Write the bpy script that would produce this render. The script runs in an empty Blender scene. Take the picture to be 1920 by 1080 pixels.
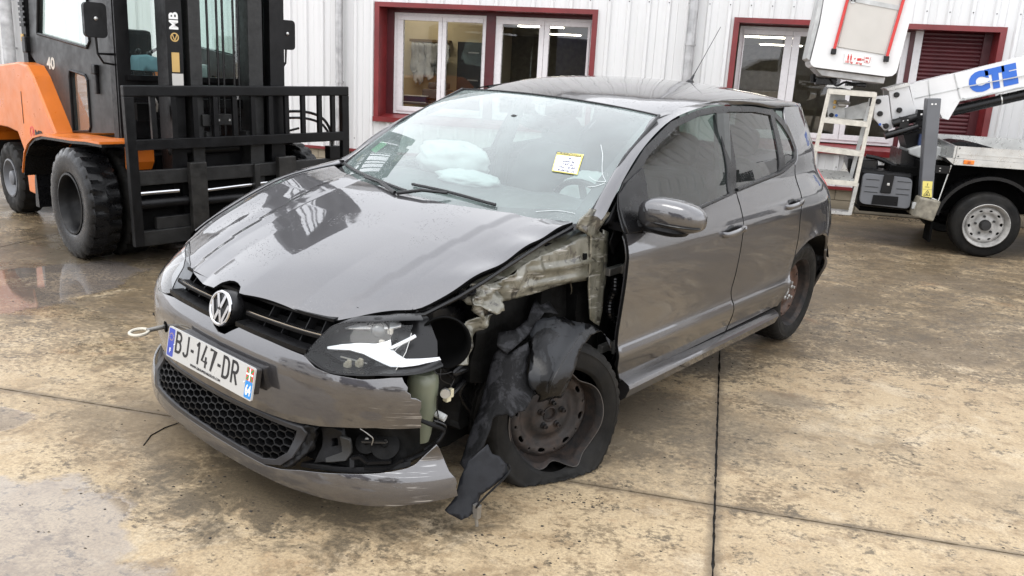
import bpy, bmesh, math, random
import numpy as np
from mathutils import Vector, Matrix, noise
from mathutils.geometry import delaunay_2d_cdt
random.seed(7)
SC = bpy.context.scene
COL = SC.collection
R = math.radians

# ------------------------------------------------------------------ camera, world, light, exposure
F_PX, CAM_H = 1577.76, 1.46985
CYAW, CPITCH, CROLL = 0.231335, 0.251487, -0.054026
def cam_matrix():
    cy, sy = math.cos(CYAW), math.sin(CYAW)
    f = Vector((-sy*math.cos(CPITCH), cy*math.cos(CPITCH), -math.sin(CPITCH)))
    r = Vector((cy, sy, 0)); d = f.cross(r)
    c, s = math.cos(CROLL), math.sin(CROLL)
    r2 = r*c + d*s; d2 = d*c - r*s
    m = Matrix((r2, -d2, -f)).transposed().to_4x4()
    m.translation = (0, 0, CAM_H)
    return m
cam = bpy.data.cameras.new('camera'); cam.sensor_width = 36; cam.lens = 36*F_PX/1920
cam.clip_start = .05; cam.clip_end = 600
camo = bpy.data.objects.new('camera', cam); COL.objects.link(camo); camo.matrix_world = cam_matrix()
SC.camera = camo

SUN_EL, SUN_AZ = R(62), R(215)       # azimuth measured from +Y towards +X
w = bpy.data.worlds.new('World'); SC.world = w; w.use_nodes = True
nt = w.node_tree; nt.nodes.clear()
o = nt.nodes.new('ShaderNodeOutputWorld'); bg = nt.nodes.new('ShaderNodeBackground')
sky = nt.nodes.new('ShaderNodeTexSky'); sky.sky_type = 'NISHITA'; sky.sun_disc = False
sky.sun_elevation = SUN_EL; sky.sun_rotation = SUN_AZ; sky.air_density = 1.; sky.dust_density = 4.; sky.ozone_density = 1.
hs = nt.nodes.new('ShaderNodeHueSaturation'); hs.inputs['Saturation'].default_value = .12
nt.links.new(sky.outputs[0], hs.inputs['Color'])
# overcast deck: even grey-white cloud with soft broad variation
tc = nt.nodes.new('ShaderNodeTexCoord'); nz = nt.nodes.new('ShaderNodeTexNoise')
nz.inputs['Scale'].default_value = 1.6; nz.inputs['Detail'].default_value = 4
nt.links.new(tc.outputs['Generated'], nz.inputs['Vector'])
cr = nt.nodes.new('ShaderNodeValToRGB')
cr.color_ramp.elements[0].position = .3; cr.color_ramp.elements[0].color = (8.6, 8.9, 9.6, 1)
cr.color_ramp.elements[1].position = .7; cr.color_ramp.elements[1].color = (11.6, 11.7, 12.1, 1)
nt.links.new(nz.outputs['Fac'], cr.inputs['Fac'])
mx = nt.nodes.new('ShaderNodeMix'); mx.data_type = 'RGBA'; mx.inputs[0].default_value = .88
nt.links.new(hs.outputs[0], mx.inputs[6]); nt.links.new(cr.outputs[0], mx.inputs[7])
nt.links.new(mx.outputs[2], bg.inputs['Color']); bg.inputs['Strength'].default_value = .15
nt.links.new(bg.outputs[0], o.inputs['Surface'])
sun = bpy.data.lights.new('sun', 'SUN'); sun.energy = .5; sun.angle = R(25); sun.color = (1, .97, .93)
suno = bpy.data.objects.new('sun', sun); COL.objects.link(suno)
sd = Vector((math.sin(SUN_AZ)*math.cos(SUN_EL), math.cos(SUN_AZ)*math.cos(SUN_EL), math.sin(SUN_EL)))
suno.rotation_euler = sd.to_track_quat('Z', 'Y').to_euler()
SC.view_settings.view_transform = 'Standard'; SC.view_settings.look = 'None'
SC.view_settings.gamma = 1; SC.view_settings.use_curve_mapping = False
SC.view_settings.exposure = 0.82
SC.cycles.max_bounces = 10; SC.cycles.transparent_max_bounces = 16

# ------------------------------------------------------------------ helpers
def tag(o, label=None, cat=None, group=None, kind=None):
    if label: o['label'] = label
    if cat: o['category'] = cat
    if group: o['group'] = group
    if kind: o['kind'] = kind
    return o
def empty(name, loc=(0,0,0), rz=0., label=None, cat=None, group=None, parent=None, mat=None):
    o = bpy.data.objects.new(name, None); COL.objects.link(o); o.empty_display_size = .1
    if mat is not None: o.matrix_world = mat
    else: o.location = loc; o.rotation_euler = (0, 0, rz)
    if parent is not None: o.parent = parent
    return tag(o, label, cat, group)
def mesh_obj(name, verts, faces, m, parent=None, smooth=False, angle=None, mats=None, mi=None):
    me = bpy.data.meshes.new(name)
    me.from_pydata([tuple(map(float, v)) for v in verts], [], [tuple(f) for f in faces])
    for q in (mats or [m]): me.materials.append(q)
    if mi is not None:
        for p, i in zip(me.polygons, mi): p.material_index = i
    if smooth:
        me.polygons.foreach_set('use_smooth', [True]*len(me.polygons))
        if angle: me.set_sharp_from_angle(angle=R(angle))
    me.update()
    o = bpy.data.objects.new(name, me); COL.objects.link(o)
    if parent is not None: o.parent = parent
    return o
class MB:
    """collects shapes, builds one mesh"""
    def __init__(s): s.v = []; s.f = []
    def add(s, v, f):
        n = len(s.v); s.v += [Vector(q) for q in v]; s.f += [tuple(i+n for i in q) for q in f]; return s
    def box(s, a, b, bev=0.):
        (x0,y0,z0),(x1,y1,z1) = a, b
        if x0 > x1: x0,x1 = x1,x0
        if y0 > y1: y0,y1 = y1,y0
        if z0 > z1: z0,z1 = z1,z0
        if bev <= 0:
            return s.add([(x0,y0,z0),(x1,y0,z0),(x1,y1,z0),(x0,y1,z0),(x0,y0,z1),(x1,y0,z1),(x1,y1,z1),(x0,y1,z1)],
                         [(0,3,2,1),(4,5,6,7),(0,1,5,4),(1,2,6,5),(2,3,7,6),(3,0,4,7)])
        d = min(bev, (x1-x0)/2.01, (y1-y0)/2.01, (z1-z0)/2.01)
        bm = bmesh.new(); bmesh.ops.create_cube(bm, size=1)
        for q in bm.verts: q.co = Vector(((x0+x1)/2+q.co.x*(x1-x0), (y0+y1)/2+q.co.y*(y1-y0), (z0+z1)/2+q.co.z*(z1-z0)))
        bmesh.ops.bevel(bm, geom=list(bm.edges), offset=d, segments=2, affect='EDGES', profile=.6)
        bm.verts.index_update()
        s.add([q.co.copy() for q in bm.verts], [[q.index for q in f.verts] for f in bm.faces]); bm.free(); return s
    def beam(s, p, q, w, h, up=(0,0,1)):
        p, q = Vector(p), Vector(q); d = (q-p).normalized(); up = Vector(up)
        if abs(d.dot(up)) > .98: up = Vector((1,0,0))
        r = d.cross(up).normalized(); u = r.cross(d)
        a = [c + r*i*w/2 + u*j*h/2 for c in (p,q) for i,j in ((-1,-1),(1,-1),(1,1),(-1,1))]
        return s.add(a, [(0,3,2,1),(4,5,6,7),(0,1,5,4),(1,2,6,5),(2,3,7,6),(3,0,4,7)])
    def tube(s, pts, r, n=10, cap=True):
        pts = [Vector(p) for p in pts]; N = len(pts); rr = r if isinstance(r, (list, tuple)) else [r]*N
        ring = []; u = None
        for i, p in enumerate(pts):
            d = ((pts[min(i+1,N-1)]-p).normalized() + (p-pts[max(i-1,0)]).normalized()).normalized() if 0 < i < N-1 else (pts[min(i+1,N-1)]-pts[max(i-1,0)]).normalized()
            if u is None:
                a = Vector((0,0,1)) if abs(d.z) < .9 else Vector((1,0,0)); u = d.cross(a).normalized()
            else: u = (u - d*u.dot(d)).normalized()
            w_ = d.cross(u)
            ring.append([p + (u*math.cos(t)+w_*math.sin(t))*rr[i] for t in [2*math.pi*k/n for k in range(n)]])
        v = [q for g in ring for q in g]; f = []
        for i in range(N-1):
            for k in range(n): f.append((i*n+k, i*n+(k+1)%n, (i+1)*n+(k+1)%n, (i+1)*n+k))
        if cap: f.append(tuple(range(n))[::-1]); f.append(tuple((N-1)*n+k for k in range(n)))
        return s.add(v, f)
    def lathe(s, prof, origin, axis, n=32, xf=None, closed=False):
        """prof: (radius, along-axis) list"""
        ax = Vector(axis).normalized(); a = Vector((0,0,1)) if abs(ax.z) < .9 else Vector((1,0,0))
        u = ax.cross(a).normalized(); w_ = ax.cross(u); o = Vector(origin); v = []; f = []
        for r, t in prof:
            for k in range(n):
                th = 2*math.pi*k/n; p = o + ax*t + (u*math.cos(th)+w_*math.sin(th))*r
                v.append(p)
        m = len(prof)
        for i in range(m-1 if not closed else m):
            j = (i+1) % m
            for k in range(n): f.append((i*n+k, j*n+k, j*n+(k+1)%n, i*n+(k+1)%n))
        return s.add(v, f)
    def prism(s, poly, fr, to, plane='xz'):
        """extrude 2D polygon between two values of the third axis"""
        def P(a, b, c):
            return {'xz': (a, c, b), 'xy': (a, b, c), 'yz': (c, a, b)}[plane]
        n = len(poly); v = [P(a, b, fr) for a, b in poly] + [P(a, b, to) for a, b in poly]
        f = [tuple(range(n)), tuple(range(2*n-1, n-1, -1))] + [(i, (i+1)%n, n+(i+1)%n, n+i) for i in range(n)]
        k = len(s.v); s.add(v, [])
        bm = bmesh.new(); bv = [bm.verts.new(q) for q in v]
        for q in f:
            try: bm.faces.new([bv[i] for i in q])
            except ValueError: pass
        bmesh.ops.recalc_face_normals(bm, faces=list(bm.faces))
        bmesh.ops.triangulate(bm, faces=[q for q in bm.faces if len(q.verts) > 4], ngon_method='EAR_CLIP')
        bm.verts.index_update()
        s.f += [tuple(q.index+k for q in fc.verts) for fc in bm.faces]; bm.free(); return s
    def ell(s, c, r, n=14, m=8, pw=1.):
        v = []; f = []
        for i in range(m+1):
            ph = math.pi*i/m
            for k in range(n):
                th = 2*math.pi*k/n
                g = lambda t: math.copysign(abs(t)**pw, t)
                v.append((c[0]+r[0]*g(math.sin(ph))*g(math.cos(th)), c[1]+r[1]*g(math.sin(ph))*g(math.sin(th)), c[2]+r[2]*g(math.cos(ph))))
        for i in range(m):
            for k in range(n): f.append((i*n+k, i*n+(k+1)%n, (i+1)*n+(k+1)%n, (i+1)*n+k))
        return s.add(v, f)
    def xform(s, M): s.v = [M @ q for q in s.v]; return s
    def build(s, name, m, parent=None, smooth=False, angle=40, bevel=0.):
        o = mesh_obj(name, s.v, s.f, m, parent, smooth, angle)
        if bevel:
            md = o.modifiers.new('bevel', 'BEVEL'); md.width = bevel; md.segments = 2; md.limit_method = 'ANGLE'; md.angle_limit = R(40)
        return o
def copy_tree(o, parent=None):
    c = o.copy(); COL.objects.link(c)
    if parent is not None: c.parent = parent
    for ch in list(o.children): copy_tree(ch, c)
    return c
def crm(pts, k=6, closed=False):
    """Catmull-Rom through points (any dimension)"""
    P = [np.array(p, float) for p in pts]; n = len(P); out = []
    rng = range(n) if closed else range(n-1)
    for i in rng:
        if closed: a, b, c, d = P[i-1], P[i], P[(i+1)%n], P[(i+2)%n]
        else: a, b, c, d = P[max(i-1,0)], P[i], P[i+1], P[min(i+2,n-1)]
        for j in range(k):
            t = j/k
            out.append(.5*((2*b)+(-a+c)*t+(2*a-5*b+4*c-d)*t*t+(-a+3*b-3*c+d)*t**3))
    if not closed: out.append(P[-1])
    return [tuple(q) for q in out]
def densify(poly, step, closed=True):
    out = []; n = len(poly)
    for i in range(n if closed else n-1):
        a, b = np.array(poly[i], float), np.array(poly[(i+1)%n], float); L = np.linalg.norm(b-a); k = max(1, int(math.ceil(L/step)))
        for j in range(k): out.append(tuple(a+(b-a)*j/k))
    if not closed: out.append(tuple(poly[-1]))
    return out
def pip(px, py, poly):
    ins = np.zeros(len(px), bool); n = len(poly); P = np.array(poly)
    for i in range(n):
        x0, y0 = P[i]; x1, y1 = P[(i+1)%n]
        c = ((y0 > py) != (y1 > py))
        if y1 != y0: ins ^= c & (px < (x1-x0)*(py-y0)/(y1-y0)+x0)
    return ins
def area(p): return .5*sum(p[i][0]*p[(i+1)%len(p)][1]-p[(i+1)%len(p)][0]*p[i][1] for i in range(len(p)))
def tri2d(poly, step, holes=()):
    """triangulate polygon (with holes) with interior grid; returns 2D verts, tris, boundary loops"""
    poly = list(poly)
    if area(poly) < 0: poly = poly[::-1]
    loops = [densify(poly, step)] + [densify(h, step) for h in holes]
    V = []; Eg = []
    for lp in loops:
        b = len(V); V += lp; Eg += [(b+i, b+(i+1)%len(lp)) for i in range(len(lp))]
    bx = np.array(loops[0]); x0, y0 = bx.min(0); x1, y1 = bx.max(0)
    gx, gy = np.meshgrid(np.arange(x0+step*.5, x1, step), np.arange(y0+step*.5, y1, step)); gx = gx.ravel(); gy = gy.ravel()
    ok = pip(gx, gy, loops[0])
    for h in loops[1:]: ok &= ~pip(gx, gy, h)
    gx, gy = gx[ok], gy[ok]
    if len(gx):
        BV = np.array(V); d = np.sqrt(((gx[:, None]-BV[None, :, 0])**2 + (gy[:, None]-BV[None, :, 1])**2).min(1))
        k = d > step*.42; gx, gy = gx[k], gy[k]
    V2 = [Vector(v) for v in V] + [Vector((a, b)) for a, b in zip(gx, gy)]
    vo, eo, fo, ov, oe, of = delaunay_2d_cdt(V2, Eg, [], 0, 1e-6)
    vo = np.array([tuple(v) for v in vo]); fo = [f for f in fo if len(f) >= 3]
    cx = np.array([vo[list(f)].mean(0) for f in fo])
    ok = pip(cx[:, 0], cx[:, 1], loops[0])
    for h in loops[1:]: ok &= ~pip(cx[:, 0], cx[:, 1], h)
    tris = [f for f, k in zip(fo, ok) if k]
    return vo, tris
def panel(name, F, poly, m, parent, holes=(), step=.03, off=0., thick=.012, mirror=False, flip=False, rim=.0012, disp=None, smooth=True, edge_mat=None):
    """curved sheet: polygon in the surface's own parameters, laid on F, edges rolled inwards"""
    v2, tris = tri2d(poly, step, holes)
    def ev(v): return F(v[:, 0], v[:, 1])
    P = ev(v2); e = 1e-3
    Pu = (ev(v2+[e, 0])-ev(v2-[e, 0])); Pv = (ev(v2+[0, e])-ev(v2-[0, e]))
    N = np.cross(Pu, Pv); N /= np.maximum(np.linalg.norm(N, axis=1), 1e-12)[:, None]
    if flip: N = -N
    if disp is not None:
        dv = lambda du, dv_: np.array([disp(a+du, b+dv_) for a, b in v2])[:, None]
        Pu = Pu + N*(dv(e, 0)-dv(-e, 0)); Pv = Pv + N*(dv(0, e)-dv(0, -e)); sgn = -1. if flip else 1.
        P = P + N*dv(0, 0); N = np.cross(Pu, Pv)*sgn; N /= np.maximum(np.linalg.norm(N, axis=1), 1e-12)[:, None]
    P = P + N*off
    f = [t if not flip else t[::-1] for t in tris]
    # orientation of triangles: delaunay gives CCW -> normal Pu x Pv
    cnt = {}
    for t in f:
        for i in range(len(t)):
            a, b = t[i], t[(i+1) % len(t)]; cnt[(a, b)] = 1
    bd = [(a, b) for (a, b) in cnt if (b, a) not in cnt]
    V = [Vector(p) for p in P]; Fc = list(f); VN = [Vector(q) for q in N]
    if thick > 0:
        outd = {}
        for a, b in bd:
            t = (V[b]-V[a]); n_ = Vector(N[a])
            o_ = t.cross(n_)
            if o_.length > 1e-12:
                o_.normalize()
                for q in (a, b): outd[q] = outd.get(q, Vector()) + o_
        m1, m2 = {}, {}
        for q, o_ in outd.items():
            if o_.length > 1e-9: o_ = o_.normalized()
            n_ = Vector(N[q])
            m1[q] = len(V); V.append(V[q] + o_*rim - n_*rim); VN.append((o_*1.2+n_).normalized())
            m2[q] = len(V); V.append(V[q] + o_*rim - n_*(rim+thick)); VN.append(o_.normalized() if o_.length > 0 else n_)
        for a, b in bd:
            Fc += [(b, a, m1[a], m1[b]), (m1[b], m1[a], m2[a], m2[b])]
    if mirror:
        V = [Vector((q.x, -q.y, q.z)) for q in V]; Fc = [t[::-1] for t in Fc]; VN = [Vector((q.x, -q.y, q.z)) for q in VN]
    mi = [0]*len(f)+[1]*(len(Fc)-len(f)) if edge_mat is not None else None
    o = mesh_obj(name, V, Fc, m, parent, smooth, 50, mats=[m, edge_mat] if edge_mat is not None else None, mi=mi)
    if smooth: o.data.normals_split_custom_set_from_vertices([tuple(q) for q in VN])      # the surface's own normals
    return o
VX, VY = Vector((.57, -.82, 0)).normalized(), Vector((.82, .57, 0)).normalized()
def shard(name, pts, m, parent, thick=.004, step=.02, crumple=0., fs=18., seed=0, bulge=0., axis='y', relief=None):
    """torn sheet: outline in 3D (free axis = y), relief from noise, real thickness"""
    P3 = np.array(pts, float); diag = axis == 'd'
    if diag:      # sheet that faces obliquely forward: work in its own frame
        P3 = np.stack([P3[:, 0]*VX.x+P3[:, 1]*VX.y, P3[:, 0]*VY.x+P3[:, 1]*VY.y, P3[:, 2]], 1); axis = 'y'
    ij, k = {'y': ((0, 2), 1), 'z': ((0, 1), 2), 'x': ((1, 2), 0)}[axis]
    poly = [tuple(p) for p in P3[:, ij]]
    v2, tris = tri2d(poly, step)
    d = ((v2[:, None, :]-P3[None][:, :, ij])**2).sum(2)+1e-5
    def basis(q, c=P3[:, ij].mean(0)): x, y = q[:, 0]-c[0], q[:, 1]-c[1]; return np.stack([np.ones_like(x), x, y, x*x, x*y, y*y], 1)
    A_ = basis(P3[:, ij]); reg = np.diag([0, 0, 0, 1e-5, 1e-5, 1e-5])
    val = basis(v2) @ np.linalg.solve(A_.T @ A_+reg+1e-9*np.eye(6), A_.T @ P3[:, k])
    dm = np.sqrt(d.min(1))
    V = []
    for a, q, dd in zip(v2, val, dm):
        n_ = noise.noise(Vector((a[0]*fs+seed, a[1]*fs, seed*1.7)))*crumple + noise.noise(Vector((a[0]*fs*2.7, a[1]*fs*2.7+seed, 3.)))*crumple*.4
        q = q + n_ + bulge*min(1, dd/.08) + (relief(a[0], a[1]) if relief else 0)
        r = [0, 0, 0]; r[ij[0]] = a[0]; r[ij[1]] = a[1]; r[k] = q; V.append(Vector(r))
    if diag: V = [VX*q.x+VY*q.y+Vector((0, 0, q.z)) for q in V]
    o = mesh_obj(name, V, tris, m, parent, True, 60)
    md = o.modifiers.new('thickness', 'SOLIDIFY'); md.thickness = thick; md.offset = 0
    return o
def text_obj(name, s, size, M, m, parent=None, ext=.0006, sx=1., bold=0., align='CENTER', space=1.):
    cu = bpy.data.curves.new(name, 'FONT'); cu.body = s; cu.size = size; cu.extrude = ext; cu.align_x = align; cu.align_y = 'CENTER'; cu.offset = bold; cu.space_character = space; cu.resolution_u = 4
    t = bpy.data.objects.new(name, cu); COL.objects.link(t)
    dg = bpy.context.evaluated_depsgraph_get(); me = bpy.data.meshes.new_from_object(t.evaluated_get(dg)); bpy.data.objects.remove(t)
    me.materials.clear(); me.materials.append(m)
    me.transform(M @ Matrix.Diagonal((sx, 1, 1, 1)))
    o = bpy.data.objects.new(name, me); COL.objects.link(o); o.parent = parent
    return o
def frame_m(origin, right, up):
    r = Vector(right).normalized(); u = Vector(up); u = (u - r*u.dot(r)).normalized(); n = r.cross(u)
    m = Matrix((r, u, n)).transposed().to_4x4(); m.translation = Vector(origin); return m
def rrect(x0, x1, y0, y1, r, n=4):
    out = []
    for cx_, cy_, a in ((x1-r, y0+r, -90), (x1-r, y1-r, 0), (x0+r, y1-r, 90), (x0+r, y0+r, 180)):
        out += [(cx_+r*math.cos(R(a+90*i/n)), cy_+r*math.sin(R(a+90*i/n))) for i in range(n+1)]
    return out
def arc(cx, cz, r, a0, a1, n): return [(cx+r*math.cos(R(a0+(a1-a0)*i/n)), cz+r*math.sin(R(a0+(a1-a0)*i/n))) for i in range(n+1)]
# ---- smooth 1D/2D interpolation (cubic Hermite, finite-difference tangents) ----
def h1(xs, ys, x):
    xs = np.asarray(xs, float); ys = np.asarray(ys, float); x = np.asarray(x, float)
    n = len(xs); d = np.diff(ys, axis=0); hx = np.diff(xs)
    s = d / (hx if ys.ndim == 1 else hx[:, None])
    m = np.zeros_like(ys); m[0] = s[0]; m[-1] = s[-1]
    if n > 2:
        w = hx[:-1] / (hx[:-1] + hx[1:])
        w = w if ys.ndim == 1 else w[:, None]
        m[1:-1] = s[:-1] * (1 - w) + s[1:] * w
        m[1:-1] = np.where(s[:-1] * s[1:] < 0, m[1:-1] * .35, m[1:-1])
    i = np.clip(np.searchsorted(xs, x) - 1, 0, n - 2)
    h = xs[i + 1] - xs[i]; t = (x - xs[i]) / h
    lo = t < 0; hi = t > 1
    tc = np.clip(t, 0, 1)
    a = 2*tc**3 - 3*tc**2 + 1; b = tc**3 - 2*tc**2 + tc; c = -2*tc**3 + 3*tc**2; e = tc**3 - tc**2
    if ys.ndim > 1: a, b, c, e, hh = (q[:, None] for q in (a, b, c, e, h))
    else: hh = h
    r = a*ys[i] + b*hh*m[i] + c*ys[i+1] + e*hh*m[i+1]
    ex = np.where(lo, x - xs[0], np.where(hi, x - xs[-1], 0.))
    mm = np.where(lo if ys.ndim == 1 else lo[:, None], m[0], m[-1])
    return r + mm * (ex if ys.ndim == 1 else ex[:, None])
SZ = [.16, .24, .30, .36, .42, .445, .485, .52, .62, .72, .80, .852, .885, .93, .97, 1.0, 1.1, 1.2, 1.3, 1.36, 1.40]
SY = [.765, .785, .802, .822, .840, .842, .829, .827, .832, .836, .835, .831, .820, .795, .765, .745, .712, .665, .612, .578, .545]
SXD = [-3.2, -3.1, -3.0, -2.85, -2.7, -2.47, -2.2, -1.4, -.8, -.4, .0, .3, .5, .62]
SD0 = [-.55, -.33, -.17, -.075, -.03, -.004, 0., 0., 0., -.004, -.012, -.025, -.06, -.12]   # low body
SD1 = [-.62, -.40, -.25, -.14, -.08, -.035, -.01, 0., 0., 0., -.01, -.03, -.07, -.13]       # greenhouse
def side_y(x, z):
    x = np.atleast_1d(np.asarray(x, float)); z = np.atleast_1d(np.asarray(z, float))
    w = np.clip((z - .68) / .27, 0, 1)
    y = h1(SZ, SY, z) + h1(SXD, SD0, x) * (1 - w) + h1(SXD, SD1, x) * w
    # flare round the rear wheel
    r = np.hypot(x + 2.47, z - .30)
    y = y + .012 * np.exp(-((r - .36) / .05) ** 2) * (z > .0)
    return y
def SIDE(a, b):
    return np.stack([np.atleast_1d(a).astype(float), side_y(a, b), np.atleast_1d(b).astype(float)], 1)
HX = [-.36, -.2, 0., .2, .4, .55, .62, .68, .74, .80]
HZ = [1.005, .985, .948, .895, .838, .790, .763, .735, .702, .655]
HY = [0., .2, .4, .50, .545, .6, .66, .72]
def hood_z(x, y):
    x = np.atleast_1d(np.asarray(x, float)); yy = np.atleast_1d(np.asarray(y, float)); ay = np.abs(yy)
    drop = h1(HY, [0., -.001, -.006, -.010, -.016, -.021, -.025, -.040], ay)
    k = np.clip((x + .36) / .9, 0, 1)
    # plan-view curve: the nose wraps back towards the corners
    xe = x + .10 * np.clip(ay / .6, 0, 1.15) ** 3 * np.clip((x) / .5, 0, 1) + .05 * np.clip(ay / .25, 0, 1) ** 1.5 * np.clip((x - .2) / .4, 0, 1)
    return h1(HX, HZ, xe) + drop * (.45 + .55 * k) + .030 * np.clip((-yy - .35) / .3, 0, 1) * np.clip((x + .3) / .4, 0, 1)
def HOOD(a, b):
    return np.stack([np.atleast_1d(a).astype(float), np.atleast_1d(b).astype(float), hood_z(a, b)], 1)
RX = [-.93, -1.1, -1.3, -1.5, -1.8, -2.1, -2.4, -2.65, -2.85][::-1]
RZ = [1.352, 1.392, 1.424, 1.441, 1.447, 1.441, 1.420, 1.388, 1.345][::-1]
def roof_z(x, y):
    x = np.atleast_1d(np.asarray(x, float)); ay = np.abs(np.atleast_1d(np.asarray(y, float)))
    return h1(RX, RZ, x) + h1([0., .2, .35, .45, .52, .57, .62], [0., -.004, -.014, -.026, -.042, -.062, -.095], ay)
def ROOF(a, b):
    return np.stack([np.atleast_1d(a).astype(float), np.atleast_1d(b).astype(float), roof_z(a, b)], 1)
# front end: s = signed arc position round the nose (0 = centre, + = car's left), z = height
FS = [0., .2, .4, .55, .66, .76, .86, .98, 1.1]
FX = [.800, .793, .770, .728, .675, .605, .520, .405, .285]
FY = [0., .200, .400, .550, .655, .731, .786, .819, .828]
FZ = [.05, .10, .14, .17, .20, .25, .33, .40, .44, .50, .56, .60, .64, .70, .76]
FO_ = [-.06, .010, .034, .040, .040, .032, .002, .012, .016, .018, .012, -.004, -.030, -.085, -.16]
def FRONT(s, z):
    s = np.atleast_1d(np.asarray(s, float)); z = np.atleast_1d(np.asarray(z, float)); a = np.abs(s); sg = np.where(s < 0, -1., 1.)
    x = h1(FS, FX, a); y = h1(FS, FY, a)
    e = 1e-3; tx = (h1(FS, FX, a + e) - x); ty = (h1(FS, FY, a + e) - y); L = np.hypot(tx, ty)
    nx, ny = ty / L, -tx / L
    o = h1(FZ, FO_, z)
    return np.stack([x + nx * o, (y + ny * o) * sg, z], 1)
# windscreen: a across (-1..1), b up (0..1)
def WS(a, b):
    a = np.atleast_1d(np.asarray(a, float)); b = np.atleast_1d(np.asarray(b, float))
    yb, yt = .70, .575
    y = a * (yb * (1 - b) + yt * b)
    x0 = -.06 - .22 * np.abs(a) ** 2.2; x1 = -.945 - .0 * a
    z0 = .93 + .035 * np.abs(a) ** 2; z1 = 1.352 - .022 * np.abs(a) ** 2.2
    x = x0 * (1 - b) + x1 * b; z = z0 * (1 - b) + z1 * b
    k = 4 * b * (1 - b) * .032
    return np.stack([x + k * .45, y, z + k * .9], 1)
# ------------------------------------------------------------------ materials
class NT:
    def __init__(s, name):
        s.m = bpy.data.materials.new(name); s.m.use_nodes = True; s.t = s.m.node_tree; s.n = s.t.nodes; s.n.clear()
        s.out = s.n.new('ShaderNodeOutputMaterial'); s.p = s.n.new('ShaderNodeBsdfPrincipled'); s.t.links.new(s.p.outputs[0], s.out.inputs[0])
    def l(s, a, b): s.t.links.new(a, b)
    def coord(s, which='Object', scale=(1,1,1), rot=(0,0,0), loc=(0,0,0)):
        if which == 'World': g = s.n.new('ShaderNodeNewGeometry').outputs['Position']
        else: g = s.n.new('ShaderNodeTexCoord').outputs[which]
        mp = s.n.new('ShaderNodeMapping'); mp.inputs['Scale'].default_value = scale; mp.inputs['Rotation'].default_value = rot; mp.inputs['Location'].default_value = loc
        s.l(g, mp.inputs[0]); return mp.outputs[0]
    def noise(s, vec, scale, detail=4, rough=.55, dist=0.):
        q = s.n.new('ShaderNodeTexNoise'); q.inputs['Scale'].default_value = scale; q.inputs['Detail'].default_value = detail
        q.inputs['Roughness'].default_value = rough; q.inputs['Distortion'].default_value = dist
        if vec is not None: s.l(vec, q.inputs['Vector'])
        return q.outputs['Fac']
    def voro(s, vec, scale, feature='F1', rnd=1.):
        q = s.n.new('ShaderNodeTexVoronoi'); q.feature = feature; q.inputs['Scale'].default_value = scale; q.inputs['Randomness'].default_value = rnd
        if vec is not None: s.l(vec, q.inputs['Vector'])
        return q.outputs['Distance']
    def ramp(s, fac, stops, interp='LINEAR'):
        q = s.n.new('ShaderNodeValToRGB'); q.color_ramp.interpolation = interp
        while len(q.color_ramp.elements) < len(stops): q.color_ramp.elements.new(.5)
        for e, (p, c) in zip(q.color_ramp.elements, stops):
            e.position = p; e.color = (c, c, c, 1) if isinstance(c, (int, float)) else (*c, 1)
        s.l(fac, q.inputs[0]); return q.outputs[0]
    def mix(s, fac, a, b, mode='MIX'):
        q = s.n.new('ShaderNodeMix'); q.data_type = 'RGBA'; q.blend_type = mode
        for i, v in ((0, fac), (6, a), (7, b)):
            if isinstance(v, (int, float)): q.inputs[i].default_value = v if i == 0 else (v, v, v, 1)
            elif isinstance(v, tuple): q.inputs[i].default_value = (*v, 1)
            else: s.l(v, q.inputs[i])
        return q.outputs[2]
    def math(s, op, a, b=0., clamp=False):
        q = s.n.new('ShaderNodeMath'); q.operation = op; q.use_clamp = clamp
        for i, v in ((0, a), (1, b)):
            if isinstance(v, (int, float)): q.inputs[i].default_value = v
            else: s.l(v, q.inputs[i])
        return q.outputs[0]
    def bump(s, h, strength=.3, dist=.01, prev=None):
        q = s.n.new('ShaderNodeBump'); q.inputs['Strength'].default_value = strength; q.inputs['Distance'].default_value = dist
        s.l(h, q.inputs['Height'])
        if prev is not None: s.l(prev, q.inputs['Normal'])
        return q.outputs[0]
    def set(s, **k):
        for a, v in k.items():
            a = {'base': 'Base Color', 'rough': 'Roughness', 'metal': 'Metallic', 'normal': 'Normal', 'coat': 'Coat Weight', 'coat_rough': 'Coat Roughness', 'spec': 'Specular IOR Level', 'coat_normal': 'Coat Normal', 'trans': 'Transmission Weight', 'emit': 'Emission Color', 'emit_s': 'Emission Strength', 'alpha': 'Alpha'}.get(a, a)
            if isinstance(v, (int, float)): s.p.inputs[a].default_value = v
            elif isinstance(v, tuple): s.p.inputs[a].default_value = (*v, 1) if len(v) == 3 else v
            else: s.l(v, s.p.inputs[a])
        return s
def plain(name, col, rough=.5, metal=0., var=.25, scale=6., bump=0., bscale=60., coat=0., which='Object', spec=.5, wet=0.):
    q = NT(name); c = q.coord(which); n_ = q.noise(c, scale, 5); col = tuple(v*.88 for v in col)
    f = q.ramp(n_, [(.3, 1-var), (.7, 1+var*.5)])
    base = q.mix(1., tuple(col), f, 'MULTIPLY')
    q.set(base=base, metal=metal, coat=coat, coat_rough=.08, spec=spec)
    n2 = q.noise(c, scale*3.1, 3)
    q.set(rough=q.ramp(n2, [(.3, max(0., rough-.1-wet)), (.7, min(1., rough+.1))]))
    if bump: q.set(normal=q.bump(q.noise(c, bscale, 3), bump, .004))
    return q.m
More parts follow.
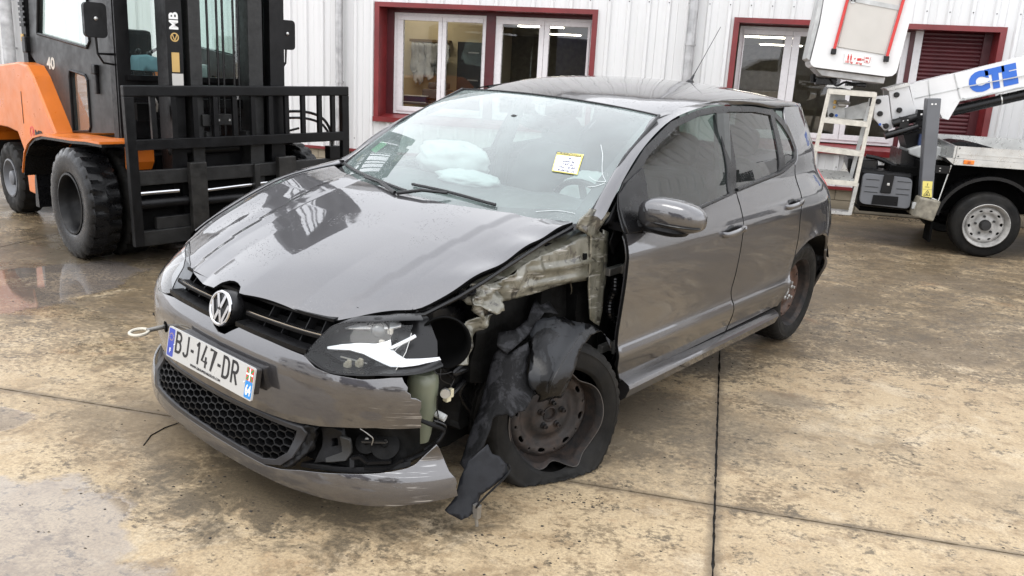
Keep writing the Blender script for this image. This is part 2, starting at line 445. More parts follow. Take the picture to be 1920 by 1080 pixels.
def car_paint():
    q = NT('grey_car_paint'); c = q.coord('Object')
    fl = q.voro(c, 900.)
    base = q.mix(q.ramp(fl, [(.2, 0.), (.8, 1.)]), (.044, .042, .045), (.072, .070, .073))
    dirt = q.ramp(q.noise(c, 3.2, 6, .6), [(.45, 0.), (.75, 1.)])
    sp = q.n.new('ShaderNodeSeparateXYZ'); q.l(q.coord('Object'), sp.inputs[0])
    low = q.ramp(sp.outputs[2], [(.15, 1.), (.75, .12)])
    dm = q.math('MULTIPLY', dirt, low)
    base = q.mix(q.math('MULTIPLY', dm, .35), base, (.10, .085, .07))
    # scratches where the corner was torn: fine horizontal scores on the front left of the bumper
    cs = q.coord('Object', (3., 3., 130.)); sc = q.ramp(q.noise(cs, 1.5, 3, .6, .2), [(.60, 0.), (.645, 1.)])
    reg = q.math('MULTIPLY', q.ramp(q.math('ADD', sp.outputs[0], sp.outputs[1]), [(.0, 0.), (1., 1.)]), 1.)
    ry = q.math('SUBTRACT', sp.outputs[1], .60); ry = q.math('MULTIPLY', ry, 9., True)
    rx = q.math('MULTIPLY', q.math('SUBTRACT', sp.outputs[0], .25), 5., True)
    rz = q.math('MULTIPLY', q.math('SUBTRACT', .60, sp.outputs[2]), 9., True)
    patch = q.ramp(q.noise(q.coord('Object', (1., 1., 1.)), 8., 3), [(.42, 0.), (.52, 1.)])
    sm = q.math('MULTIPLY', q.math('MULTIPLY', q.math('MULTIPLY', ry, rx), rz), q.math('MULTIPLY', sc, patch))
    base = q.mix(q.math('MULTIPLY', sm, .8), base, (.42, .42, .42))
    # rain beads
    dr = q.ramp(q.voro(q.coord('Object', (1, 1, 1)), 95.), [(.0, 1.), (.16, .55), (.24, 0.)])
    gate = q.ramp(q.noise(q.coord('Object', loc=(4, 2, 1)), 5., 4), [(.5, 0.), (.62, 1.)])
    h = q.math('MULTIPLY', dr, gate)
    up = q.n.new('ShaderNodeNewGeometry'); us = q.n.new('ShaderNodeSeparateXYZ'); q.l(up.outputs['Normal'], us.inputs[0])
    h = q.math('MULTIPLY', h, q.math('MULTIPLY', q.math('ADD', us.outputs[2], .25), 1., True))
    run = q.noise(q.coord('Object', (14, 14, 2.)), 3., 3)
    b = q.bump(h, .32, .003); b = q.bump(run, .015, .004, b)
    rough = q.ramp(q.noise(c, 7., 5, .6), [(.3, .012), (.75, .05)])
    q.set(base=base, metal=.85, rough=.48, coat=1., coat_rough=q.mix(q.math('MULTIPLY', dm, .30), rough, .30), coat_normal=b, normal=q.bump(q.noise(c, 2.2, 2), .02, .02))
    q.p.inputs['Coat IOR'].default_value = 1.88
    return q.m
def glass(name, tint, rough=0.0, ior=1.5, drops=0., haze=0., hazecol=(.6,.68,.68), dscale=160.):
    q = NT(name); q.n.remove(q.p)
    tr = q.n.new('ShaderNodeBsdfTransparent'); tr.inputs[0].default_value = (*tint, 1)
    gl = q.n.new('ShaderNodeBsdfGlossy'); gl.inputs['Roughness'].default_value = rough; gl.inputs['Color'].default_value = (1, 1, 1, 1)
    fr = q.n.new('ShaderNodeFresnel'); fr.inputs['IOR'].default_value = ior
    c = q.coord('Object')
    h = q.noise(c, 2., 2)
    b = q.bump(h, .02, .02)
    if drops:
        v = q.ramp(q.voro(c, dscale), [(.0, 1.), (.2, .6), (.3, 0.)]); g = q.ramp(q.noise(q.coord('Object', loc=(3, 1, 5)), 9., 4), [(.48, 0.), (.6, 1.)])
        b = q.bump(q.math('MULTIPLY', v, g), drops, .003, b)
        lw = q.math('MULTIPLY', v, g)
        q.l(b, gl.inputs['Normal'])
    q.l(b, gl.inputs['Normal'])
    geo = q.n.new('ShaderNodeNewGeometry')
    # same reflectance from either side of the pane
    mxn = q.n.new('ShaderNodeMixShader')
    fac = fr.outputs[0]
    lwt = q.n.new('ShaderNodeLayerWeight'); lwt.inputs['Blend'].default_value = .5
    f5 = q.math('POWER', lwt.outputs['Facing'], 4.); r0 = ((ior-1)/(ior+1))**2*1.6
    fac = q.math('ADD', q.math('MULTIPLY', f5, 1-r0), r0, True)
    q.l(fac, mxn.inputs[0]); q.l(tr.outputs[0], mxn.inputs[1]); q.l(gl.outputs[0], mxn.inputs[2])
    last = mxn.outputs[0]
    if haze:
        df = q.n.new('ShaderNodeBsdfDiffuse'); df.inputs[0].default_value = (*hazecol, 1)
        m2 = q.n.new('ShaderNodeMixShader'); hz = q.ramp(q.noise(q.coord('Object', loc=(7, 0, 0)), 2.6, 4), [(.3, haze*.35), (.75, haze)])
        q.l(hz, m2.inputs[0]); q.l(last, m2.inputs[1]); q.l(df.outputs[0], m2.inputs[2]); last = m2.outputs[0]
    q.l(last, q.out.inputs[0])
    return q.m
def emitter(name, col, s):
    q = NT(name); q.set(base=col, emit=col, emit_s=s, rough=.6); return q.m
M = {}
M['paint'] = car_paint()
M['plastic'] = plain('black_plastic', (.007, .007, .0075), .45, var=.5, scale=9, bump=.15, bscale=220, wet=.1, spec=.14)
M['trim'] = plain('black_trim', (.006, .006, .0065), .3, var=.3, spec=.35)
M['void'] = plain('dark_cavity', (.004, .004, .004), .9, var=.3, spec=.06)
M['bay'] = plain('black_engine_bay', (.006, .006, .0058), .6, var=.7, scale=14, bump=.4, bscale=40, spec=.12)
M['glass_ws'] = glass('windscreen_glass', (.66, .76, .73), ior=1.75, drops=.3, haze=.22, hazecol=(.55, .66, .64))
M['glass_side'] = glass('side_window_glass', (.36, .44, .41), ior=1.5, drops=.2, haze=.0)
M['glass_win'] = glass('office_window_glass', (.80, .82, .80), ior=1.52)
M['glass_fork'] = glass('cab_window_glass', (.66, .78, .74), ior=1.55, drops=.2, haze=.04)
M['lens'] = glass('clear_lens', (.86, .88, .88), ior=1.28, drops=.15, haze=.0)
def chrome():
    q = NT('chrome'); c = q.coord('Object')
    q.set(base=(.52, .52, .53), metal=1., rough=q.ramp(q.noise(c, 30, 4), [(.3, .06), (.8, .22)])); return q.m
M['chrome'] = chrome()
M['silver'] = plain('brushed_reflector', (.60, .60, .61), .34, .8, var=.12, scale=14)
M['steel'] = plain('dull_steel', (.32, .31, .29), .4, .8, var=.3, scale=18, bump=.2)
def rusty(name, a=(.032, .028, .026), b=(.046, .034, .028), c_=(.020, .019, .018)):
    q = NT(name); c = q.coord('Object'); n_ = q.noise(c, 11, 7, .65, .4)
    col = q.mix(q.ramp(n_, [(.42, 0.), (.62, 1.)]), a, b); col = q.mix(q.ramp(q.noise(c, 30, 5), [(.45, 0.), (.7, .8)]), col, c_)
    q.set(base=col, rough=q.ramp(q.noise(c, 17, 4), [(.3, .45), (.7, .8)]), metal=.1, spec=.25, normal=q.bump(q.noise(c, 120, 4), .4, .002)); return q.m
M['rust'] = rusty('rusty_wheel_steel')
M['rust_dark'] = rusty('dark_wheel_steel', (.016, .015, .015), (.04, .028, .022), (.012, .012, .012))
def rubber(name, g=.018):
    q = NT(name); c = q.coord('Object'); n_ = q.noise(c, 7, 6, .6)
    col = q.mix(q.ramp(n_, [(.35, 0.), (.75, 1.)]), (g, g, g*.98), (g*2.6, g*2.4, g*2.1))
    q.set(base=col, rough=q.ramp(q.noise(c, 13, 4), [(.3, .4), (.7, .8)]), spec=.12, normal=q.bump(q.noise(c, 90, 3), .25, .003)); return q.m
M['rubber'] = rubber('tyre_rubber', .0065)
M['rubber_wet'] = plain('wet_black_rubber', (.006, .006, .0065), .3, var=.4, scale=9, bump=.2, bscale=60, spec=.25)
def bare():
    q = NT('primer_beige_metal'); c = q.coord('Object')
    n_ = q.noise(c, 9, 7, .65, .5); st = q.noise(q.coord('Object', (5, 5, 30)), 2., 5, .6, .3)
    col = q.mix(q.ramp(n_, [(.38, 0.), (.62, 1.)]), (.085, .082, .060), (.175, .168, .135))
    col = q.mix(q.ramp(q.noise(c, 16, 6, .7, .8), [(.54, 0.), (.60, .92)]), col, (.035, .031, .025))
    col = q.mix(q.ramp(st, [(.58, 0.), (.68, .75)]), col, (.42, .41, .38))
    q.set(base=col, metal=.25, rough=q.ramp(n_, [(.3, .3), (.7, .6)]), coat=.7, normal=q.bump(q.noise(c, 18, 3, .5, .3), .10, .005)); return q.m
M['bare'] = bare()
def liner():
    q = NT('torn_liner_plastic'); c = q.coord('Object')
    n_ = q.ramp(q.noise(c, 7, 6, .6, 1.1), [(.47, 0.), (.53, 1.)])
    col = q.mix(n_, (.003, .003, .0034), (.017, .018, .020))
    w_ = q.noise(c, 22, 6, .65, .8)
    q.set(base=col, rough=q.mix(n_, .22, .34), spec=.22, normal=q.bump(w_, .18, .006)); return q.m
M['liner'] = liner()
def rough_liner():
    q = NT('scraped_liner_plastic'); c = q.coord('Object')
    n_ = q.ramp(q.noise(c, 9, 9, .72, .6), [(.50, 0.), (.57, 1.)])
    q.set(base=q.mix(n_, (.003, .003, .0034), (.019, .019, .021)), rough=q.mix(n_, .5, .35), spec=.15, normal=q.bump(q.noise(c, 34, 9, .75, .5), .55, .008)); return q.m
M['scraped'] = rough_liner()
M['liner_flap'] = plain('flap_plastic', (.012, .013, .016), .38, var=.35, scale=8, bump=.3, bscale=30, spec=.2)
def white_panel():
    q = NT('white_cladding'); c = q.coord('World')
    st = q.noise(q.coord('World', (9, 9, .55)), 1.3, 5, .6)
    col = q.mix(q.ramp(st, [(.45, 0.), (.8, .5)]), (.63, .63, .625), (.49, .49, .475))
    col = q.mix(q.ramp(q.noise(c, .8, 3), [(.4, 0.), (.8, .22)]), col, (.58, .59, .59))
    q.set(base=col, rough=.38, normal=q.bump(q.noise(c, 1.5, 2), .04, .02)); return q.m
M['clad'] = white_panel()
M['red'] = plain('dark_red_metal', (.20, .020, .022), .38, var=.3, scale=3, bump=.05)
M['shutter'] = plain('burgundy_shutter', (.085, .012, .016), .45, var=.25, scale=5)
M['pvc'] = plain('white_pvc', (.76, .74, .745), .3, var=.06)
M['gal'] = plain('galvanised_steel', (.50, .50, .50), .42, .6, var=.35, scale=7)
def block():
    q = NT('concrete_block'); c = q.coord('World')
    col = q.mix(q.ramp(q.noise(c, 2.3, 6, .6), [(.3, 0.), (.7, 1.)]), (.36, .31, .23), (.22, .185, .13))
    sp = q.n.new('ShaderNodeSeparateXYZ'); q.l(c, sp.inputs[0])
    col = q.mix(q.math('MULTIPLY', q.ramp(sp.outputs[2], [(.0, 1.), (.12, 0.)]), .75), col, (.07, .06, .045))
    q.set(base=col, rough=.8, normal=q.bump(q.noise(c, 70, 5, .7), .6, .006)); return q.m
M['block'] = block()
def ground():
    q = NT('wet_stained_concrete')
    W_ = q.coord('World'); sp = q.n.new('ShaderNodeSeparateXYZ'); q.l(W_, sp.inputs[0]); X, Y = sp.outputs[0], sp.outputs[1]
    big = q.noise(q.coord('World', loc=(3.1, 1.7, 0)), .55, 5, .6, .6)
    mid = q.noise(q.coord('World', loc=(0, 9.2, 0)), 1.8, 9, .70, .25)
    fine = q.noise(q.coord('World'), 13., 10, .80, .1)
    grit = q.noise(q.coord('World'), 95., 5, .75)
    col = q.mix(q.ramp(mid, [(.30, 0.), (.66, 1.)]), (.265, .185, .100), (.45, .35, .215))
    col = q.mix(q.ramp(fine, [(.35, .0), (.72, .55)]), col, (.52, .42, .28))
    hf = q.math('MULTIPLY', q.math('SUBTRACT', q.noise(q.coord('World', (30, 46, 1)), 1., 6, .76), .5), 1.)
    hg = q.math('SUBTRACT', q.noise(q.coord('World', (1, 1, 1), loc=(9, 9, 0)), 48., 5, .7), .5)
    hh = q.math('ADD', q.math('MULTIPLY', hf, .36), q.math('MULTIPLY', hg, .30))
    # fine brown weathering and pale washed streaks
    wz = q.noise(q.coord('World', loc=(7, 1, 0)), 4.6, 10, .76, .3)
    col = q.mix(q.ramp(q.math('ADD', wz, q.math('MULTIPLY', hh, .7)), [(.50, 0.), (.60, .6), (.72, .85)]), col, (.165, .108, .056))
    pale = q.noise(q.coord('World', loc=(1, 15, 0)), 2.2, 10, .76, .4)
    col = q.mix(q.ramp(pale, [(.54, 0.), (.62, .55)]), col, (.50, .42, .30))
    # grey-brown grime, heavier in the traffic lane beyond y = 5 and on the left
    lane = q.math('ADD', q.math('MULTIPLY', q.math('SUBTRACT', Y, 4.2), .11), q.math('MULTIPLY', q.math('SUBTRACT', 0., X), .030))
    lane = q.math('MINIMUM', q.math('MAXIMUM', lane, -.05), .09)
    g1 = q.math('ADD', q.math('ADD', q.math('MULTIPLY', mid, .40), q.math('MULTIPLY', q.noise(q.coord('World', (1, 1.25, 1), loc=(5, 5, 0)), 2.6, 10, .76, .5), .60)), lane)
    g1 = q.math('ADD', g1, hh)
    col = q.mix(q.ramp(g1, [(.50, 0.), (.56, .62), (.66, .92)]), col, (.070, .048, .027))
    g2 = q.math('ADD', q.noise(q.coord('World', (1, 1.2, 1), loc=(11, 3, 0)), 7., 10, .80, .4), q.math('MULTIPLY', lane, .5))
    g2 = q.math('ADD', g2, q.math('MULTIPLY', hh, 1.1))
    col = q.mix(q.ramp(g2, [(.54, 0.), (.60, .82)]), col, (.060, .049, .036))
    rust = q.noise(q.coord('World', loc=(21, 3, 0)), 1.9, 7, .7, .8)
    col = q.mix(q.ramp(rust, [(.60, 0.), (.70, .35)]), col, (.27, .13, .055))
    # shaped stains and dark patches: oil and painted shade under and before the car, rubber patch right of the car, dark patch at the right
    def blot(cx, cy, rx, ry, amt, dark, jag=.5):
        nonlocal col
        dx = q.math('DIVIDE', q.math('SUBTRACT', X, cx), rx); dy = q.math('DIVIDE', q.math('SUBTRACT', Y, cy), ry)
        d = q.math('SQRT', q.math('ADD', q.math('MULTIPLY', dx, dx), q.math('MULTIPLY', dy, dy)))
        d = q.math('ADD', d, q.math('MULTIPLY', q.math('SUBTRACT', q.noise(q.coord('World', loc=(cx, cy, 0)), 5., 9, .78, .8), .5), jag*3.4)); d = q.math('SUBTRACT', d, q.math('MULTIPLY', hh, 2.2))
        col = q.mix(q.ramp(d, [(.45, amt), (.95, 0.)]), col, dark)
    blot(-1.35, 2.45, .80, .42, .9, (.060, .048, .033), .9); blot(-2.1, 2.75, .6, .3, .5, (.12, .09, .055), .9)
    blot(-1.9, 2.9, 1.0, .55, .55, (.10, .072, .042), 1.); blot(-2.9, 4.1, 1.1, .9, .5, (.085, .065, .042), 1.); blot(.2, 3.6, .9, .5, .35, (.10, .08, .055), 1.); blot(-.55, 3.5, 1.1, .8, .8, (.06, .052, .042), .5)
    blot(-.25, 4.5, .75, .4, .8, (.065, .058, .048), .6)
    blot(.42, 4.05, .22, .16, .5, (.07, .066, .06), .7)
    blot(1.75, 3.85, .30, .26, .85, (.075, .072, .075), .45)
    blot(-2.45, 3.55, .5, .35, .55, (.10, .082, .06), .6)
    blot(-4.3, 5.3, 1.6, 1.0, .75, (.055, .047, .036), .35)
    blot(1.3, 5.1, .9, .28, .7, (.085, .062, .038), .9); blot(2.7, 5.7, 1.1, .35, .7, (.08, .058, .036), .9); blot(.95, 6.4, .8, .4, .7, (.075, .055, .034), .9); blot(3.4, 7.3, 1.3, .5, .7, (.075, .055, .034), .9); blot(1.9, 7.4, .7, .35, .6, (.08, .06, .04), .9); blot(1.5, 3.3, .8, .2, .35, (.13, .10, .065), 1.); blot(-.5, 1.9, .7, .35, .4, (.14, .10, .06), 1.); blot(2.9, 9.6, 2.2, .9, .8, (.06, .05, .036), .35)
    blot(.9, 2.35, .6, .35, .4, (.20, .165, .115), .7)
    # dirt gathered along the saw-cut joints
    for AX, v in ((Y, 2.85), (X, .12), (X, -5.14), (X, 5.38)):
        d = q.math('ABSOLUTE', q.math('SUBTRACT', AX, v)); d = q.math('ADD', d, q.math('MULTIPLY', fine, .05))
        col = q.mix(q.ramp(d, [(.027, .75), (.060, 0.)]), col, (.07, .055, .04))
    # pits and specks
    pit = q.ramp(q.voro(q.coord('World'), 26.), [(.06, 1.), (.13, 0.)]); pg = q.ramp(q.noise(q.coord('World', loc=(2, 8, 0)), 3., 4), [(.54, 0.), (.6, 1.)])
    pm = q.math('MULTIPLY', pit, pg)
    col = q.mix(pm, col, (.04, .033, .026))
    col = q.mix(q.ramp(grit, [(.38, .55), (.58, 0.)]), col, (.16, .125, .08))
    # standing water: low spots by the left foreground
    def pool(cx, cy, rx, ry):
        dx = q.math('DIVIDE', q.math('SUBTRACT', X, cx), rx); dy = q.math('DIVIDE', q.math('SUBTRACT', Y, cy), ry)
        d = q.math('SQRT', q.math('ADD', q.math('MULTIPLY', dx, dx), q.math('MULTIPLY', dy, dy)))
        d = q.math('ADD', d, q.math('MULTIPLY', q.math('SUBTRACT', q.noise(q.coord('World', loc=(cx, 2, 0)), 2.2, 5, .6), .5), 1.5))
        return q.ramp(d, [(.90, 1.), (1.0, 0.)])
    pud = pool(-2.15, 1.75, .70, .50)
    for a in ((-2.95, 2.58, .36, .12), (-4.1, 4.3, .45, .8), (-1.1, 1.55, .2, .1)): pud = q.math('MAXIMUM', pud, pool(*a))
    wet = q.ramp(q.math('ADD', q.noise(q.coord('World', (1, 1.5, 1), loc=(1, 4, 0)), .9, 6, .62, .5), q.math('MULTIPLY', lane, 1.1)), [(.46, 0.), (.66, 1.)])
    col = q.mix(q.math('MULTIPLY', pud, .48), col, (.125, .115, .115))
    left = q.math('MULTIPLY', q.math('SUBTRACT', -1.2, X), .6, True); rough = q.mix(wet, .55, q.mix(left, .36, .16)); rough = q.mix(q.ramp(fine, [(.3, 0.), (.8, .5)]), rough, .38); rough = q.mix(pud, rough, .045)
    hgt = q.math('ADD', q.math('MULTIPLY', fine, .7), q.math('MULTIPLY', grit, .35)); hgt = q.math('SUBTRACT', hgt, q.math('MULTIPLY', pm, .8))
    hgt = q.math('MULTIPLY', hgt, q.math('SUBTRACT', 1., q.math('MULTIPLY', pud, .97)))
    q.set(base=col, rough=rough, spec=.36, normal=q.bump(hgt, .30, .006)); return q.m
M['ground'] = ground()
M['joint'] = plain('joint_filler', (.012, .011, .010), .8, var=.5, scale=20, which='World')
M['orange'] = plain('orange_paint', (.66, .165, .014), .36, var=.16, scale=3, coat=.15)
M['fblack'] = plain('forklift_black', (.0055, .0055, .006), .42, var=.6, scale=8, bump=.15, bscale=80, spec=.22)
M['fdoor'] = plain('charcoal_door', (.024, .025, .025), .45, var=.15, scale=3, spec=.35)
M['fsteel'] = plain('greasy_steel', (.016, .016, .0155), .5, .2, var=.6, scale=14, bump=.3, bscale=50)
M['twhite'] = plain('white_lift_paint', (.74, .74, .735), .35, var=.08, scale=4, coat=.3)
M['tgrey'] = plain('grey_bodywork', (.115, .12, .13), .42, var=.15, scale=5)
M['tlight'] = plain('worn_grey_paint', (.52, .53, .52), .45, var=.3, scale=9)
M['alu'] = plain('aluminium', (.55, .55, .53), .32, .7, var=.22, scale=7)
M['cream'] = plain('cream_ladder_paint', (.58, .55, .48), .5, var=.22, scale=25)
M['oldpad'] = plain('dirty_foot_pad', (.22, .20, .155), .7, var=.5, scale=16, bump=.4)
M['blue'] = plain('blue_print', (.02, .13, .55), .45, var=.05)
M['paleblue'] = plain('pale_blue_paper', (.42, .66, .80), .7, var=.08)
M['redtape'] = plain('red_bar', (.60, .035, .03), .4, var=.1)
M['panelgrey'] = plain('beige_panel', (.55, .53, .49), .5, var=.06)
M['yellow'] = plain('yellow_sticker', (.70, .60, .16), .5, var=.06)
M['amber'] = plain('amber_lens', (.75, .20, .02), .25, var=.1)
M['paper'] = plain('white_paper', (.82, .82, .80), .7, var=.04)
M['ink'] = plain('black_ink', (.01, .01, .012), .6, var=.1)
M['plate'] = plain('number_plate_white', (.48, .48, .465), .35, var=.05)
M['euroblue'] = plain('plate_blue', (.03, .06, .38), .35, var=.05)
M['cyan'] = plain('plate_light_blue', (.02, .24, .62), .35, var=.05)
M['green'] = plain('flag_green', (.03, .28, .08), .5, var=.05)
M['gold'] = plain('gold_print', (.55, .36, .12), .5, var=.1)
M['cloth'] = plain('airbag_cloth', (.52, .54, .54), .8, var=.05, bump=.3, bscale=25)
M['seat'] = plain('seat_fabric', (.045, .05, .05), .9, var=.25, scale=12)
M['dash'] = plain('dashboard', (.075, .08, .08), .6, var=.2, scale=8)
M['tail'] = plain('tail_lamp_red', (.42, .012, .015), .12, var=.1, coat=1.)
M['tank'] = plain('washer_tank_plastic', (.17, .185, .13), .4, var=.2, scale=6)
M['copper'] = plain('connector_yellow', (.62, .45, .05), .4, var=.1)
M['beige'] = plain('office_wall_paint', (.60, .50, .33), .8, var=.06, which='World')
M['office_floor'] = plain('office_floor', (.25, .22, .18), .5, var=.2, which='World')
M['ceil'] = plain('office_ceiling', (.55, .54, .50), .8, var=.08, which='World')
M['lamp'] = emitter('lit_fluorescent', (1., .93, .78), 9.0)
# ------------------------------------------------------------------ setting: ground
JX = [-15.66-5.26, -15.66, -10.40, -5.14, .12, 5.38, 10.64, 15.9, 21.2]; JY = [-13., -7.7, -2.4, 2.85, 10.985]
g0 = mesh_obj('ground', [(-220,-220,-.035),(220,-220,-.035),(220,220,-.035),(-220,220,-.035)], [(0,1,2,3)], M['ground']); g0['kind'] = 'structure'
def slab(x0, x1, y0, y1, near):
    g = .004
    e = .03 if near else 1.
    jit = (lambda a, b: (noise.noise(Vector((a*23, b*23, 1.)))*.0035 + noise.noise(Vector((a*70, b*70, 5.)))*.003)) if near else (lambda a, b: 0.)
    pts = []
    def edge(a, b):
        L = math.dist(a, b); k = max(1, int(L/e))
        nx, ny = (b[1]-a[1])/L, -(b[0]-a[0])/L
        for i in range(k):
            t = i/k; x, y = a[0]+(b[0]-a[0])*t, a[1]+(b[1]-a[1])*t; j = jit(x, y) if 0 < i else 0
            pts.append((x+nx*j, y+ny*j))
    c = [(x0+g, y0+g), (x1-g, y0+g), (x1-g, y1-g), (x0+g, y1-g)]
    for i in range(4): edge(c[i], c[(i+1)%4])
    n = len(pts); V = [(a, b, 0.) for a, b in pts] + [(a, b, -.03) for a, b in pts]
    F = [tuple(range(n))] + [(i, n+i, n+(i+1)%n, (i+1)%n) for i in range(n)]
    o = mesh_obj('concrete_slab', V, F, M['ground'], g0)
    return o
for i in range(len(JX)-1):
    for j in range(len(JY)-1):
        slab(JX[i], JX[i+1], JY[j], JY[j+1], JX[i] > -6 and JX[i+1] < 11 and JY[j+1] > 2 )
jf = MB()
for x in JX[1:-1]: jf.box((x-.012, -13, -.030), (x+.012, 10.98, -.012))
for y in JY[1:-1]: jf.box((-20, y-.012, -.030), (21, y+.012, -.0125))
o = jf.build('joint_filler', M['joint'], g0)
# bits of grit, bark and leaf litter lying about
lit = MB(); rg = random.Random(5)
def crumb(x, y, s, h=.3):
    n = rg.randint(4, 6); a0 = rg.random()*6; v = []; el = rg.uniform(.35, 1.)
    for k in range(n):
        a = a0+k*2*math.pi/n; r = s*rg.uniform(.6, 1.1); v.append((x+r*math.cos(a), y+r*math.sin(a)*el, .0006))
    v.append((x, y, .001+s*h)); lit.add(v, [(k, (k+1)%n, n) for k in range(n)])
for k in range(2200):
    x = rg.uniform(-4, 4.5); y = rg.uniform(1.3, 9); crumb(x, y, rg.uniform(.0015, .006)*(1+.12*y))
for cx, cy, n_, sp in ((-.35, 2.72, 60, .07), (-1.55, 2.3, 70, .25), (-.4, 2.25, 40, .2), (.9, 3.0, 25, .4), (1.8, 10.8, 260, .5), (3.2, 10.9, 120, .6), (-.1, 4.5, 30, .2), (.6, 10.85, 160, .6)):
    for k in range(n_): crumb(rg.gauss(cx, sp), rg.gauss(cy, sp*.45) if cy < 10 else min(10.97, rg.gauss(cy, .06)), rg.uniform(.002, .008)*(1 if cy < 10 else 2.2))
o = lit.build('grit_litter', plain('dark_grit', (.03, .024, .018), .8, var=.6), None); o['kind'] = 'stuff'
for k, (p, s) in enumerate((((-3.35, 4.6), .035), ((-3.05, 4.05), .03), ((-2.55, 3.5), .03))):
    mb = MB(); n = 7
    pr = [(p[0]+s*math.cos(a)*(1+.4*math.sin(3*a+k)), p[1]+s*.5*math.sin(a), ) for a in [2*math.pi*i/n for i in range(n)]]
    mb.prism(pr, .0012, .012, 'xy').build('rubber_fragment', M['rubber_wet']).name
for o_, lb in zip([o for o in COL.objects if o.name.startswith('rubber_fragment')], ('black rubber scrap on the wet concrete nearest the forklift wheels', 'middle black rubber scrap between forklift and tow eye', 'thin black rubber scrap lying just left of the tow eye')):
    tag(o_, lb, 'rubber scrap', 'scraps of black rubber on the ground')
wr = MB(); wr.tube([(-2.03,2.575,.002),(-2.06,2.66,.0025),(-2.055,2.74,.003),(-2.03,2.80,.004),(-1.97,2.86,.006),(-1.9,2.9,.008)], .0022, 6)
tag(wr.build('loose_wire', M['rubber_wet'], smooth=True), 'thin dark bent wire lying on the ground in front of the lower grille', 'wire')

# ------------------------------------------------------------------ setting: the workshop wall
WY = 10.99; RP = .2435; RX0 = -.073
bld = empty('workshop_building', (0, WY, 0), 0, 'white ribbed metal workshop building with dark red window surrounds', 'building')
bi = Matrix.Translation((0, -WY, 0))
def bbuild(mb, name, m, parent=None, **k):
    mb.xform(bi) if parent is None or parent is bld else mb.xform(bi)
    return mb.build(name, m, parent or bld, **k)
def wall_pts(x0, x1):
    xs = []
    k0 = int(math.floor((x0-RX0)/RP))-1; k1 = int(math.ceil((x1-RX0)/RP))+1
    for k in range(k0, k1+1):
        c = RX0+k*RP
        for dx, dy in ((-.034, 0), (-.017, .026), (.017, .026), (.034, 0), (.034+.066, 0), (.034+.075, .004), (.034+.084, 0)): xs.append((c+dx, dy))
    def at(x):
        for (a, b), (c, d) in zip(xs, xs[1:]):
            if a <= x <= c: return b+(d-b)*(x-a)/max(c-a, 1e-9)
        return 0
    return [(x0, at(x0))] + [(a, b) for a, b in xs if x0 < a < x1] + [(x1, at(x1))]
def wall_strip(mb, x0, x1, z0, z1):
    if x1-x0 < 1e-4: return
    p = wall_pts(x0, x1); n = len(p); v = [(a, WY-b, z) for z in (z0, z1) for a, b in p] + [(a, WY+.04, z) for z in (z0, z1) for a, b in ((x0, 0), (x1, 0))]
    f = [(i, i+1, n+i+1, n+i) for i in range(n-1)]
    f += [(0, n, 2*n+2, 2*n), (n-1, 2*n+1, 2*n+3, 2*n-1)] + [tuple(list(range(n, 2*n))[::-1]+[2*n+2, 2*n+3]), tuple(list(range(0, n))+[2*n+1, 2*n])]
    mb.add(v, f)
W1 = (-4.65, -1.68, .735, 2.27); W2 = (0., 2.976, .728, 2.24); TOP = 5.15
xa = RX0 + RP*.45 - .974*14
while xa < 11:
    xb = xa+.974-.0015; mb = MB()
    z_lo, z_hi = .315, TOP
    done = False
    for wx0, wx1, wz0, wz1 in (W1, W2):
        if xb > wx0 and xa < wx1:
            wall_strip(mb, xa, xb, z_lo, wz0); bbuild(mb, 'cladding_panel', M['clad']); mb = MB(); wall_strip(mb, xa, xb, wz1, z_hi)
            if xa < wx0: wall_strip(mb, xa, wx0, wz0, wz1)
            if xb > wx1: wall_strip(mb, wx1, xb, wz0, wz1)
            done = True
    if not done: wall_strip(mb, xa, xb, z_lo, z_hi)
    bbuild(mb, 'cladding_panel', M['clad'])
    xa += .974
# screws: a row above the windows and one near the bottom
sc = MB()
for k in range(-30, 40):
    x = RX0+k*RP
    for z in (2.385, .46, 3.9):
        if z < 1 and (W1[0] < x < W1[1] or W2[0] < x < W2[1]): z = .55
        sc.lathe([(.0, -.004), (.0075, -.004), (.0075, .0)], (x, WY-.0265, z+ .004*math.sin(k*3.1)), (0, 1, 0), 8)
o = bbuild(sc, 'wall_screws', plain('screw_heads', (.12, .12, .12), .5, .5)); o['kind'] = 'stuff'
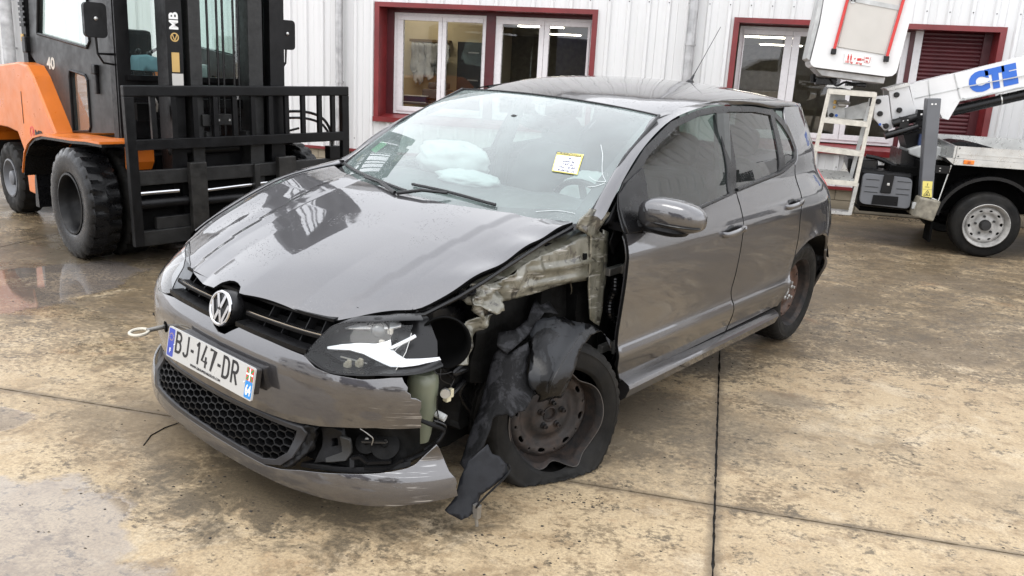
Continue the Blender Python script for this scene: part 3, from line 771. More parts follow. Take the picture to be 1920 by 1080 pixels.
# block plinth: two courses of concrete blocks, each its own
rb = random.Random(3)
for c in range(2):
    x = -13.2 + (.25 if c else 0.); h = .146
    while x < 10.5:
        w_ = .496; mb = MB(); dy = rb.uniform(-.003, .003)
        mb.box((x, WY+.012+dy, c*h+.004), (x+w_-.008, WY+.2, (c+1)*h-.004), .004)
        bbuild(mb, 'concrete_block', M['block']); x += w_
mb = MB(); mb.box((-13.2, WY+.022, 0), (10.5, WY+.19, .290)); bbuild(mb, 'mortar', plain('mortar', (.20, .17, .12), .9, var=.3, which='World'))
mb = MB(); mb.box((-13.3, WY-.035, .290), (10.6, WY+.02, .315)); mb.box((-13.3, WY-.038, .278), (10.6, WY-.034, .316)); bbuild(mb, 'base_flashing', M['red'])
def window_surround(W, sill_out=.03):
    x0, x1, z0, z1 = W; t = .055
    mb = MB(); y = WY-.034
    mb.box((x0-t*.2, y, z1-t), (x1+t*.2, y+.03, z1+.004)); mb.box((x0-t*.2, y+.001, z0), (x0+t, y+.031, z1-t)); mb.box((x1-t, y+.001, z0), (x1+t*.2, y+.031, z1-t))
    mb.box((x0-t*.2, y-sill_out, z0-.02), (x1+t*.2, y+.03, z0+.045))
    # reveals and sill top
    yb = WY+.30
    mb.box((x0+t-.006, y+.031, z0+.045), (x0+t, yb, z1-t)); mb.box((x1-t, y+.031, z0+.045), (x1-t+.006, yb, z1-t)); mb.box((x0+t, y+.031, z1-t), (x1-t, yb, z1-t+.006))
    mb.add([(x0+t, y+.03, z0+.045), (x1-t, y+.03, z0+.045), (x1-t, yb, z0+.085), (x0+t, yb, z0+.085), (x0+t, y+.03, z0), (x1-t, y+.03, z0), (x1-t, yb, z0), (x0+t, yb, z0)], [(0,1,2,3), (0,4,5,1), (2,6,7,3), (0,3,7,4), (1,5,6,2)])
    return bbuild(mb, 'window_surround', M['red'])
def casement(sur, x0, x1, z0, z1, lights, y=11.25, fw=.045):
    """white frame with fixed lights; lights = [(x0,x1)...] glass spans"""
    mb = MB()
    mb.box((x0, y, z0), (x1, y+.06, z0+fw)); mb.box((x0, y, z1-fw), (x1, y+.06, z1)); mb.box((x0, y+.0005, z0+fw), (x0+fw, y+.06, z1-fw)); mb.box((x1-fw, y+.0005, z0+fw), (x1, y+.06, z1-fw))
    bbuild(mb, 'window_frame', M['pvc'], sur)
    ed = [x0+fw] + sum([[a, b] for a, b in lights], []) + [x1-fw]
    for i, (a, b) in enumerate(lights):
        l = (ed[2*i]+a)/2 if i == 0 else (lights[i-1][1]+a)/2+.002; r = (b+ed[2*i+3])/2 if i == len(lights)-1 else (b+lights[i+1][0])/2-.002
        l = x0+fw+.002 if i == 0 else l; r = x1-fw-.002 if i == len(lights)-1 else r
        s = MB(); yb = y-.012
        for bx in (((l, yb, z0+fw*.8), (r, y+.05, z0+fw+.055)), ((l, yb, z1-fw-.05), (r, y+.05, z1-fw*.8)), ((l, yb+.0004, z0+fw+.055), (a, y+.05, z1-fw-.05)), ((b, yb+.0004, z0+fw+.055), (r, y+.05, z1-fw-.05))): s.box(*bx, bev=.004)
        bbuild(s, 'sash', M['pvc'], sur)
        g = MB(); g.add([(a-.004, y+.02, z0+fw+.05), (b+.004, y+.02, z0+fw+.05), (b+.004, y+.02, z1-fw-.045), (a-.004, y+.02, z1-fw-.045)], [(0,1,2,3)]); bbuild(g, 'pane', M['glass_win'], sur)
s1 = window_surround(W1)
casement(s1, -4.49, -3.19, .825, 2.165, [(-4.361, -3.858), (-3.746, -3.239)])
casement(s1, -3.06, -1.745, .825, 2.165, [(-2.966, -2.468), (-2.332, -1.825)])
mb = MB(); mb.box((-3.19, 11.235, .80), (-3.06, 11.31, 2.215)); mb.box((-4.6, 11.238, 2.165), (-1.73, 11.31, 2.22)); mb.box((-4.6, 11.238, .80), (-4.49, 11.31, 2.165)); bbuild(mb, 'burgundy_post', M['shutter'], s1)
s2 = window_surround(W2)
casement(s2, .075, 2.035, .825, 2.165, [(.14, .618), (.797, 1.33), (1.46, 1.965)])
mb = MB(); mb.box((2.035, 11.235, .8), (2.09, 11.31, 2.18)); mb.box((.05, 11.238, 2.165), (2.035, 11.31, 2.19)); bbuild(mb, 'burgundy_post', M['shutter'], s2)
mb = MB(); mb.box((2.0905, 11.232, .8), (2.175, 11.3, 2.185)); bbuild(mb, 'white_post', M['pvc'], s2)
z = .79
while z < 2.19:      # roller shutter, slat by slat
    mb = MB(); n = 5; pr = [(11.262-.011*math.sin(math.pi*i/n), z+.044*i/n) for i in range(n+1)] + [(11.275, z+.044), (11.275, z)]
    mb.prism(pr, 2.182, 2.83, 'yz'); bbuild(mb, 'shutter_slat', M['shutter'], s2); z += .0465
mb = MB(); mb.box((2.83, 11.22, .8), (2.925, 11.3, 2.19)); mb.box((2.175, 11.285, .78), (2.9, 11.3, 2.2)); bbuild(mb, 'shutter_guide', M['shutter'], s2)
# rain pipes
def pipe(x, r, clamp_z, y=WY-.10, bx=0.):
    mb = MB(); mb.tube([(x, y, .05), (x+bx*.2, y, clamp_z), (x+bx, y, TOP)], r, 20); o = bbuild(mb, 'downpipe', M['gal'], smooth=True)
    for z in clamp_z if isinstance(clamp_z, tuple) else (clamp_z,):
        c = MB(); c.lathe([(r+.001, -.012), (r+.010, -.012), (r+.010, .012), (r+.001, .012)], (x, y, z), (0,0,1), 20); c.box((x-.012, y+r, z-.012), (x+.012, WY, z+.012)); bbuild(c, 'pipe_clamp', M['gal'], o)
pipe(-5.13, .050, 1.21, bx=-.03); pipe(-.50, .058, 1.9, bx=.0); pipe(-10.45, .085, 1.42, WY-.15)
# roof edge and shell of the building behind the wall
mb = MB(); mb.box((-13.3, WY-.3, TOP-.05), (10.6, WY+.1, TOP+.25)); bbuild(mb, 'gutter', M['gal'])
mb = MB(); mb.box((-13.2, WY+.1, TOP), (10.5, 32.2, TOP+.15)); bbuild(mb, 'roof', M['gal'])
mb = MB(); mb.box((-13.2, WY+.05, 0), (-13.1, 32, TOP)); mb.box((10.4, WY+.05, 0), (10.5, 32, TOP)); mb.box((-13.1, 31.9, 0), (10.4, 32, TOP)); bbuild(mb, 'outer_wall', M['clad'])
# rooms seen through the panes
mb = MB(); mb.box((-7.5, 30, 0), (3.6, 30.1, 2.75)); mb.box((3.5, 11.32, 0), (3.6, 30, 2.75)); mb.box((-13, 11.3, 0), (-4.66, 11.32, 2.7)); mb.box((-1.66, 11.3, 0), (-.02, 11.32, 2.7)); mb.box((2.98, 11.3, 0), (3.5, 11.32, 2.7))
mb.box((-7.6, 13, 0), (-7.5, 30, 2.75)); bbuild(mb, 'hall_wall', plain('hall_wall_paint', (.22, .20, .17), .8, var=.3, which='World'))
mb = MB(); mb.box((-5.6, 12.95, 0), (-3.3, 13.05, 2.7)); mb.box((-5.7, 11.32, 0), (-5.6, 13, 2.7)); mb.box((-3.32, 12.1, 0), (-3.26, 12.95, 2.7)); bbuild(mb, 'office_wall', M['beige'])
mb = MB(); mb.box((-7.6, 11.3, 0.0), (3.6, 30, .02)); bbuild(mb, 'room_floor', M['office_floor'])
mb = MB(); mb.box((-7.6, 11.3, 2.70), (3.6, 30, 2.75)); bbuild(mb, 'ceiling', M['ceil'])
k = 0
for x, y in ((-4.85, 20.4), (-5.1, 23.4), (-5.3, 27.4), (.9, 20.8), (.9, 23.9), (1.45, 28.1)):
    mb = MB(); mb.box((-.62, -.11, -.03), (.62, .11, 0.), .01); o = mb.build('ceiling_light', M['lamp']); o.location = (x, y, 2.698)
    tag(o, ('nearest', 'middle', 'farthest')[k%3] + (' lit ceiling light seen through the left window' if k < 3 else ' lit ceiling light seen through the right window'), 'ceiling light', 'lit ceiling lights in the hall'); k += 1
mb = MB(); mb.box((-.55, -.1, -.05), (.55, .1, 0.), .01); o = mb.build('ceiling_light', M['lamp']); o.location = (-4.7, 12.2, 2.698); tag(o, 'lit ceiling light over the office behind the left window', 'ceiling light', 'lit ceiling lights in the hall')
# office things behind the left window
t = empty('coat_rack', (-4.56, 12.85, 0), 0, 'wall rack hung with papers and pale clothes in the left window', 'rack')
mb = MB(); mb.box((-.3, -.05, 1.84), (.35, .08, 1.88)); mb.build('rail', plain('rack_wood', (.20, .13, .06), .6), t)
rk = random.Random(9)
for i in range(9):
    x = -.26+.065*i; h = rk.uniform(.25, .62); w_ = rk.uniform(.08, .16); y = -.06-.02*(i%3)
    shard('hanging_sheet', [(x, y, 1.83), (x+w_, y, 1.81), (x+w_*1.1, y-.02, 1.83-h), (x+w_*.4, y-.03, 1.80-h*1.05), (x-.02, y, 1.86-h)], plain('hung_cloth_%d' % i, (.38+.2*rk.random(),)*3, .8, var=.3), t, .003, .05, .03, 9, i)
t = empty('filing_cabinet', (-3.72, 12.7, 0), 0, 'dark metal filing cabinet inside the left window', 'cabinet'); mb = MB(); mb.box((-.26, -.2, 0), (.24, .2, 1.86), .01); mb.build('body', plain('cabinet_paint', (.025, .025, .027), .4), t)
for zz in (.4, .85, 1.3, 1.7): mb = MB(); mb.box((-.08, -.225, zz), (.08, -.2, zz+.02)); mb.build('handle', M['steel'], t)
t = empty('desk', (-4.5, 12.35, 0), 0, 'grey desk behind the left window', 'desk'); mb = MB(); mb.box((-.5, -.3, .92), (.55, .3, .95), .005); mb.build('desk_top', M['tgrey'], t)
for sx in (-.46, .5): mb = MB(); mb.box((sx-.02, -.27, 0.02), (sx+.02, .27, .92)); mb.build('leg', M['tgrey'], t)
t = empty('parts_box', (-4.5, 12.2, .95), .1, 'dark blue cardboard box with white edge on the desk behind the left window', 'box'); mb = MB(); mb.box((-.17, -.11, 0), (.17, .11, .09), .003); mb.build('body', plain('box_blue', (.015, .035, .12), .5), t); mb = MB(); mb.box((-.175, -.115, .09), (.175, .115, .098)); mb.box((-.175,-.115,-.002),(.175,-.111,.01)); mb.build('lid', M['paper'], t)
t = empty('printer', (-4.25, 12.45, .95), 0, 'grey office printer on the desk beside the blue box', 'printer'); mb = MB(); mb.box((-.2, -.17, 0), (.2, .17, .2), .03); mb.box((-.15, -.05, .2), (.15, .15, .3), .03); mb.build('body', plain('printer_grey', (.14, .14, .14), .5), t); mb = MB(); mb.box((-.12, -.24, .06), (.12, -.165, .07)); mb.build('paper_tray', M['ink'], t)
t = empty('storage_box', (-4.02, 12.5, .95), .2, 'orange storage box left of the filing cabinet', 'box'); mb = MB(); mb.box((-.09, -.08, 0), (.09, .08, .17), .01); mb.build('body', plain('box_orange', (.42, .17, .05), .5), t)
# ------------------------------------------------------------------ forklift
FKM = Matrix.Translation((-3.979, 5.847, 0)) @ Matrix.Rotation(R(-29), 4, 'Z')
fk = empty('forklift', mat=FKM, label='orange and black diesel forklift truck parked behind the damaged car', cat='forklift')
FB, FS_ = M['fblack'], M['fsteel']
def B(name, boxes, m, parent=None, bev=0., **k):
    r = None
    for a, b in boxes:
        mb = MB(); mb.box(a, b, bev); q = mb.build(name, m, parent or fk, **k); r = r or q
    return r
def fwheel(c, Rr, w_, rr, dish, name, lug=22):
    w0 = empty(name, parent=fk); sg = -1 if c[1] < 0 else 1; h = w_/2; n = lug*6
    mb = MB(); prof = [(rr, -h*.9), (rr+.02, -h), (Rr*.82, -h*1.04), (Rr-.045, -h), (Rr-.012, -h*.92), (Rr, -h*.80), (Rr, -h*.25), (Rr, -h*.05), (Rr, h*.05), (Rr, h*.25), (Rr, h*.80), (Rr-.012, h*.92), (Rr-.045, h), (Rr*.82, h*1.04), (rr+.02, h), (rr, h*.9)]
    mb.lathe(prof, (0,0,0), (0,1,0), n); m = len(prof)
    for i, (r, t) in enumerate(prof):
        if r >= Rr-.013 and abs(t) > h*.2:
            for k in range(n):
                ph = (k + (2 if t > 0 else 0) + int(abs(t)/h*2)) % 6
                if ph in (0, 1):
                    v = mb.v[i*n+k]; s = (r-.016)/r if ph == 0 else (r-.012)/r; mb.v[i*n+k] = Vector((v.x*s, v.y, v.z*s))
    mb.v = [q+Vector(c) for q in mb.v]
    for i, q in enumerate(mb.v):
        if q.z < .002: mb.v[i] = Vector((q.x, q.y, .002))
    mb.build('tyre', M['rubber_wet'] if dish > .1 else M['rubber'], w0, smooth=True, angle=35)
    mb = MB(); o = Vector(c)+Vector((0, sg*h*.9, 0))
    mb.lathe([(rr+.004, .0), (rr+.006, .012), (rr-.008, .014), (rr-.018, .0), (rr-.03, -dish*.3), (rr-.05, -dish*.8), (rr*.62, -dish), (rr*.42, -dish+.006), (rr*.38, -dish+.05), (rr*.2, -dish+.06), (0, -dish+.06)], o, (0, sg, 0), 40); mb.build('rim', FB if dish > .1 else M['tgrey'], w0, smooth=True, angle=35)
    for k in range(8):
        a = 2*math.pi*k/8; mb = MB(); mb.lathe([(.014,0),(.013,.016),(0,.016)], o+Vector((rr*.52*math.cos(a), -sg*dish, rr*.52*math.sin(a))), (0, sg, 0), 6); mb.build('wheel_nut', FS_, w0)
for sg in (-1, 1):
    fwheel((0, sg*.84, .395), .395, .22, .215, .16, 'drive_wheel'); fwheel((0, sg*.585, .395), .395, .22, .215, .05, 'drive_wheel')
    fwheel((-2.07, sg*.60, .315), .315, .20, .165, .05, 'steer_wheel', 18)
# bodywork
side = [(-3.0,1.22),(-3.05,.55),(-2.75,.50),(-2.45,.55),(-2.38,.70),(-2.20,.77),(-1.90,.775),(-1.66,.755),(-1.53,.60),(-1.50,.27),(-1.28,.26),(-1.09,.50),(-1.0,.66),(-.80,.786),(-.79,.812),(-1.19,1.235),(-1.31,1.315),(-1.50,1.335),(-1.95,1.30)]
mb = MB(); mb.prism(side, -.735, .735); o = mb.build('body_panel', M['orange'], fk, bevel=.02)
B('seam_line', [((-1.485,-.738,.84),(-1.478,-.733,1.10))], FB, o)
B('counterweight', [((-3.0,-.70,.35),(-2.4,.70,.62)), ((-2.9,-.6,.62),(-2.5,.6,1.24))], FB, bev=.02)
B('chassis', [((-2.4,-.45,.22),(.30,.45,.75)), ((-1.5,-.62,.14),(-1.26,.62,.30)), ((-.95,-.58,.22),(-.45,.58,.80))], FB)
for sg in (-1, 1):
    pts = [(-1.10,.50),(-1.02,.66),(-.92,.745),(-.80,.80),(-.62,.832),(-.40,.84),(-.05,.85),(.22,.868),(.46,.872)]
    mb = MB(); th = .016; poly = pts+[(x, z-th) for x, z in pts[::-1]]; mb.prism(poly, sg*.90, sg*.60); mb.build('mudguard', M['orange'], fk)
    mb = MB(); mb.prism([(x+.012, z-th-.001) for x, z in pts]+[(x+.012, z-th-.02) for x, z in pts[::-1]], sg*.89, sg*.60); mb.prism([(-1.10,.50),(-1.02,.66),(-1.08,.66),(-1.14,.40),(-1.16,.20),(-1.08,.20)], sg*.80, sg*.55); mb.build('arch_liner', M['rubber_wet'], fk)
mb = MB(); mb.prism([(.28,.66),(.28,.86),(.36,.86),(.385,.84),(.385,.72),(.34,.66)], -.66, -.50); mb.build('mast_bracket', M['orange'], fk); mb = MB(); mb.box((.20,.10,.74),(.36,.55,.84)); mb.build('mast_bracket', M['orange'], fk)
text_obj('side_lettering', 'MB', .085, frame_m((-1.15,-.7365,.775), (1,0,0), (0,0,1)), M['ink'], o, sx=1.5, bold=.003)
mb = MB(); mb.lathe([(.048,0),(.048,.0012),(.034,.0012),(.034,0)], (-1.30,-.7355,.785), (0,-1,0), 28); mb.beam((-1.275,-.7368,.812),(-1.29,-.7368,.765),.008,.001,(0,1,0)); mb.beam((-1.275,-.7368,.812),(-1.26,-.7368,.765),.008,.001,(0,1,0)); mb.build('side_logo', M['redtape'], o)
mb = MB(); mb.lathe([(0,.0012),(.032,.0012),(.032,0)], (-1.16,-.7355,.545), (0,-1,0), 24); mb.build('round_sticker', M['paper'], o)
mb = MB(); mb.lathe([(.024,.002),(.024,.0024),(.018,.0024),(.018,.002)], (-1.16,-.7355,.545), (0,-1,0), 20); mb.build('sticker_print', M['redtape'], o)
text_obj('chassis_letter', 'T', .10, frame_m((-1.165,-.7365,.395), (1,0,0), (0,0,1)), M['ink'], o)
# cab
yc = -.60
def yplate(name, poly, y0, y1, m, parent=None, holes=(), **k):
    v2, tris = tri2d(poly, .5, holes)
    n = len(v2); V = [(a, y0, b) for a, b in v2]+[(a, y1, b) for a, b in v2]; cnt = {}
    for t in tris:
        for i in range(len(t)): cnt[(t[i], t[(i+1) % len(t)])] = 1
    bd = [(a, b) for a, b in cnt if (b, a) not in cnt]
    F = [tuple(t) for t in tris]+[tuple(q+n for q in t[::-1]) for t in tris]+[(b, a, a+n, b+n) for a, b in bd]
    return mesh_obj(name, V, F, m, parent or fk, **k)
win = [(-1.385,1.565),(-.40,1.475),(-.345,1.52),(-.33,2.05),(-1.25,2.05)]
win2 = [(-.775,1.25),(-.755,1.30),(-.47,1.275),(-.43,1.24),(-.43,.90),(-.46,.862),(-.78,.832)]
door = [(-1.50,2.12),(-1.60,1.40),(-1.22,1.19),(-.815,.82),(-.02,.885),(.0,1.2),(.02,2.12)]
for sg in (-1, 1):
    d = yplate('cab_door', door, sg*.60, sg*.565, M['fdoor'], holes=(win, win2))
    for w_ in (win, win2):
        g = MB(); g.add([(a, sg*.582, b) for a, b in w_], [tuple(range(len(w_)))]); g.build('window_pane', M['glass_fork'], d)
        fr = MB(); fr.tube([(a, sg*.602, b) for a, b in w_+[w_[0]]], .012, 6); fr.build('window_seal', FB, d)
    B('door_handle', [((-.285,sg*.60,1.29),(-.215,sg*.635,1.36)), ((-.27,sg*.60,1.15),(-.225,sg*.625,1.29))], FB, d, bev=.008)
    B('door_hinge', [((-1.665,sg*.59,1.41),(-1.585,sg*.64,1.54))], FB, d, bev=.01)
    B('cab_post', [((.03,sg*.62,.86),(.11,sg*.56,2.2)), ((-1.70,sg*.62,1.30),(-1.60,sg*.56,2.2)), ((.115,sg*.615,.86),(.135,sg*.52,2.2))], FB)
text_obj('door_number', '40', .125, frame_m((-1.155,-.6015,1.335), (1,0,.0), (0,0,1)), M['cream'], fk, sx=1.35, bold=.004)
mb = MB()
for k in range(14): mb.box((-1.70,-.632,1.62+.042*k), (-1.60,-.60,1.645+.042*k))
mb.box((-1.71,-.60,1.28),(-1.60,.60,1.38)); mb.build('rear_grille', FB, fk)
B('side_reflector', [((-1.69,-.634,1.50),(-1.64,-.625,1.56))], M['gold'])
# windscreen wall
o = B('front_panel', [((.10,-.56,.86),(.14,.56,1.27)), ((.10,-.56,1.27),(.18,.56,1.305)), ((.10,-.56,2.12),(.15,.56,2.2))], FB)
B('panel_step', [((.14,-.50,1.10),(.155,.50,1.13)), ((.14,-.50,.98),(.15,.50,1.0))], FB, o)
g = MB(); g.add([(.12,-.56,1.305),(.12,.56,1.305),(.12,.56,2.12),(.12,-.56,2.12)], [(0,1,2,3)]); g.build('windscreen', M['glass_fork'], fk)
g = MB(); g.add([(-1.605,-.5,1.35),(-1.605,.5,1.35),(-1.605,.5,2.1),(-1.605,-.5,2.1)], [(0,1,2,3)])
B('overhead_guard', [((-1.72,-.64,2.2),(.20,-.56,2.27)), ((-1.72,.56,2.2),(.20,.64,2.27)), ((.12,-.56,2.2),(.20,.56,2.27)), ((-1.72,-.56,2.2),(-1.64,.56,2.27))], FB, bev=.01)
for k in range(9): B('guard_bar', [((-1.64+.19*k,-.56,2.215),(-1.60+.19*k,.56,2.255))], FB)
B('seat_base', [((-1.3,-.28,.80),(-.75,.28,1.05))], M['plastic']); B('seat_back', [((-1.35,-.26,1.05),(-1.2,.26,1.65))], M['plastic'], bev=.04)
B('console', [((-.25,-.5,.85),(.08,.5,1.22))], M['plastic'])
mb = MB(); mb.tube([(-.15,0,1.1),(-.35,0,1.42)], .025, 8); mb.lathe([(.17+.012*math.cos(a), .012*math.sin(a)) for a in np.linspace(0, 2*math.pi, 7)[:-1]], (-.37,0,1.44), (-.5,0,.85), 24, closed=True); mb.build('steering_wheel', M['trim'], fk, smooth=True)
mb = MB()
for y, z in ((-.30,1.47),(-.22,1.45),(-.38,1.46)): mb.tube([(-.1,y,1.2),(-.16,y-.03,z)], .006, 6); mb.ell((-.16,y-.03,z), (.018,.018,.022), 10, 6)
mb.build('control_lever', M['trim'], fk)
# things lying on the dash
pp = shard('blue_paper', [(.02,-.50,1.34),(.03,-.26,1.33),(.06,-.24,1.42),(.05,-.36,1.45),(.04,-.47,1.44)], M['paleblue'], None, .002, .04, 0, 9, 1, axis='x')
pp.matrix_world = FKM; tag(pp, 'sheet of pale blue paper propped behind the forklift windscreen', 'paper')
o = B('white_bag', [((-.02,-.14,1.28),(.07,.12,1.40))], M['cloth'], bev=.03); o.parent = None; o.matrix_world = FKM; tag(o, 'crumpled white bag on the dash behind the forklift mast', 'bag')
# door mirrors on arms
for sg in (-1, 1):
    o = empty('mirror', parent=fk); mb = MB(); mb.prism(rrect(-.075, .075, -.115, .115, .03), -.02, .02, 'xy'); mb.xform(Matrix.Translation((.13, sg*.745, 1.66)) @ Matrix((( 0,0,1,0),(1,0,0,0),(0,1,0,0),(0,0,0,1)))); mb.build('mirror_shell', FB, o, bevel=.008)
    mb = MB(); mb.tube([(.10,sg*.62,1.44),(.13,sg*.74,1.44),(.13,sg*.745,1.56)], .009, 8); mb.tube([(.10,sg*.62,1.37),(.12,sg*.70,1.38),(.13,sg*.74,1.44)], .007, 8); mb.build('mirror_arm', FB, o, smooth=True)
    mb = MB(); mb.ell((.155, sg*.745, 1.67), (.008,.014,.014), 10, 6); mb.build('mirror_screw', M['alu'], o, smooth=True)
# mast
ms = empty('mast', parent=fk)
B('outer_channel', [((.40,-.450,.14),(.56,-.340,3.20)), ((.40,.335,.14),(.56,.455,3.20))], FB, ms)
B('inner_channel', [((.42,-.300,.16),(.575,-.213,3.22)), ((.42,.150,.16),(.575,.262,3.22))], FS_, ms)
B('cross_member', [((.38,-.34,3.02),(.46,.335,3.20)), ((.38,-.34,2.32),(.44,.335,2.40)), ((.38,-.34,.55),(.44,.335,.85)), ((.40,-.21,1.10),(.47,.15,1.16)), ((.45,-.213,3.05),(.56,.15,3.22))], FB, ms)
B('carriage_roller', [((.50,-.21,.84),(.60,-.17,.94)), ((.50,.10,.84),(.60,.15,.94))], FS_, ms)
mb = MB(); mb.tube([(.47,-.335,.2),(.47,-.335,1.9)], .032, 12); mb.tube([(.47,.300,.2),(.47,.300,1.9)], .032, 12); mb.build('lift_cylinder', FB, ms, smooth=True)
mb = MB(); z = .30
while z < 3.1:       # leaf chain, link by link
    mb.box((.535,.170,z), (.565,.178,z+.040), .004); mb.box((.535,.190,z), (.565,.198,z+.040), .004); mb.box((.533,.180,z+.024), (.567,.188,z+.064), .004); mb.tube([(.55,.163,z+.03),(.55,.205,z+.03)], .008, 6); z += .048
mb.build('lift_chain', FS_, ms)['kind'] = 'stuff'
mb = MB()
for y in (-.125,-.052,-.008,.075,.112): mb.tube([(.50,y,.9),(.50,y,1.6),(.49,y*1.02,3.12)], .009, 8)
mb.build('mast_hose', M['trim'], ms, smooth=True)
mb = MB(); mb.box((.46,-.10,.98),(.53,.03,1.06),.004); mb.box((.48,-.235,.98),(.60,-.18,1.06),.004); mb.build('hose_clamp', FS_, ms)
B('small_bolts', [((.53,-.085,1.01),(.537,-.07,1.025)), ((.53,.0,1.01),(.537,.015,1.025))], M['alu'], ms)
text_obj('mast_lettering', 'MB', .085, frame_m((.562,-.395,1.68), (0,0,1), (0,-1,0)), M['paper'], ms, bold=.003)
mb = MB(); mb.lathe([(.030,0),(.030,.0015),(.022,.0015),(.022,0)], (.561,-.395,1.575), (1,0,0), 28); mb.beam((.5625,-.395,1.553),(.5625,-.412,1.595),.007,.0012,(1,0,0)); mb.beam((.5625,-.395,1.553),(.5625,-.378,1.595),.007,.0012,(1,0,0)); mb.build('mast_logo', M['gold'], ms)
B('warning_label', [((.5602,-.422,1.345),(.5612,-.368,1.475))], M['gold'], ms); B('data_label', [((.5602,-.425,1.25),(.5612,-.345,1.335))], M['panelgrey'], ms)
B('paper_notice', [((.141,-.20,1.05),(.1425,-.09,1.22)), ((.141,.28,1.10),(.1425,.36,1.24))], M['paper'], fk)
# carriage with load backrest and fork positioner
CR = Matrix.Translation((0,.025,0)) @ Matrix.Rotation(R(1.1), 4, 'X')
def C_(mb): return mb.xform(CR)
cg = empty('fork_carriage', parent=fk)
def CB(name, boxes, m, bev=.004, parent=None):
    for a, b in boxes:
        mb = MB(); mb.box(a, b, bev); q = C_(mb).build(name, m, parent or cg)
    return q
zt = 1.266; z1, z0 = .912, .842
CB('backrest_top', [((.60,-.80,zt-.072),(.65,.985,zt))], FB, .008)
CB('backrest_rail', [((.60,-.745,z0),(.65,.925,z1))], FB)
CB('backrest_post', [((.601,-.80,.19),(.649,-.735,zt-.072))], FB); CB('backrest_post', [((.601,.920,.19),(.649,.985,zt-.072))], FB)
for y in (-.606,-.465,-.31,-.157,-.008,.137,.283,.42,.566,.717,.842): CB('backrest_bar', [((.612,y-.018,z1),(.640,y+.018,zt-.072))], FB, .002)
CB('upper_beam', [((.575,-.735,.600),(.615,.92,.700))], FS_, .006); CB('lower_beam', [((.575,-.735,.180),(.615,.92,.285))], FS_, .006)
CB('lower_bracket', [((.55,-.62,.285),(.60,-.30,.37))], FS_); CB('middle_bracket', [((.60,.13,.50),(.64,.175,.70))], FS_, .008)
CB('back_plate', [((.50,-.70,.20),(.56,.90,.60)), ((.52,-.40,.28),(.57,-.20,.70)), ((.52,.25,.28),(.57,.5,.70))], M['void'])
for y0, y1 in ((-.385,-.262), (.320,.470)):
    f = empty('fork', parent=cg)
    mb = MB(); mb.box((.615,y0,.06),(.665,y1,.742),.006); C_(mb).build('fork_shank', plain('worn_fork_steel', (.030,.029,.027), .45, .3, var=.7, scale=9, bump=.4, bscale=30), f)
    mb = MB(); mb.prism([(.63,.05),(.63,.11),(1.55,.065),(1.55,.05)], y0, y1); mb.build('fork_blade', FS_, f)
mb = MB(); mb.tube([(.60,-.73,.545),(.60,-.45,.545)], .017, 12); mb.tube([(.60,-.26,.53),(.60,.31,.55)], .014, 12); mb.tube([(.61,.0,.455),(.61,.31,.46)], .015, 10); mb.tube([(.61,.0,.36),(.61,.31,.36)], .013, 10); C_(mb).build('positioner_rod', M['chrome'], cg, smooth=True)
mb = MB(); mb.tube([(.60,-.73,.47),(.60,-.39,.47)], .035, 14); mb.tube([(.60,-.26,.455),(.60,.05,.455)], .030, 14); mb.tube([(.60,.32,.47),(.60,.90,.47)], .035, 14); C_(mb).build('positioner_cylinder', FB, cg, smooth=True)
mb = MB(); mb.tube([(.52,-.36,.812),(.52,.06,.815)], .036, 14); mb.ell((.52,-.44,.815),(.035,.035,.045),12,6); C_(mb).build('side_shift_cylinder', FB, cg, smooth=True)
mb = MB(); mb.tube([(.52,-.44,.815),(.52,-.34,.812)], .016, 10); C_(mb).build('side_shift_rod', M['chrome'], cg, smooth=True)
B('tow_pin_pocket', [((.45,-.66,1.02),(.52,-.52,1.13))], M['void'])
mb = MB(); mb.tube([(.56,-.58,1.10),(.575,-.575,1.15),(.60,-.57,1.17),(.60,-.555,1.13),(.58,-.555,1.08)], .008, 8); mb.build('lifting_hook', M['steel'], fk, smooth=True)
mb = MB()
for dz, r in ((0, .011), (-.05, .010)): mb.tube(crm([(.42,.20,.95+dz),(.45,.40,1.05+dz),(.50,.62,1.08+dz),(.56,.78,1.04+dz),(.60,.845,.93+dz),(.60,.85,.80)], 6), r, 8)
mb.tube(crm([(.42,.30,.95),(.44,.5,.92),(.5,.62,.95)], 6), .009, 8); mb.build('hydraulic_hose', M['rubber_wet'], cg, smooth=True)
CB('valve_block', [((.57,.80,.70),(.64,.90,.80))], FB)
mb = MB(); mb.tube([(.60,.835,.80),(.60,.835,.86)], .008, 8); mb.tube([(.60,.865,.80),(.60,.865,.86)], .008, 8); C_(mb).build('hose_fitting', M['alu'], cg)
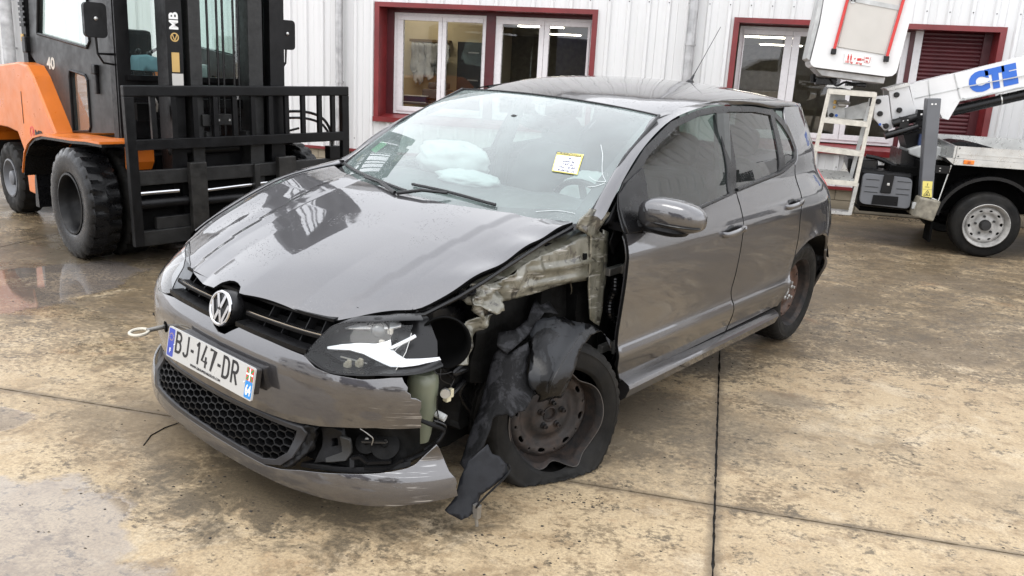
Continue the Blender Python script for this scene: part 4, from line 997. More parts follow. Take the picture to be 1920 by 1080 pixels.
# ------------------------------------------------------------------ the lift truck's traced outlines (x, z in metres)
T = {
 'basket': [(0.814,2.569),(0.774,2.067),(0.734,1.707),(0.754,1.672),(0.819,1.655),(1.429,1.607),(1.49,1.632),(1.51,1.667),(1.567,2.29),(1.592,2.587)],
 'basket_panel': [(1.019,2.531),(0.996,2.272),(0.958,1.852),(1.378,1.8),(1.442,2.286),(1.464,2.542)],
 'bar1': [(1.004,2.528),(0.983,2.27),(0.928,1.817)],
 'bar2': [(1.486,2.54),(1.463,2.285),(1.397,1.772)],
 'basket_label': [(1.03,1.792),(1.265,1.777),(1.268,1.692),(1.035,1.712)],
 'basket_tray': [(0.779,1.654),(0.861,1.583),(1.424,1.539),(1.431,1.603)],
 'lad_rail_l': [(0.936,1.472),(0.886,0.808),(0.884,0.688)],
 'lad_rail_r': [(1.359,1.445),(1.304,0.59),(1.283,0.29)],
 'steps': [(0.939,1.444),(1.365,1.434),(0.943,1.174),(1.332,1.157),(0.919,0.901),(1.322,0.876),(0.92,0.594),(1.319,0.591),(0.912,0.306),(1.294,0.296)],
 'boom': [(1.72,1.543),(1.887,1.599),(2.692,1.858),(3.279,2.047),(3.35,1.693),(2.743,1.583),(2.207,1.413),(2.126,1.235),(2.068,1.248),(2.022,1.323),(1.83,1.252)],
 'boom_ribs': [(1.88,1.587),(1.964,1.309),(2.11,1.669),(2.198,1.441),(1.798,1.429),(2.715,1.7)],
 'boom_tube': [(2.167,1.321),(2.756,1.508),(3.349,1.699)],
 'cte': [(2.23,1.571),(2.312,1.499),(2.662,1.617),(2.612,1.774)],
 'plate': [(1.534,1.486),(1.707,1.542),(1.825,1.253),(1.614,1.192)],
 'knuckle': [(1.411,1.42),(1.533,1.439),(1.616,1.122),(1.552,1.094),(1.431,1.211)],
 'bolts': [(1.612,1.446),(1.449,1.373),(1.659,1.302),(1.482,1.258),(1.554,1.143)],
 'jib': [(1.143,1.282),(1.432,1.384),(1.44,1.251),(1.436,1.203),(1.159,1.173)],
 'jib2': [(0.973,1.405),(1.126,1.402),(1.157,1.185),(1.016,1.176)],
 'hyd': [(1.587,1.196),(1.849,1.307),(1.875,1.215),(1.62,1.127)],
 'cyl': [(1.553,1.051),(1.829,1.153)],
 'post_blk': [(1.77,1.098),(1.892,1.131),(1.957,0.939),(1.858,0.907)],
 'turret': [(1.769,0.94),(1.919,0.999),(2.148,0.967),(2.166,0.86),(1.919,0.854),(1.788,0.893)],
 'turret_blk': [(1.721,0.929),(1.887,0.892),(2.102,0.835),(2.273,0.354),(1.955,0.326),(1.732,0.708)],
 'leg': [(1.794,1.431),(1.913,1.438),(1.988,0.527),(1.88,0.529)],
 'leg_lbl': [(1.876,0.676),(1.961,0.678),(1.967,0.602),(1.885,0.602),(1.979,0.528),(1.892,0.533)],
 'foot': [(1.865,0.53),(2.047,0.506),(2.008,0.312),(1.824,0.345)],
 'toolbox': [(1.356,0.703),(1.796,0.687),(1.814,0.397),(1.358,0.412)],
 'toolbox_frame': [(1.336,0.733),(1.816,0.723),(1.839,0.368),(1.343,0.379)],
 'blackbox': [(1.233,0.815),(1.513,0.812),(1.536,0.692),(1.351,0.666),(1.243,0.694)],
 'bigtube': [(1.394,0.846),(1.534,0.825),(1.703,0.754)],
 'bed_low': [(2.044,0.902),(2.133,0.84),(2.712,0.839)],
 'bed_side': [(2.12,1.016),(2.679,1.016),(2.703,0.888),(2.138,0.909),(2.113,0.907)],
 'bed_front': [(1.936,1.103),(2.12,1.016)],
 'bed_far': [(2.274,1.05),(3.116,1.022)],
 'platform': [(0.958,0.657),(1.192,0.652),(1.273,0.624),(0.979,0.588)],
 'W2': [(0.075,2.151),(0.618,2.143),(0.667,2.145),(0.797,2.131),(1.109,0.928),(2.038,0.865),(2.074,0.943),(2.141,2.208),(2.175,2.209)],
 'shut': [(2.186,2.21),(2.826,2.2)],
 'sills': [(1.044,0.819),(2.037,0.779)],
}
# ------------------------------------------------------------------ truck-mounted lift (parallel to the wall, only its tail is in the photo)
tk = empty('platform_truck', (0,0,0), 0, 'white truck-mounted aerial lift parked in front of the right window', 'truck')
def slabx(name, poly, y0, y1, m, parent=tk, bev=.0, **k):
    mb = MB(); mb.prism(poly, y0, y1, 'xz'); return mb.build(name, m, parent, bevel=bev, **k)
def TB(name, boxes, m, parent=None, bev=.0):
    for a, b in boxes:
        mb = MB(); mb.box(a, b, bev); q = mb.build(name, m, parent or tk)
    return q
Y0 = 8.64
# wheels
TR = plain('grimy_white_rim', (.36,.35,.33), .5, var=.45, scale=12)
def twheel(x, y, sg):
    w0 = empty('truck_wheel', parent=tk); mb = MB(); Rr = .305
    mb.lathe([(.205,.02),(.215,.01),(.235,-.0),(.27,.004),(.292,-.012),(.302,-.03),(.305,-.05),(.298,-.052),(.298,-.06),(.305,-.062),(.305,-.10),(.298,-.102),(.298,-.11),(.305,-.112),(.305,-.15),(.29,-.19),(.22,-.19)], (x,y,Rr), (0,-sg,0), 64)
    mb.build('tyre', M['rubber'], w0, smooth=True, angle=45)
    mb = MB(); mb.lathe([(.190,-.01),(.200,.012),(.205,.020),(.200,.024),(.190,.012),(.180,-.010),(.176,-.03),(.170,-.04)], (x,y,Rr), (0,-sg,0), 48); mb.build('rim', TR, w0, smooth=True, angle=40)
    def dF(a, b):
        r = np.hypot(a-x, b-Rr); yy = h1([0,.05,.09,.13,.155,.172], [-.035,-.035,-.045,-.020,-.022,-.045], r); return np.stack([a, y-sg*yy, b], 1)
    hol = [[(x+.138*math.cos(a)+.017*math.cos(t)*math.cos(a)-.010*math.sin(t)*math.sin(a)*1.6, Rr+.138*math.sin(a)+.010*math.cos(t)*math.sin(a)+.017*math.sin(t)*math.cos(a)) for t in np.linspace(0, 2*math.pi, 13)[:-1]] for a in [2*math.pi*k/10+.1 for k in range(10)]]
    panel('wheel_disc', dF, [(x+.171*math.cos(t), Rr+.171*math.sin(t)) for t in np.linspace(0, 2*math.pi, 41)[:-1]], TR, w0, holes=hol, step=.016, thick=.006, flip=(sg > 0) ^ True if False else False)
    mb = MB(); mb.lathe([(0,.022),(.040,.020),(.048,.006),(.052,-.04)], (x,y,Rr), (0,-sg,0), 24); mb.build('hub', FS_, w0, smooth=True, angle=30)
    for k in range(5):
        a = 2*math.pi*k/5+.5; mb = MB(); mb.lathe([(.011,-.045),(.011,-.018),(0,-.018)], (x+.083*math.cos(a), y, Rr+.083*math.sin(a)), (0,-sg,0), 6); mb.build('wheel_nut', FS_, w0)
    mb = MB(); mb.lathe([(0,-.10),(.19,-.10)], (x,y,Rr), (0,-sg,0), 24); mb.build('wheel_back', M['void'], w0)
twheel(2.485, Y0, 1); twheel(2.485, 10.25, -1); twheel(5.35, Y0, 1); twheel(5.35, 10.25, -1)
TB('rear_axle', [((2.40,8.85,.22),(2.56,10.1,.38))], M['void'])
# bed
bd_ = empty('load_bed', parent=tk)
TB('bed_skirt', [((2.118,Y0-.002,.846),(4.7,Y0+.03,.905)), ((2.118,Y0+.03,.846),(2.15,10.22,.905))], M['alu'], bd_)
slabx('bed_corner', [(2.04,.905),(2.118,.905),(2.118,.846)], Y0+.01, Y0+.4, M['alu'], bd_)
TB('side_board', [((2.125,Y0+.006,.907),(4.7,Y0+.032,1.018)), ((2.125,Y0+.001,.945),(4.7,Y0+.006,.955))], M['alu'], bd_)
mb = MB(); mb.add([(2.12,Y0+.006,1.018),(2.12,Y0+.006,.907),(2.03,9.3,.93),(2.03,9.3,1.075)], [(0,1,2,3)]); mb.add([(2.03,9.3,1.075),(2.03,9.3,.93),(2.12,10.2,.93),(2.12,10.2,1.06)], [(0,1,2,3)]); o = mb.build('front_board', M['alu'], bd_); md = o.modifiers.new('t', 'SOLIDIFY'); md.thickness = .02
TB('far_board', [((2.13,10.18,.907),(4.7,10.21,1.055))], M['alu'], bd_); TB('bed_floor', [((2.15,Y0+.032,.86),(4.7,10.2,.9))], M['alu'], bd_)
TB('bolt_heads', [((2.14,Y0-.001,.995),(2.15,Y0+.006,1.005)), ((2.14,Y0-.001,.92),(2.15,Y0+.006,.93))], FS_, bd_)
o = slabx('tarpaulin', [(2.2,1.0),(2.3,1.03),(2.45,1.025),(2.62,.985),(2.6,.96),(2.2,.96)], 9.3, 9.8, M['rubber_wet'], None); tag(o, 'black folded tarpaulin lying in the aluminium truck bed', 'tarpaulin')
TB('marker_lamp', [((2.195,Y0-.018,.858),(2.285,Y0-.002,.898))], M['amber'], bd_, .006); TB('marker_lens', [((2.228,Y0-.022,.868),(2.252,Y0-.0175,.888))], plain('amber_dark', (.4,.08,.01), .3), bd_, .002)
# dark arch and undercarriage
pr = arc(2.485, .305, .455, 8, 172, 22); pr2 = arc(2.485, .305, .425, 172, 8, 22)
slabx('mudguard', pr+pr2, Y0+.00, Y0+.28, M['rubber_wet'], smooth=True, angle=30)
TB('chassis_rail', [((1.35,9.05,.50),(6.3,9.15,.70)), ((1.35,9.75,.50),(6.3,9.85,.70))], FB); TB('underbody', [((1.95,8.95,.40),(4.7,10.1,.845)), ((2.02,Y0+.29,.38),(2.2,9.0,.84))], M['void'])
TB('mudflap', [((2.02,Y0+.02,.10),(2.04,Y0+.26,.50))], M['void'])
mb = MB(); mb.tube([(2.10,Y0+.01,.84),(2.045,Y0+.01,.50),(1.98,Y0+.01,.52)], .008, 8); mb.build('stay_rod', M['alu'], tk, smooth=True)
TB('plug_plate', [((1.965,Y0-.01,.76),(2.09,Y0+.02,.83))], FB); TB('plug_bolt', [((2.00,Y0-.013,.775),(2.012,Y0-.009,.785)), ((2.00,Y0-.013,.80),(2.012,Y0-.009,.81))], M['alu'])
# cab beyond the picture's right edge
cbn = [(4.75,.45),(4.75,2.1),(5.0,2.2),(6.0,2.18),(6.35,1.5),(6.75,1.25),(6.8,.45),(5.72,.40),(5.65,.66),(5.35,.72),(5.05,.66),(4.98,.42)]
slabx('cab', cbn, Y0, 10.25, M['twhite'], bev=.03); slabx('cab_window', [(5.15,1.35),(5.15,2.0),(5.9,2.0),(6.2,1.4)], Y0-.004, Y0-.002, M['trim'])
# outrigger leg
lg_ = empty('outrigger', parent=tk)
slabx('leg_tube', T['leg'], Y0-.01, Y0+.13, M['tgrey'], lg_, .008)
TB('leg_holes', [((1.835,Y0-.014,1.375),(1.850,Y0-.009,1.388)), ((1.865,Y0-.014,1.377),(1.880,Y0-.009,1.390))], M['paper'], lg_)
L = T['leg_lbl']; slabx('warning_sticker', [L[0], L[1], L[2], L[3]], Y0-.013, Y0-.009, M['yellow'], lg_); slabx('warning_sticker', [(L[3][0],L[3][1]-.003), (L[2][0],L[2][1]-.003), L[4], L[5]], Y0-.0135, Y0-.009, M['yellow'], lg_)
c0 = (np.array(L[3])+np.array(L[4]))/2; mb = MB()
tri = [(c0[0]-.030,c0[1]-.022),(c0[0]+.028,c0[1]-.022),(c0[0],c0[1]+.028)]
for i in range(3): mb.beam((tri[i][0],Y0-.0145,tri[i][1]),(tri[(i+1)%3][0],Y0-.0145,tri[(i+1)%3][1]),.0015,.004)
mb.box((c0[0]-.012,Y0-.015,c0[1]-.016),(c0[0]+.010,Y0-.014,c0[1]-.010)); mb.beam((c0[0]-.006,Y0-.0145,c0[1]-.01),(c0[0]+.004,Y0-.0145,c0[1]+.010),.0015,.005)
c1 = (np.array(L[0])+np.array(L[2]))/2
mb.beam((c1[0],Y0-.0145,c1[1]-.005),(c1[0],Y0-.0145,c1[1]+.020),.0015,.004); mb.box((c1[0]-.02,Y0-.015,c1[1]-.018),(c1[0]+.02,Y0-.014,c1[1]-.014)); mb.build('warning_symbol', M['ink'], lg_)
slabx('foot_pad', T['foot'], Y0-.10, Y0+.24, M['oldpad'], lg_, .015)
TB('foot_pin', [((1.82,Y0-.03,.41),(1.85,Y0,.47))], M['tlight'], lg_)
# tool box
tb_ = empty('tool_box', (0,0,0), 0, 'grey plastic tool box hung under the lift truck beside the ladder', 'tool box')
slabx('box_frame', T['toolbox_frame'], 8.74, 9.15, M['plastic'], tb_, .03)
cxb = (T['toolbox'][0][0]+T['toolbox'][2][0])/2; czb = (T['toolbox'][0][1]+T['toolbox'][2][1])/2
q = T['toolbox']; 
def rquad(q, r=.05, n=4):
    out = []
    for i in range(4):
        p = np.array(q[i]); a = np.array(q[i-1]); b = np.array(q[(i+1)%4]); da = (a-p)/np.linalg.norm(a-p)*r; db = (b-p)/np.linalg.norm(b-p)*r
        for k in range(n+1): t = k/n; out.append(tuple((1-t)**2*(p+da)+2*t*(1-t)*p+t*t*(p+db)))
    return out
slabx('box_lid', rquad(q), 8.675, 8.74, M['tgrey'], tb_, .015)
slabx('lid_strap', [(cxb-.045,czb+.165),(cxb+.045,czb+.165),(cxb+.035,czb-.02),(cxb-.06,czb-.02)], 8.655, 8.675, FB, tb_, .006)
TB('strap_lock', [((cxb-.012,8.648,czb+.055),(cxb+.012,8.655,czb+.080))], M['alu'], tb_, .003)
slabx('lid_recess', [(cxb-.115,czb-.045),(cxb+.11,czb-.045),(cxb+.115,czb-.135),(cxb-.12,czb-.135)], 8.668, 8.676, M['plastic'], tb_)
mb = MB()
for sx in (-1, 1):
    for zz in (.10, .03, -.02): mb.box((cxb+sx*.13-.07*(1 if sx < 0 else .7), 8.670, czb+zz-.002), (cxb+sx*.13+.07*(1 if sx > 0 else .7), 8.676, czb+zz+.002))
mb.build('lid_ribs', M['plastic'], tb_)
# black bits behind the box
slabx('battery_cover', T['blackbox'], 8.95, 9.3, M['trim'], bev=.015)
mb = MB(); mb.tube(crm([(x, 8.95, z) for x, z in T['bigtube']], 5), .022, 10); mb.build('air_hose', M['rubber_wet'], tk, smooth=True)
slabx('turret_plate', T['turret'], 8.95, 9.45, M['tlight'], bev=.01); slabx('turret_base', T['turret_blk'], 9.0, 9.6, M['trim'])
slabx('turret_post', [(1.70,1.12),(1.93,1.15),(1.99,.90),(1.80,.88)], 9.05, 9.4, FB); slabx('post_edge', [(1.775,1.105),(1.83,1.115),(1.83,1.125),(1.775,1.115)], 9.03, 9.05, M['paper'])
TB('post_box', [((1.86,9.0,.98),(1.93,9.05,1.09))], plain('dark_blue_block', (.03,.05,.12), .4))
TB('cross_rails', [((1.42,9.0,.30),(1.95,9.5,.40)), ((1.6,8.80,.70),(2.05,9.1,.78)), ((1.85,8.75,.45),(2.02,9.0,.85))], M['void'])
# articulated boom
bm_ = empty('boom', parent=tk)
bp_ = T['boom']; 
main = [(1.72,1.543),(1.887,1.599),(2.692,1.858),(3.279,2.047),(5.6,2.80),(5.7,2.42),(3.35,1.70),(2.743,1.583),(2.207,1.430),(1.83,1.252)]
slabx('boom_arm', main, 9.18, 9.40, M['twhite'], bm_, .012)
slabx('boom_plate', [(1.72,1.548),(1.887,1.606),(2.105,1.675),(2.205,1.438),(2.126,1.235),(2.068,1.248),(2.022,1.323),(1.83,1.250)], 9.16, 9.42, M['twhite'], bm_, .006)
for a, b in (((1.885,1.60),(1.955,1.31)), ((2.105,1.67),(2.198,1.44)), ((1.79,1.42),(2.18,1.54)), ((2.2,1.55),(3.3,1.84))):
    mb = MB(); mb.beam((a[0],9.158,a[1]), (b[0],9.158 if b[0] < 2.21 else 9.178,b[1]), .008, .010); mb.build('weld_rib', M['tlight'], bm_)
d0 = Vector((.805, 0, .248)).normalized()
text_obj('boom_lettering', 'CTE', .235, frame_m((2.455, 9.176, 1.636), d0, (-.1,0,1)), M['blue'], bm_, sx=.98, bold=.019, space=.93)
mb = MB(); mb.tube([(2.167,9.25,1.321),(2.756,9.25,1.508),(3.349,9.25,1.690),(5.6,9.25,2.38)], .050, 14); mb.build('boom_cylinder', M['rubber_wet'], bm_, smooth=True)
mb = MB(); mb.tube([(2.57,9.25,1.452),(2.58,9.25,1.455)], .055, 14); mb.build('pipe_band', M['alu'], bm_, smooth=True)
mb = MB(); mb.tube([(2.2,9.17,1.425),(2.7,9.17,1.575),(3.3,9.17,1.70)], .010, 8); mb.tube([(2.235,9.17,1.43),(2.237,9.17,1.45)], .018, 8); mb.build('boom_rod', M['tlight'], bm_, smooth=True)
slabx('hinge_plate', T['plate'], 9.12, 9.16, M['twhite'], bm_, .006); slabx('knuckle_plate', T['knuckle'], 9.08, 9.12, M['twhite'], bm_, .008)
slabx('plate_far', T['plate'], 9.42, 9.46, M['twhite'], bm_)
slabx('boom_cap', [(1.50,1.50),(1.69,1.565),(1.72,1.54),(1.53,1.48)], 9.10, 9.42, M['alu'], bm_)
for k, (x, z) in enumerate(T['bolts']):
    mb = MB(); mb.lathe([(0,.030),(.020,.030),(.026,.020),(.027,0)], (x, 9.08 if x < 1.6 and k != 0 else 9.12, z), (0,-1,0), 20); mb.build('pivot_bolt', M['trim'], bm_, smooth=True, angle=30)
mb = MB(); mb.lathe([(0,.003),(.013,.003),(.013,0)], (1.497,9.08,1.155), (0,-1,0), 16); mb.build('blue_dot', M['blue'], bm_)
TB('tiny_lettering', [((1.52,9.076,1.150),(1.57,9.08,1.162))], M['ink'], bm_)
slabx('jib_arm', T['jib'], 9.14, 9.22, M['tlight'], bm_, .008); slabx('jib_plate', [(.965,1.43),(1.14,1.425),(1.165,1.19),(1.01,1.18)], 9.10, 9.14, M['tlight'], bm_, .006)
mb = MB(); mb.lathe([(0,.02),(.022,.02),(.024,0)], (1.035,9.10,1.215), (0,-1,0), 18); mb.build('jib_bolt', M['trim'], bm_, smooth=True, angle=30)
mb = MB(); mb.lathe([(0,.004),(.014,.004),(.014,0)], (1.083,9.10,1.215), (0,-1,0), 16); mb.build('blue_dot', M['blue'], bm_)
mb = MB(); mb.box((1.08,9.06,1.30),(1.16,9.10,1.37),.01); mb.tube([(1.07,9.07,1.345),(1.19,9.07,1.34)], .018, 10); mb.build('jib_valve', M['steel'], bm_)
mb = MB(); mb.tube([(1.05,9.08,1.33),(1.05,9.07,1.36)], .015, 8); mb.tube([(1.05,9.08,1.29),(1.05,9.06,1.30)], .013, 8); mb.build('brass_fitting', M['gold'], bm_, smooth=True)
mb = MB(); mb.tube([(1.545,9.0,1.05),(1.83,9.0,1.155)], .036, 12); mb.tube([(1.60,9.02,1.17),(1.85,9.02,1.26)], .042, 12); mb.build('tilt_cylinder', M['trim'], bm_, smooth=True)
TB('cylinder_lug', [((1.66,8.98,1.14),(1.74,9.08,1.24)), ((1.80,8.98,1.15),(1.88,9.08,1.32))], M['trim'], bm_); TB('lug_bolt', [((1.68,8.975,1.20),(1.69,8.98,1.21)), ((1.72,8.975,1.21),(1.73,8.98,1.22)), ((1.83,8.975,1.27),(1.845,8.98,1.285))], M['paper'], bm_)
mb = MB(); mb.tube([(1.93,9.1,1.36),(1.975,9.0,1.35)], .022, 10); mb.build('leg_pin', M['alu'], bm_, smooth=True)
# basket
bk_ = empty('lift_basket', (0,0,0), 0, 'white plastic lift basket with red edge bars above the ladder', 'basket')
bo = [(.8,2.80),(.774,2.067),(.734,1.707)]+[(.745,1.678),(.775,1.660),(.819,1.655)]+[(1.429,1.607),(1.475,1.615),(1.500,1.640),(1.51,1.667),(1.567,2.29),(1.61,2.80)]
slabx('tub', bo, 8.70, 9.30, M['twhite'], bk_, .04, smooth=True, angle=50)
slabx('tub_side', [(.80,2.8),(.768,2.067),(.728,1.72),(.700,1.74),(.712,1.90),(.745,2.30),(.77,2.8)], 8.74, 9.26, M['tlight'], bk_, .01)
slabx('front_panel', T['basket_panel'][:1]+T['basket_panel'][1:], 8.688, 8.699, M['panelgrey'], bk_, .003)
slabx('panel_fold', [(1.0,2.262),(1.44,2.195),(1.445,2.235),(1.004,2.300)], 8.682, 8.688, M['tlight'], bk_)
mb = MB(); mb.lathe([(.022,0),(.022,.004),(.010,.004),(.010,0)], (1.035,8.686,2.262), (0,-1,0), 20); mb.build('grommet', M['alu'], bk_)
for k in ('bar1', 'bar2'):
    p = T[k]; mb = MB(); mb.tube([(p[0][0],8.675,p[0][1]),(p[1][0],8.675,p[1][1]),(p[2][0],8.675,p[2][1])], .014, 10); mb.build('red_bar', M['redtape'], bk_, smooth=True)
    mb = MB(); mb.box((p[2][0]-.025,8.66,p[2][1]-.035),(p[2][0]+.022,8.69,p[2][1]+.018),.006); mb.build('bar_end', M['trim'], bk_)
slabx('load_label', T['basket_label'], 8.692, 8.699, M['paper'], bk_)
lf = lambda x, z, s, sz: text_obj('label_text', s, sz, frame_m((x, 8.691, z), (1,0,-.06), (0,0,1)), M['redtape'], bk_, bold=.0008)
lf(1.075,1.722,'160 kg',.026); lf(1.165,1.713,'40 kg',.026); lf(1.125,1.752,'+',.04); lf(1.195,1.745,'=',.04); lf(1.232,1.763,'200',.022); lf(1.232,1.737,'kg',.022)
mb = MB()
for x in (1.065, 1.090): mb.ell((x,8.690,1.785),(.006,.002,.006),10,5); mb.box((x-.007,8.689,1.750),(x+.007,8.691,1.777)); mb.box((x-.006,8.689,1.735),(x-.001,8.691,1.75)); mb.box((x+.001,8.689,1.735),(x+.006,8.691,1.75))
mb.box((1.145,8.689,1.737),(1.182,8.691,1.760)); mb.beam((1.203,8.69,1.778),(1.212,8.69,1.722),.002,.003); mb.beam((1.212,8.69,1.722),(1.255,8.69,1.720),.002,.003); mb.beam((1.255,8.69,1.720),(1.262,8.69,1.774),.002,.003); mb.build('label_symbol', M['redtape'], bk_)
slabx('base_tray', T['basket_tray'], 8.78, 9.24, M['gal'], bk_, .008)
mb = MB(); mb.tube([(.80,9.0,1.60),(.81,9.0,1.52)], .025, 10); mb.box((.83,8.9,1.50),(1.02,9.1,1.57),.01); mb.box((1.12,8.95,1.50),(1.30,9.1,1.54),.01); mb.tube(crm([(.95,8.9,1.56),(1.02,8.88,1.50),(1.10,8.9,1.54),(1.2,8.9,1.52)],5), .010, 8); mb.build('basket_pivot', M['trim'], bk_)
TB('pivot_plate', [((.93,8.88,1.485),(1.17,9.02,1.505))], M['alu'], bk_)
slabx('mount_wedge', [(.98,1.50),(1.16,1.47),(1.15,1.43),(1.02,1.42)], 8.9, 9.12, M['trim'], bk_)
# ladder
ld = empty('ladder', (0,0,0), 0, 'cream painted aluminium access ladder between the damaged car and the lift truck', 'ladder')
S = T['steps']
def poly_beam(nm, p, q, w_, d, m, par=ld, y=8.72): mb = MB(); mb.beam((p[0],y,p[1]), (q[0],y,q[1]), d, w_); return mb.build(nm, m, par)
poly_beam('ladder_rail', (.943,1.462), (.872,.60), .035, .03, M['cream']); poly_beam('ladder_rail', (1.352,1.445), (1.303,.60), .035, .03, M['cream'])
poly_beam('ladder_rail', (1.315,.60), (1.290,.29), .035, .026, M['alu']); poly_beam('ladder_rail', (.875,.60), (.868,.29), .035, .026, M['alu'])
for k in range(4):
    a, b = S[2*k], S[2*k+1]; mb = MB(); xa_, xb_ = (a[0] if k < 1 else a[0]-.02*k), b[0]
    mb.add([(xa_,8.70,a[1]+.022),(xb_,8.70,b[1]+.022),(xb_,8.70,b[1]-.022),(xa_,8.70,a[1]-.022),(xa_,8.84,a[1]+.030),(xb_,8.84,b[1]+.030),(xb_,8.84,b[1]+.018),(xa_,8.84,a[1]+.018)], [(3,2,1,0),(0,1,5,4),(4,5,6,7),(7,6,2,3),(0,4,7,3),(1,2,6,5)]); mb.build('step', M['cream'], ld)
mb = MB(); mb.box((.87,8.70,.285),(1.295,8.86,.315)); mb.build('step', M['alu'], ld)
mb = MB()
for k in range(16): x = .89+.026*k; mb.beam((x,8.699,.29),(x+.013,8.699,.312),.002,.004); mb.beam((x+.013,8.699,.312),(x+.026,8.699,.29),.002,.004)
mb.build('tread_pattern', M['tlight'], ld)
TB('corner_bracket', [((1.318,8.715,1.33),(1.340,8.735,1.43)), ((.930,8.715,1.28),(.950,8.735,1.37))], M['trim'], ld)
for zz in np.linspace(.66, 1.36, 17):
    pass
mb = MB()
for zz in np.linspace(.64, 1.38, 20): mb.lathe([(0,.002),(.007,.002),(.007,0)], (1.306+(zz-.6)*.054+.004, 8.85, zz), (0,-1,0), 8)
mb.build('rail_holes', M['trim'], ld)
poly_beam('back_rail', (1.345,1.40), (1.27,.62), .035, .02, M['tlight'], y=8.87)
mb = MB(); mb.add([(.88,8.86,.70),(1.24,8.86,.69),(1.30,8.72,.615),(.90,8.72,.625)], [(0,3,2,1)]); o = mb.build('platform_plate', M['alu'], ld); md = o.modifiers.new('t', 'SOLIDIFY'); md.thickness = .012
mb = MB(); mb.prism([(1.19,.78),(1.28,.62),(1.22,.61),(1.17,.70)], 8.86, 8.88); mb.build('gusset', M['alu'], ld)
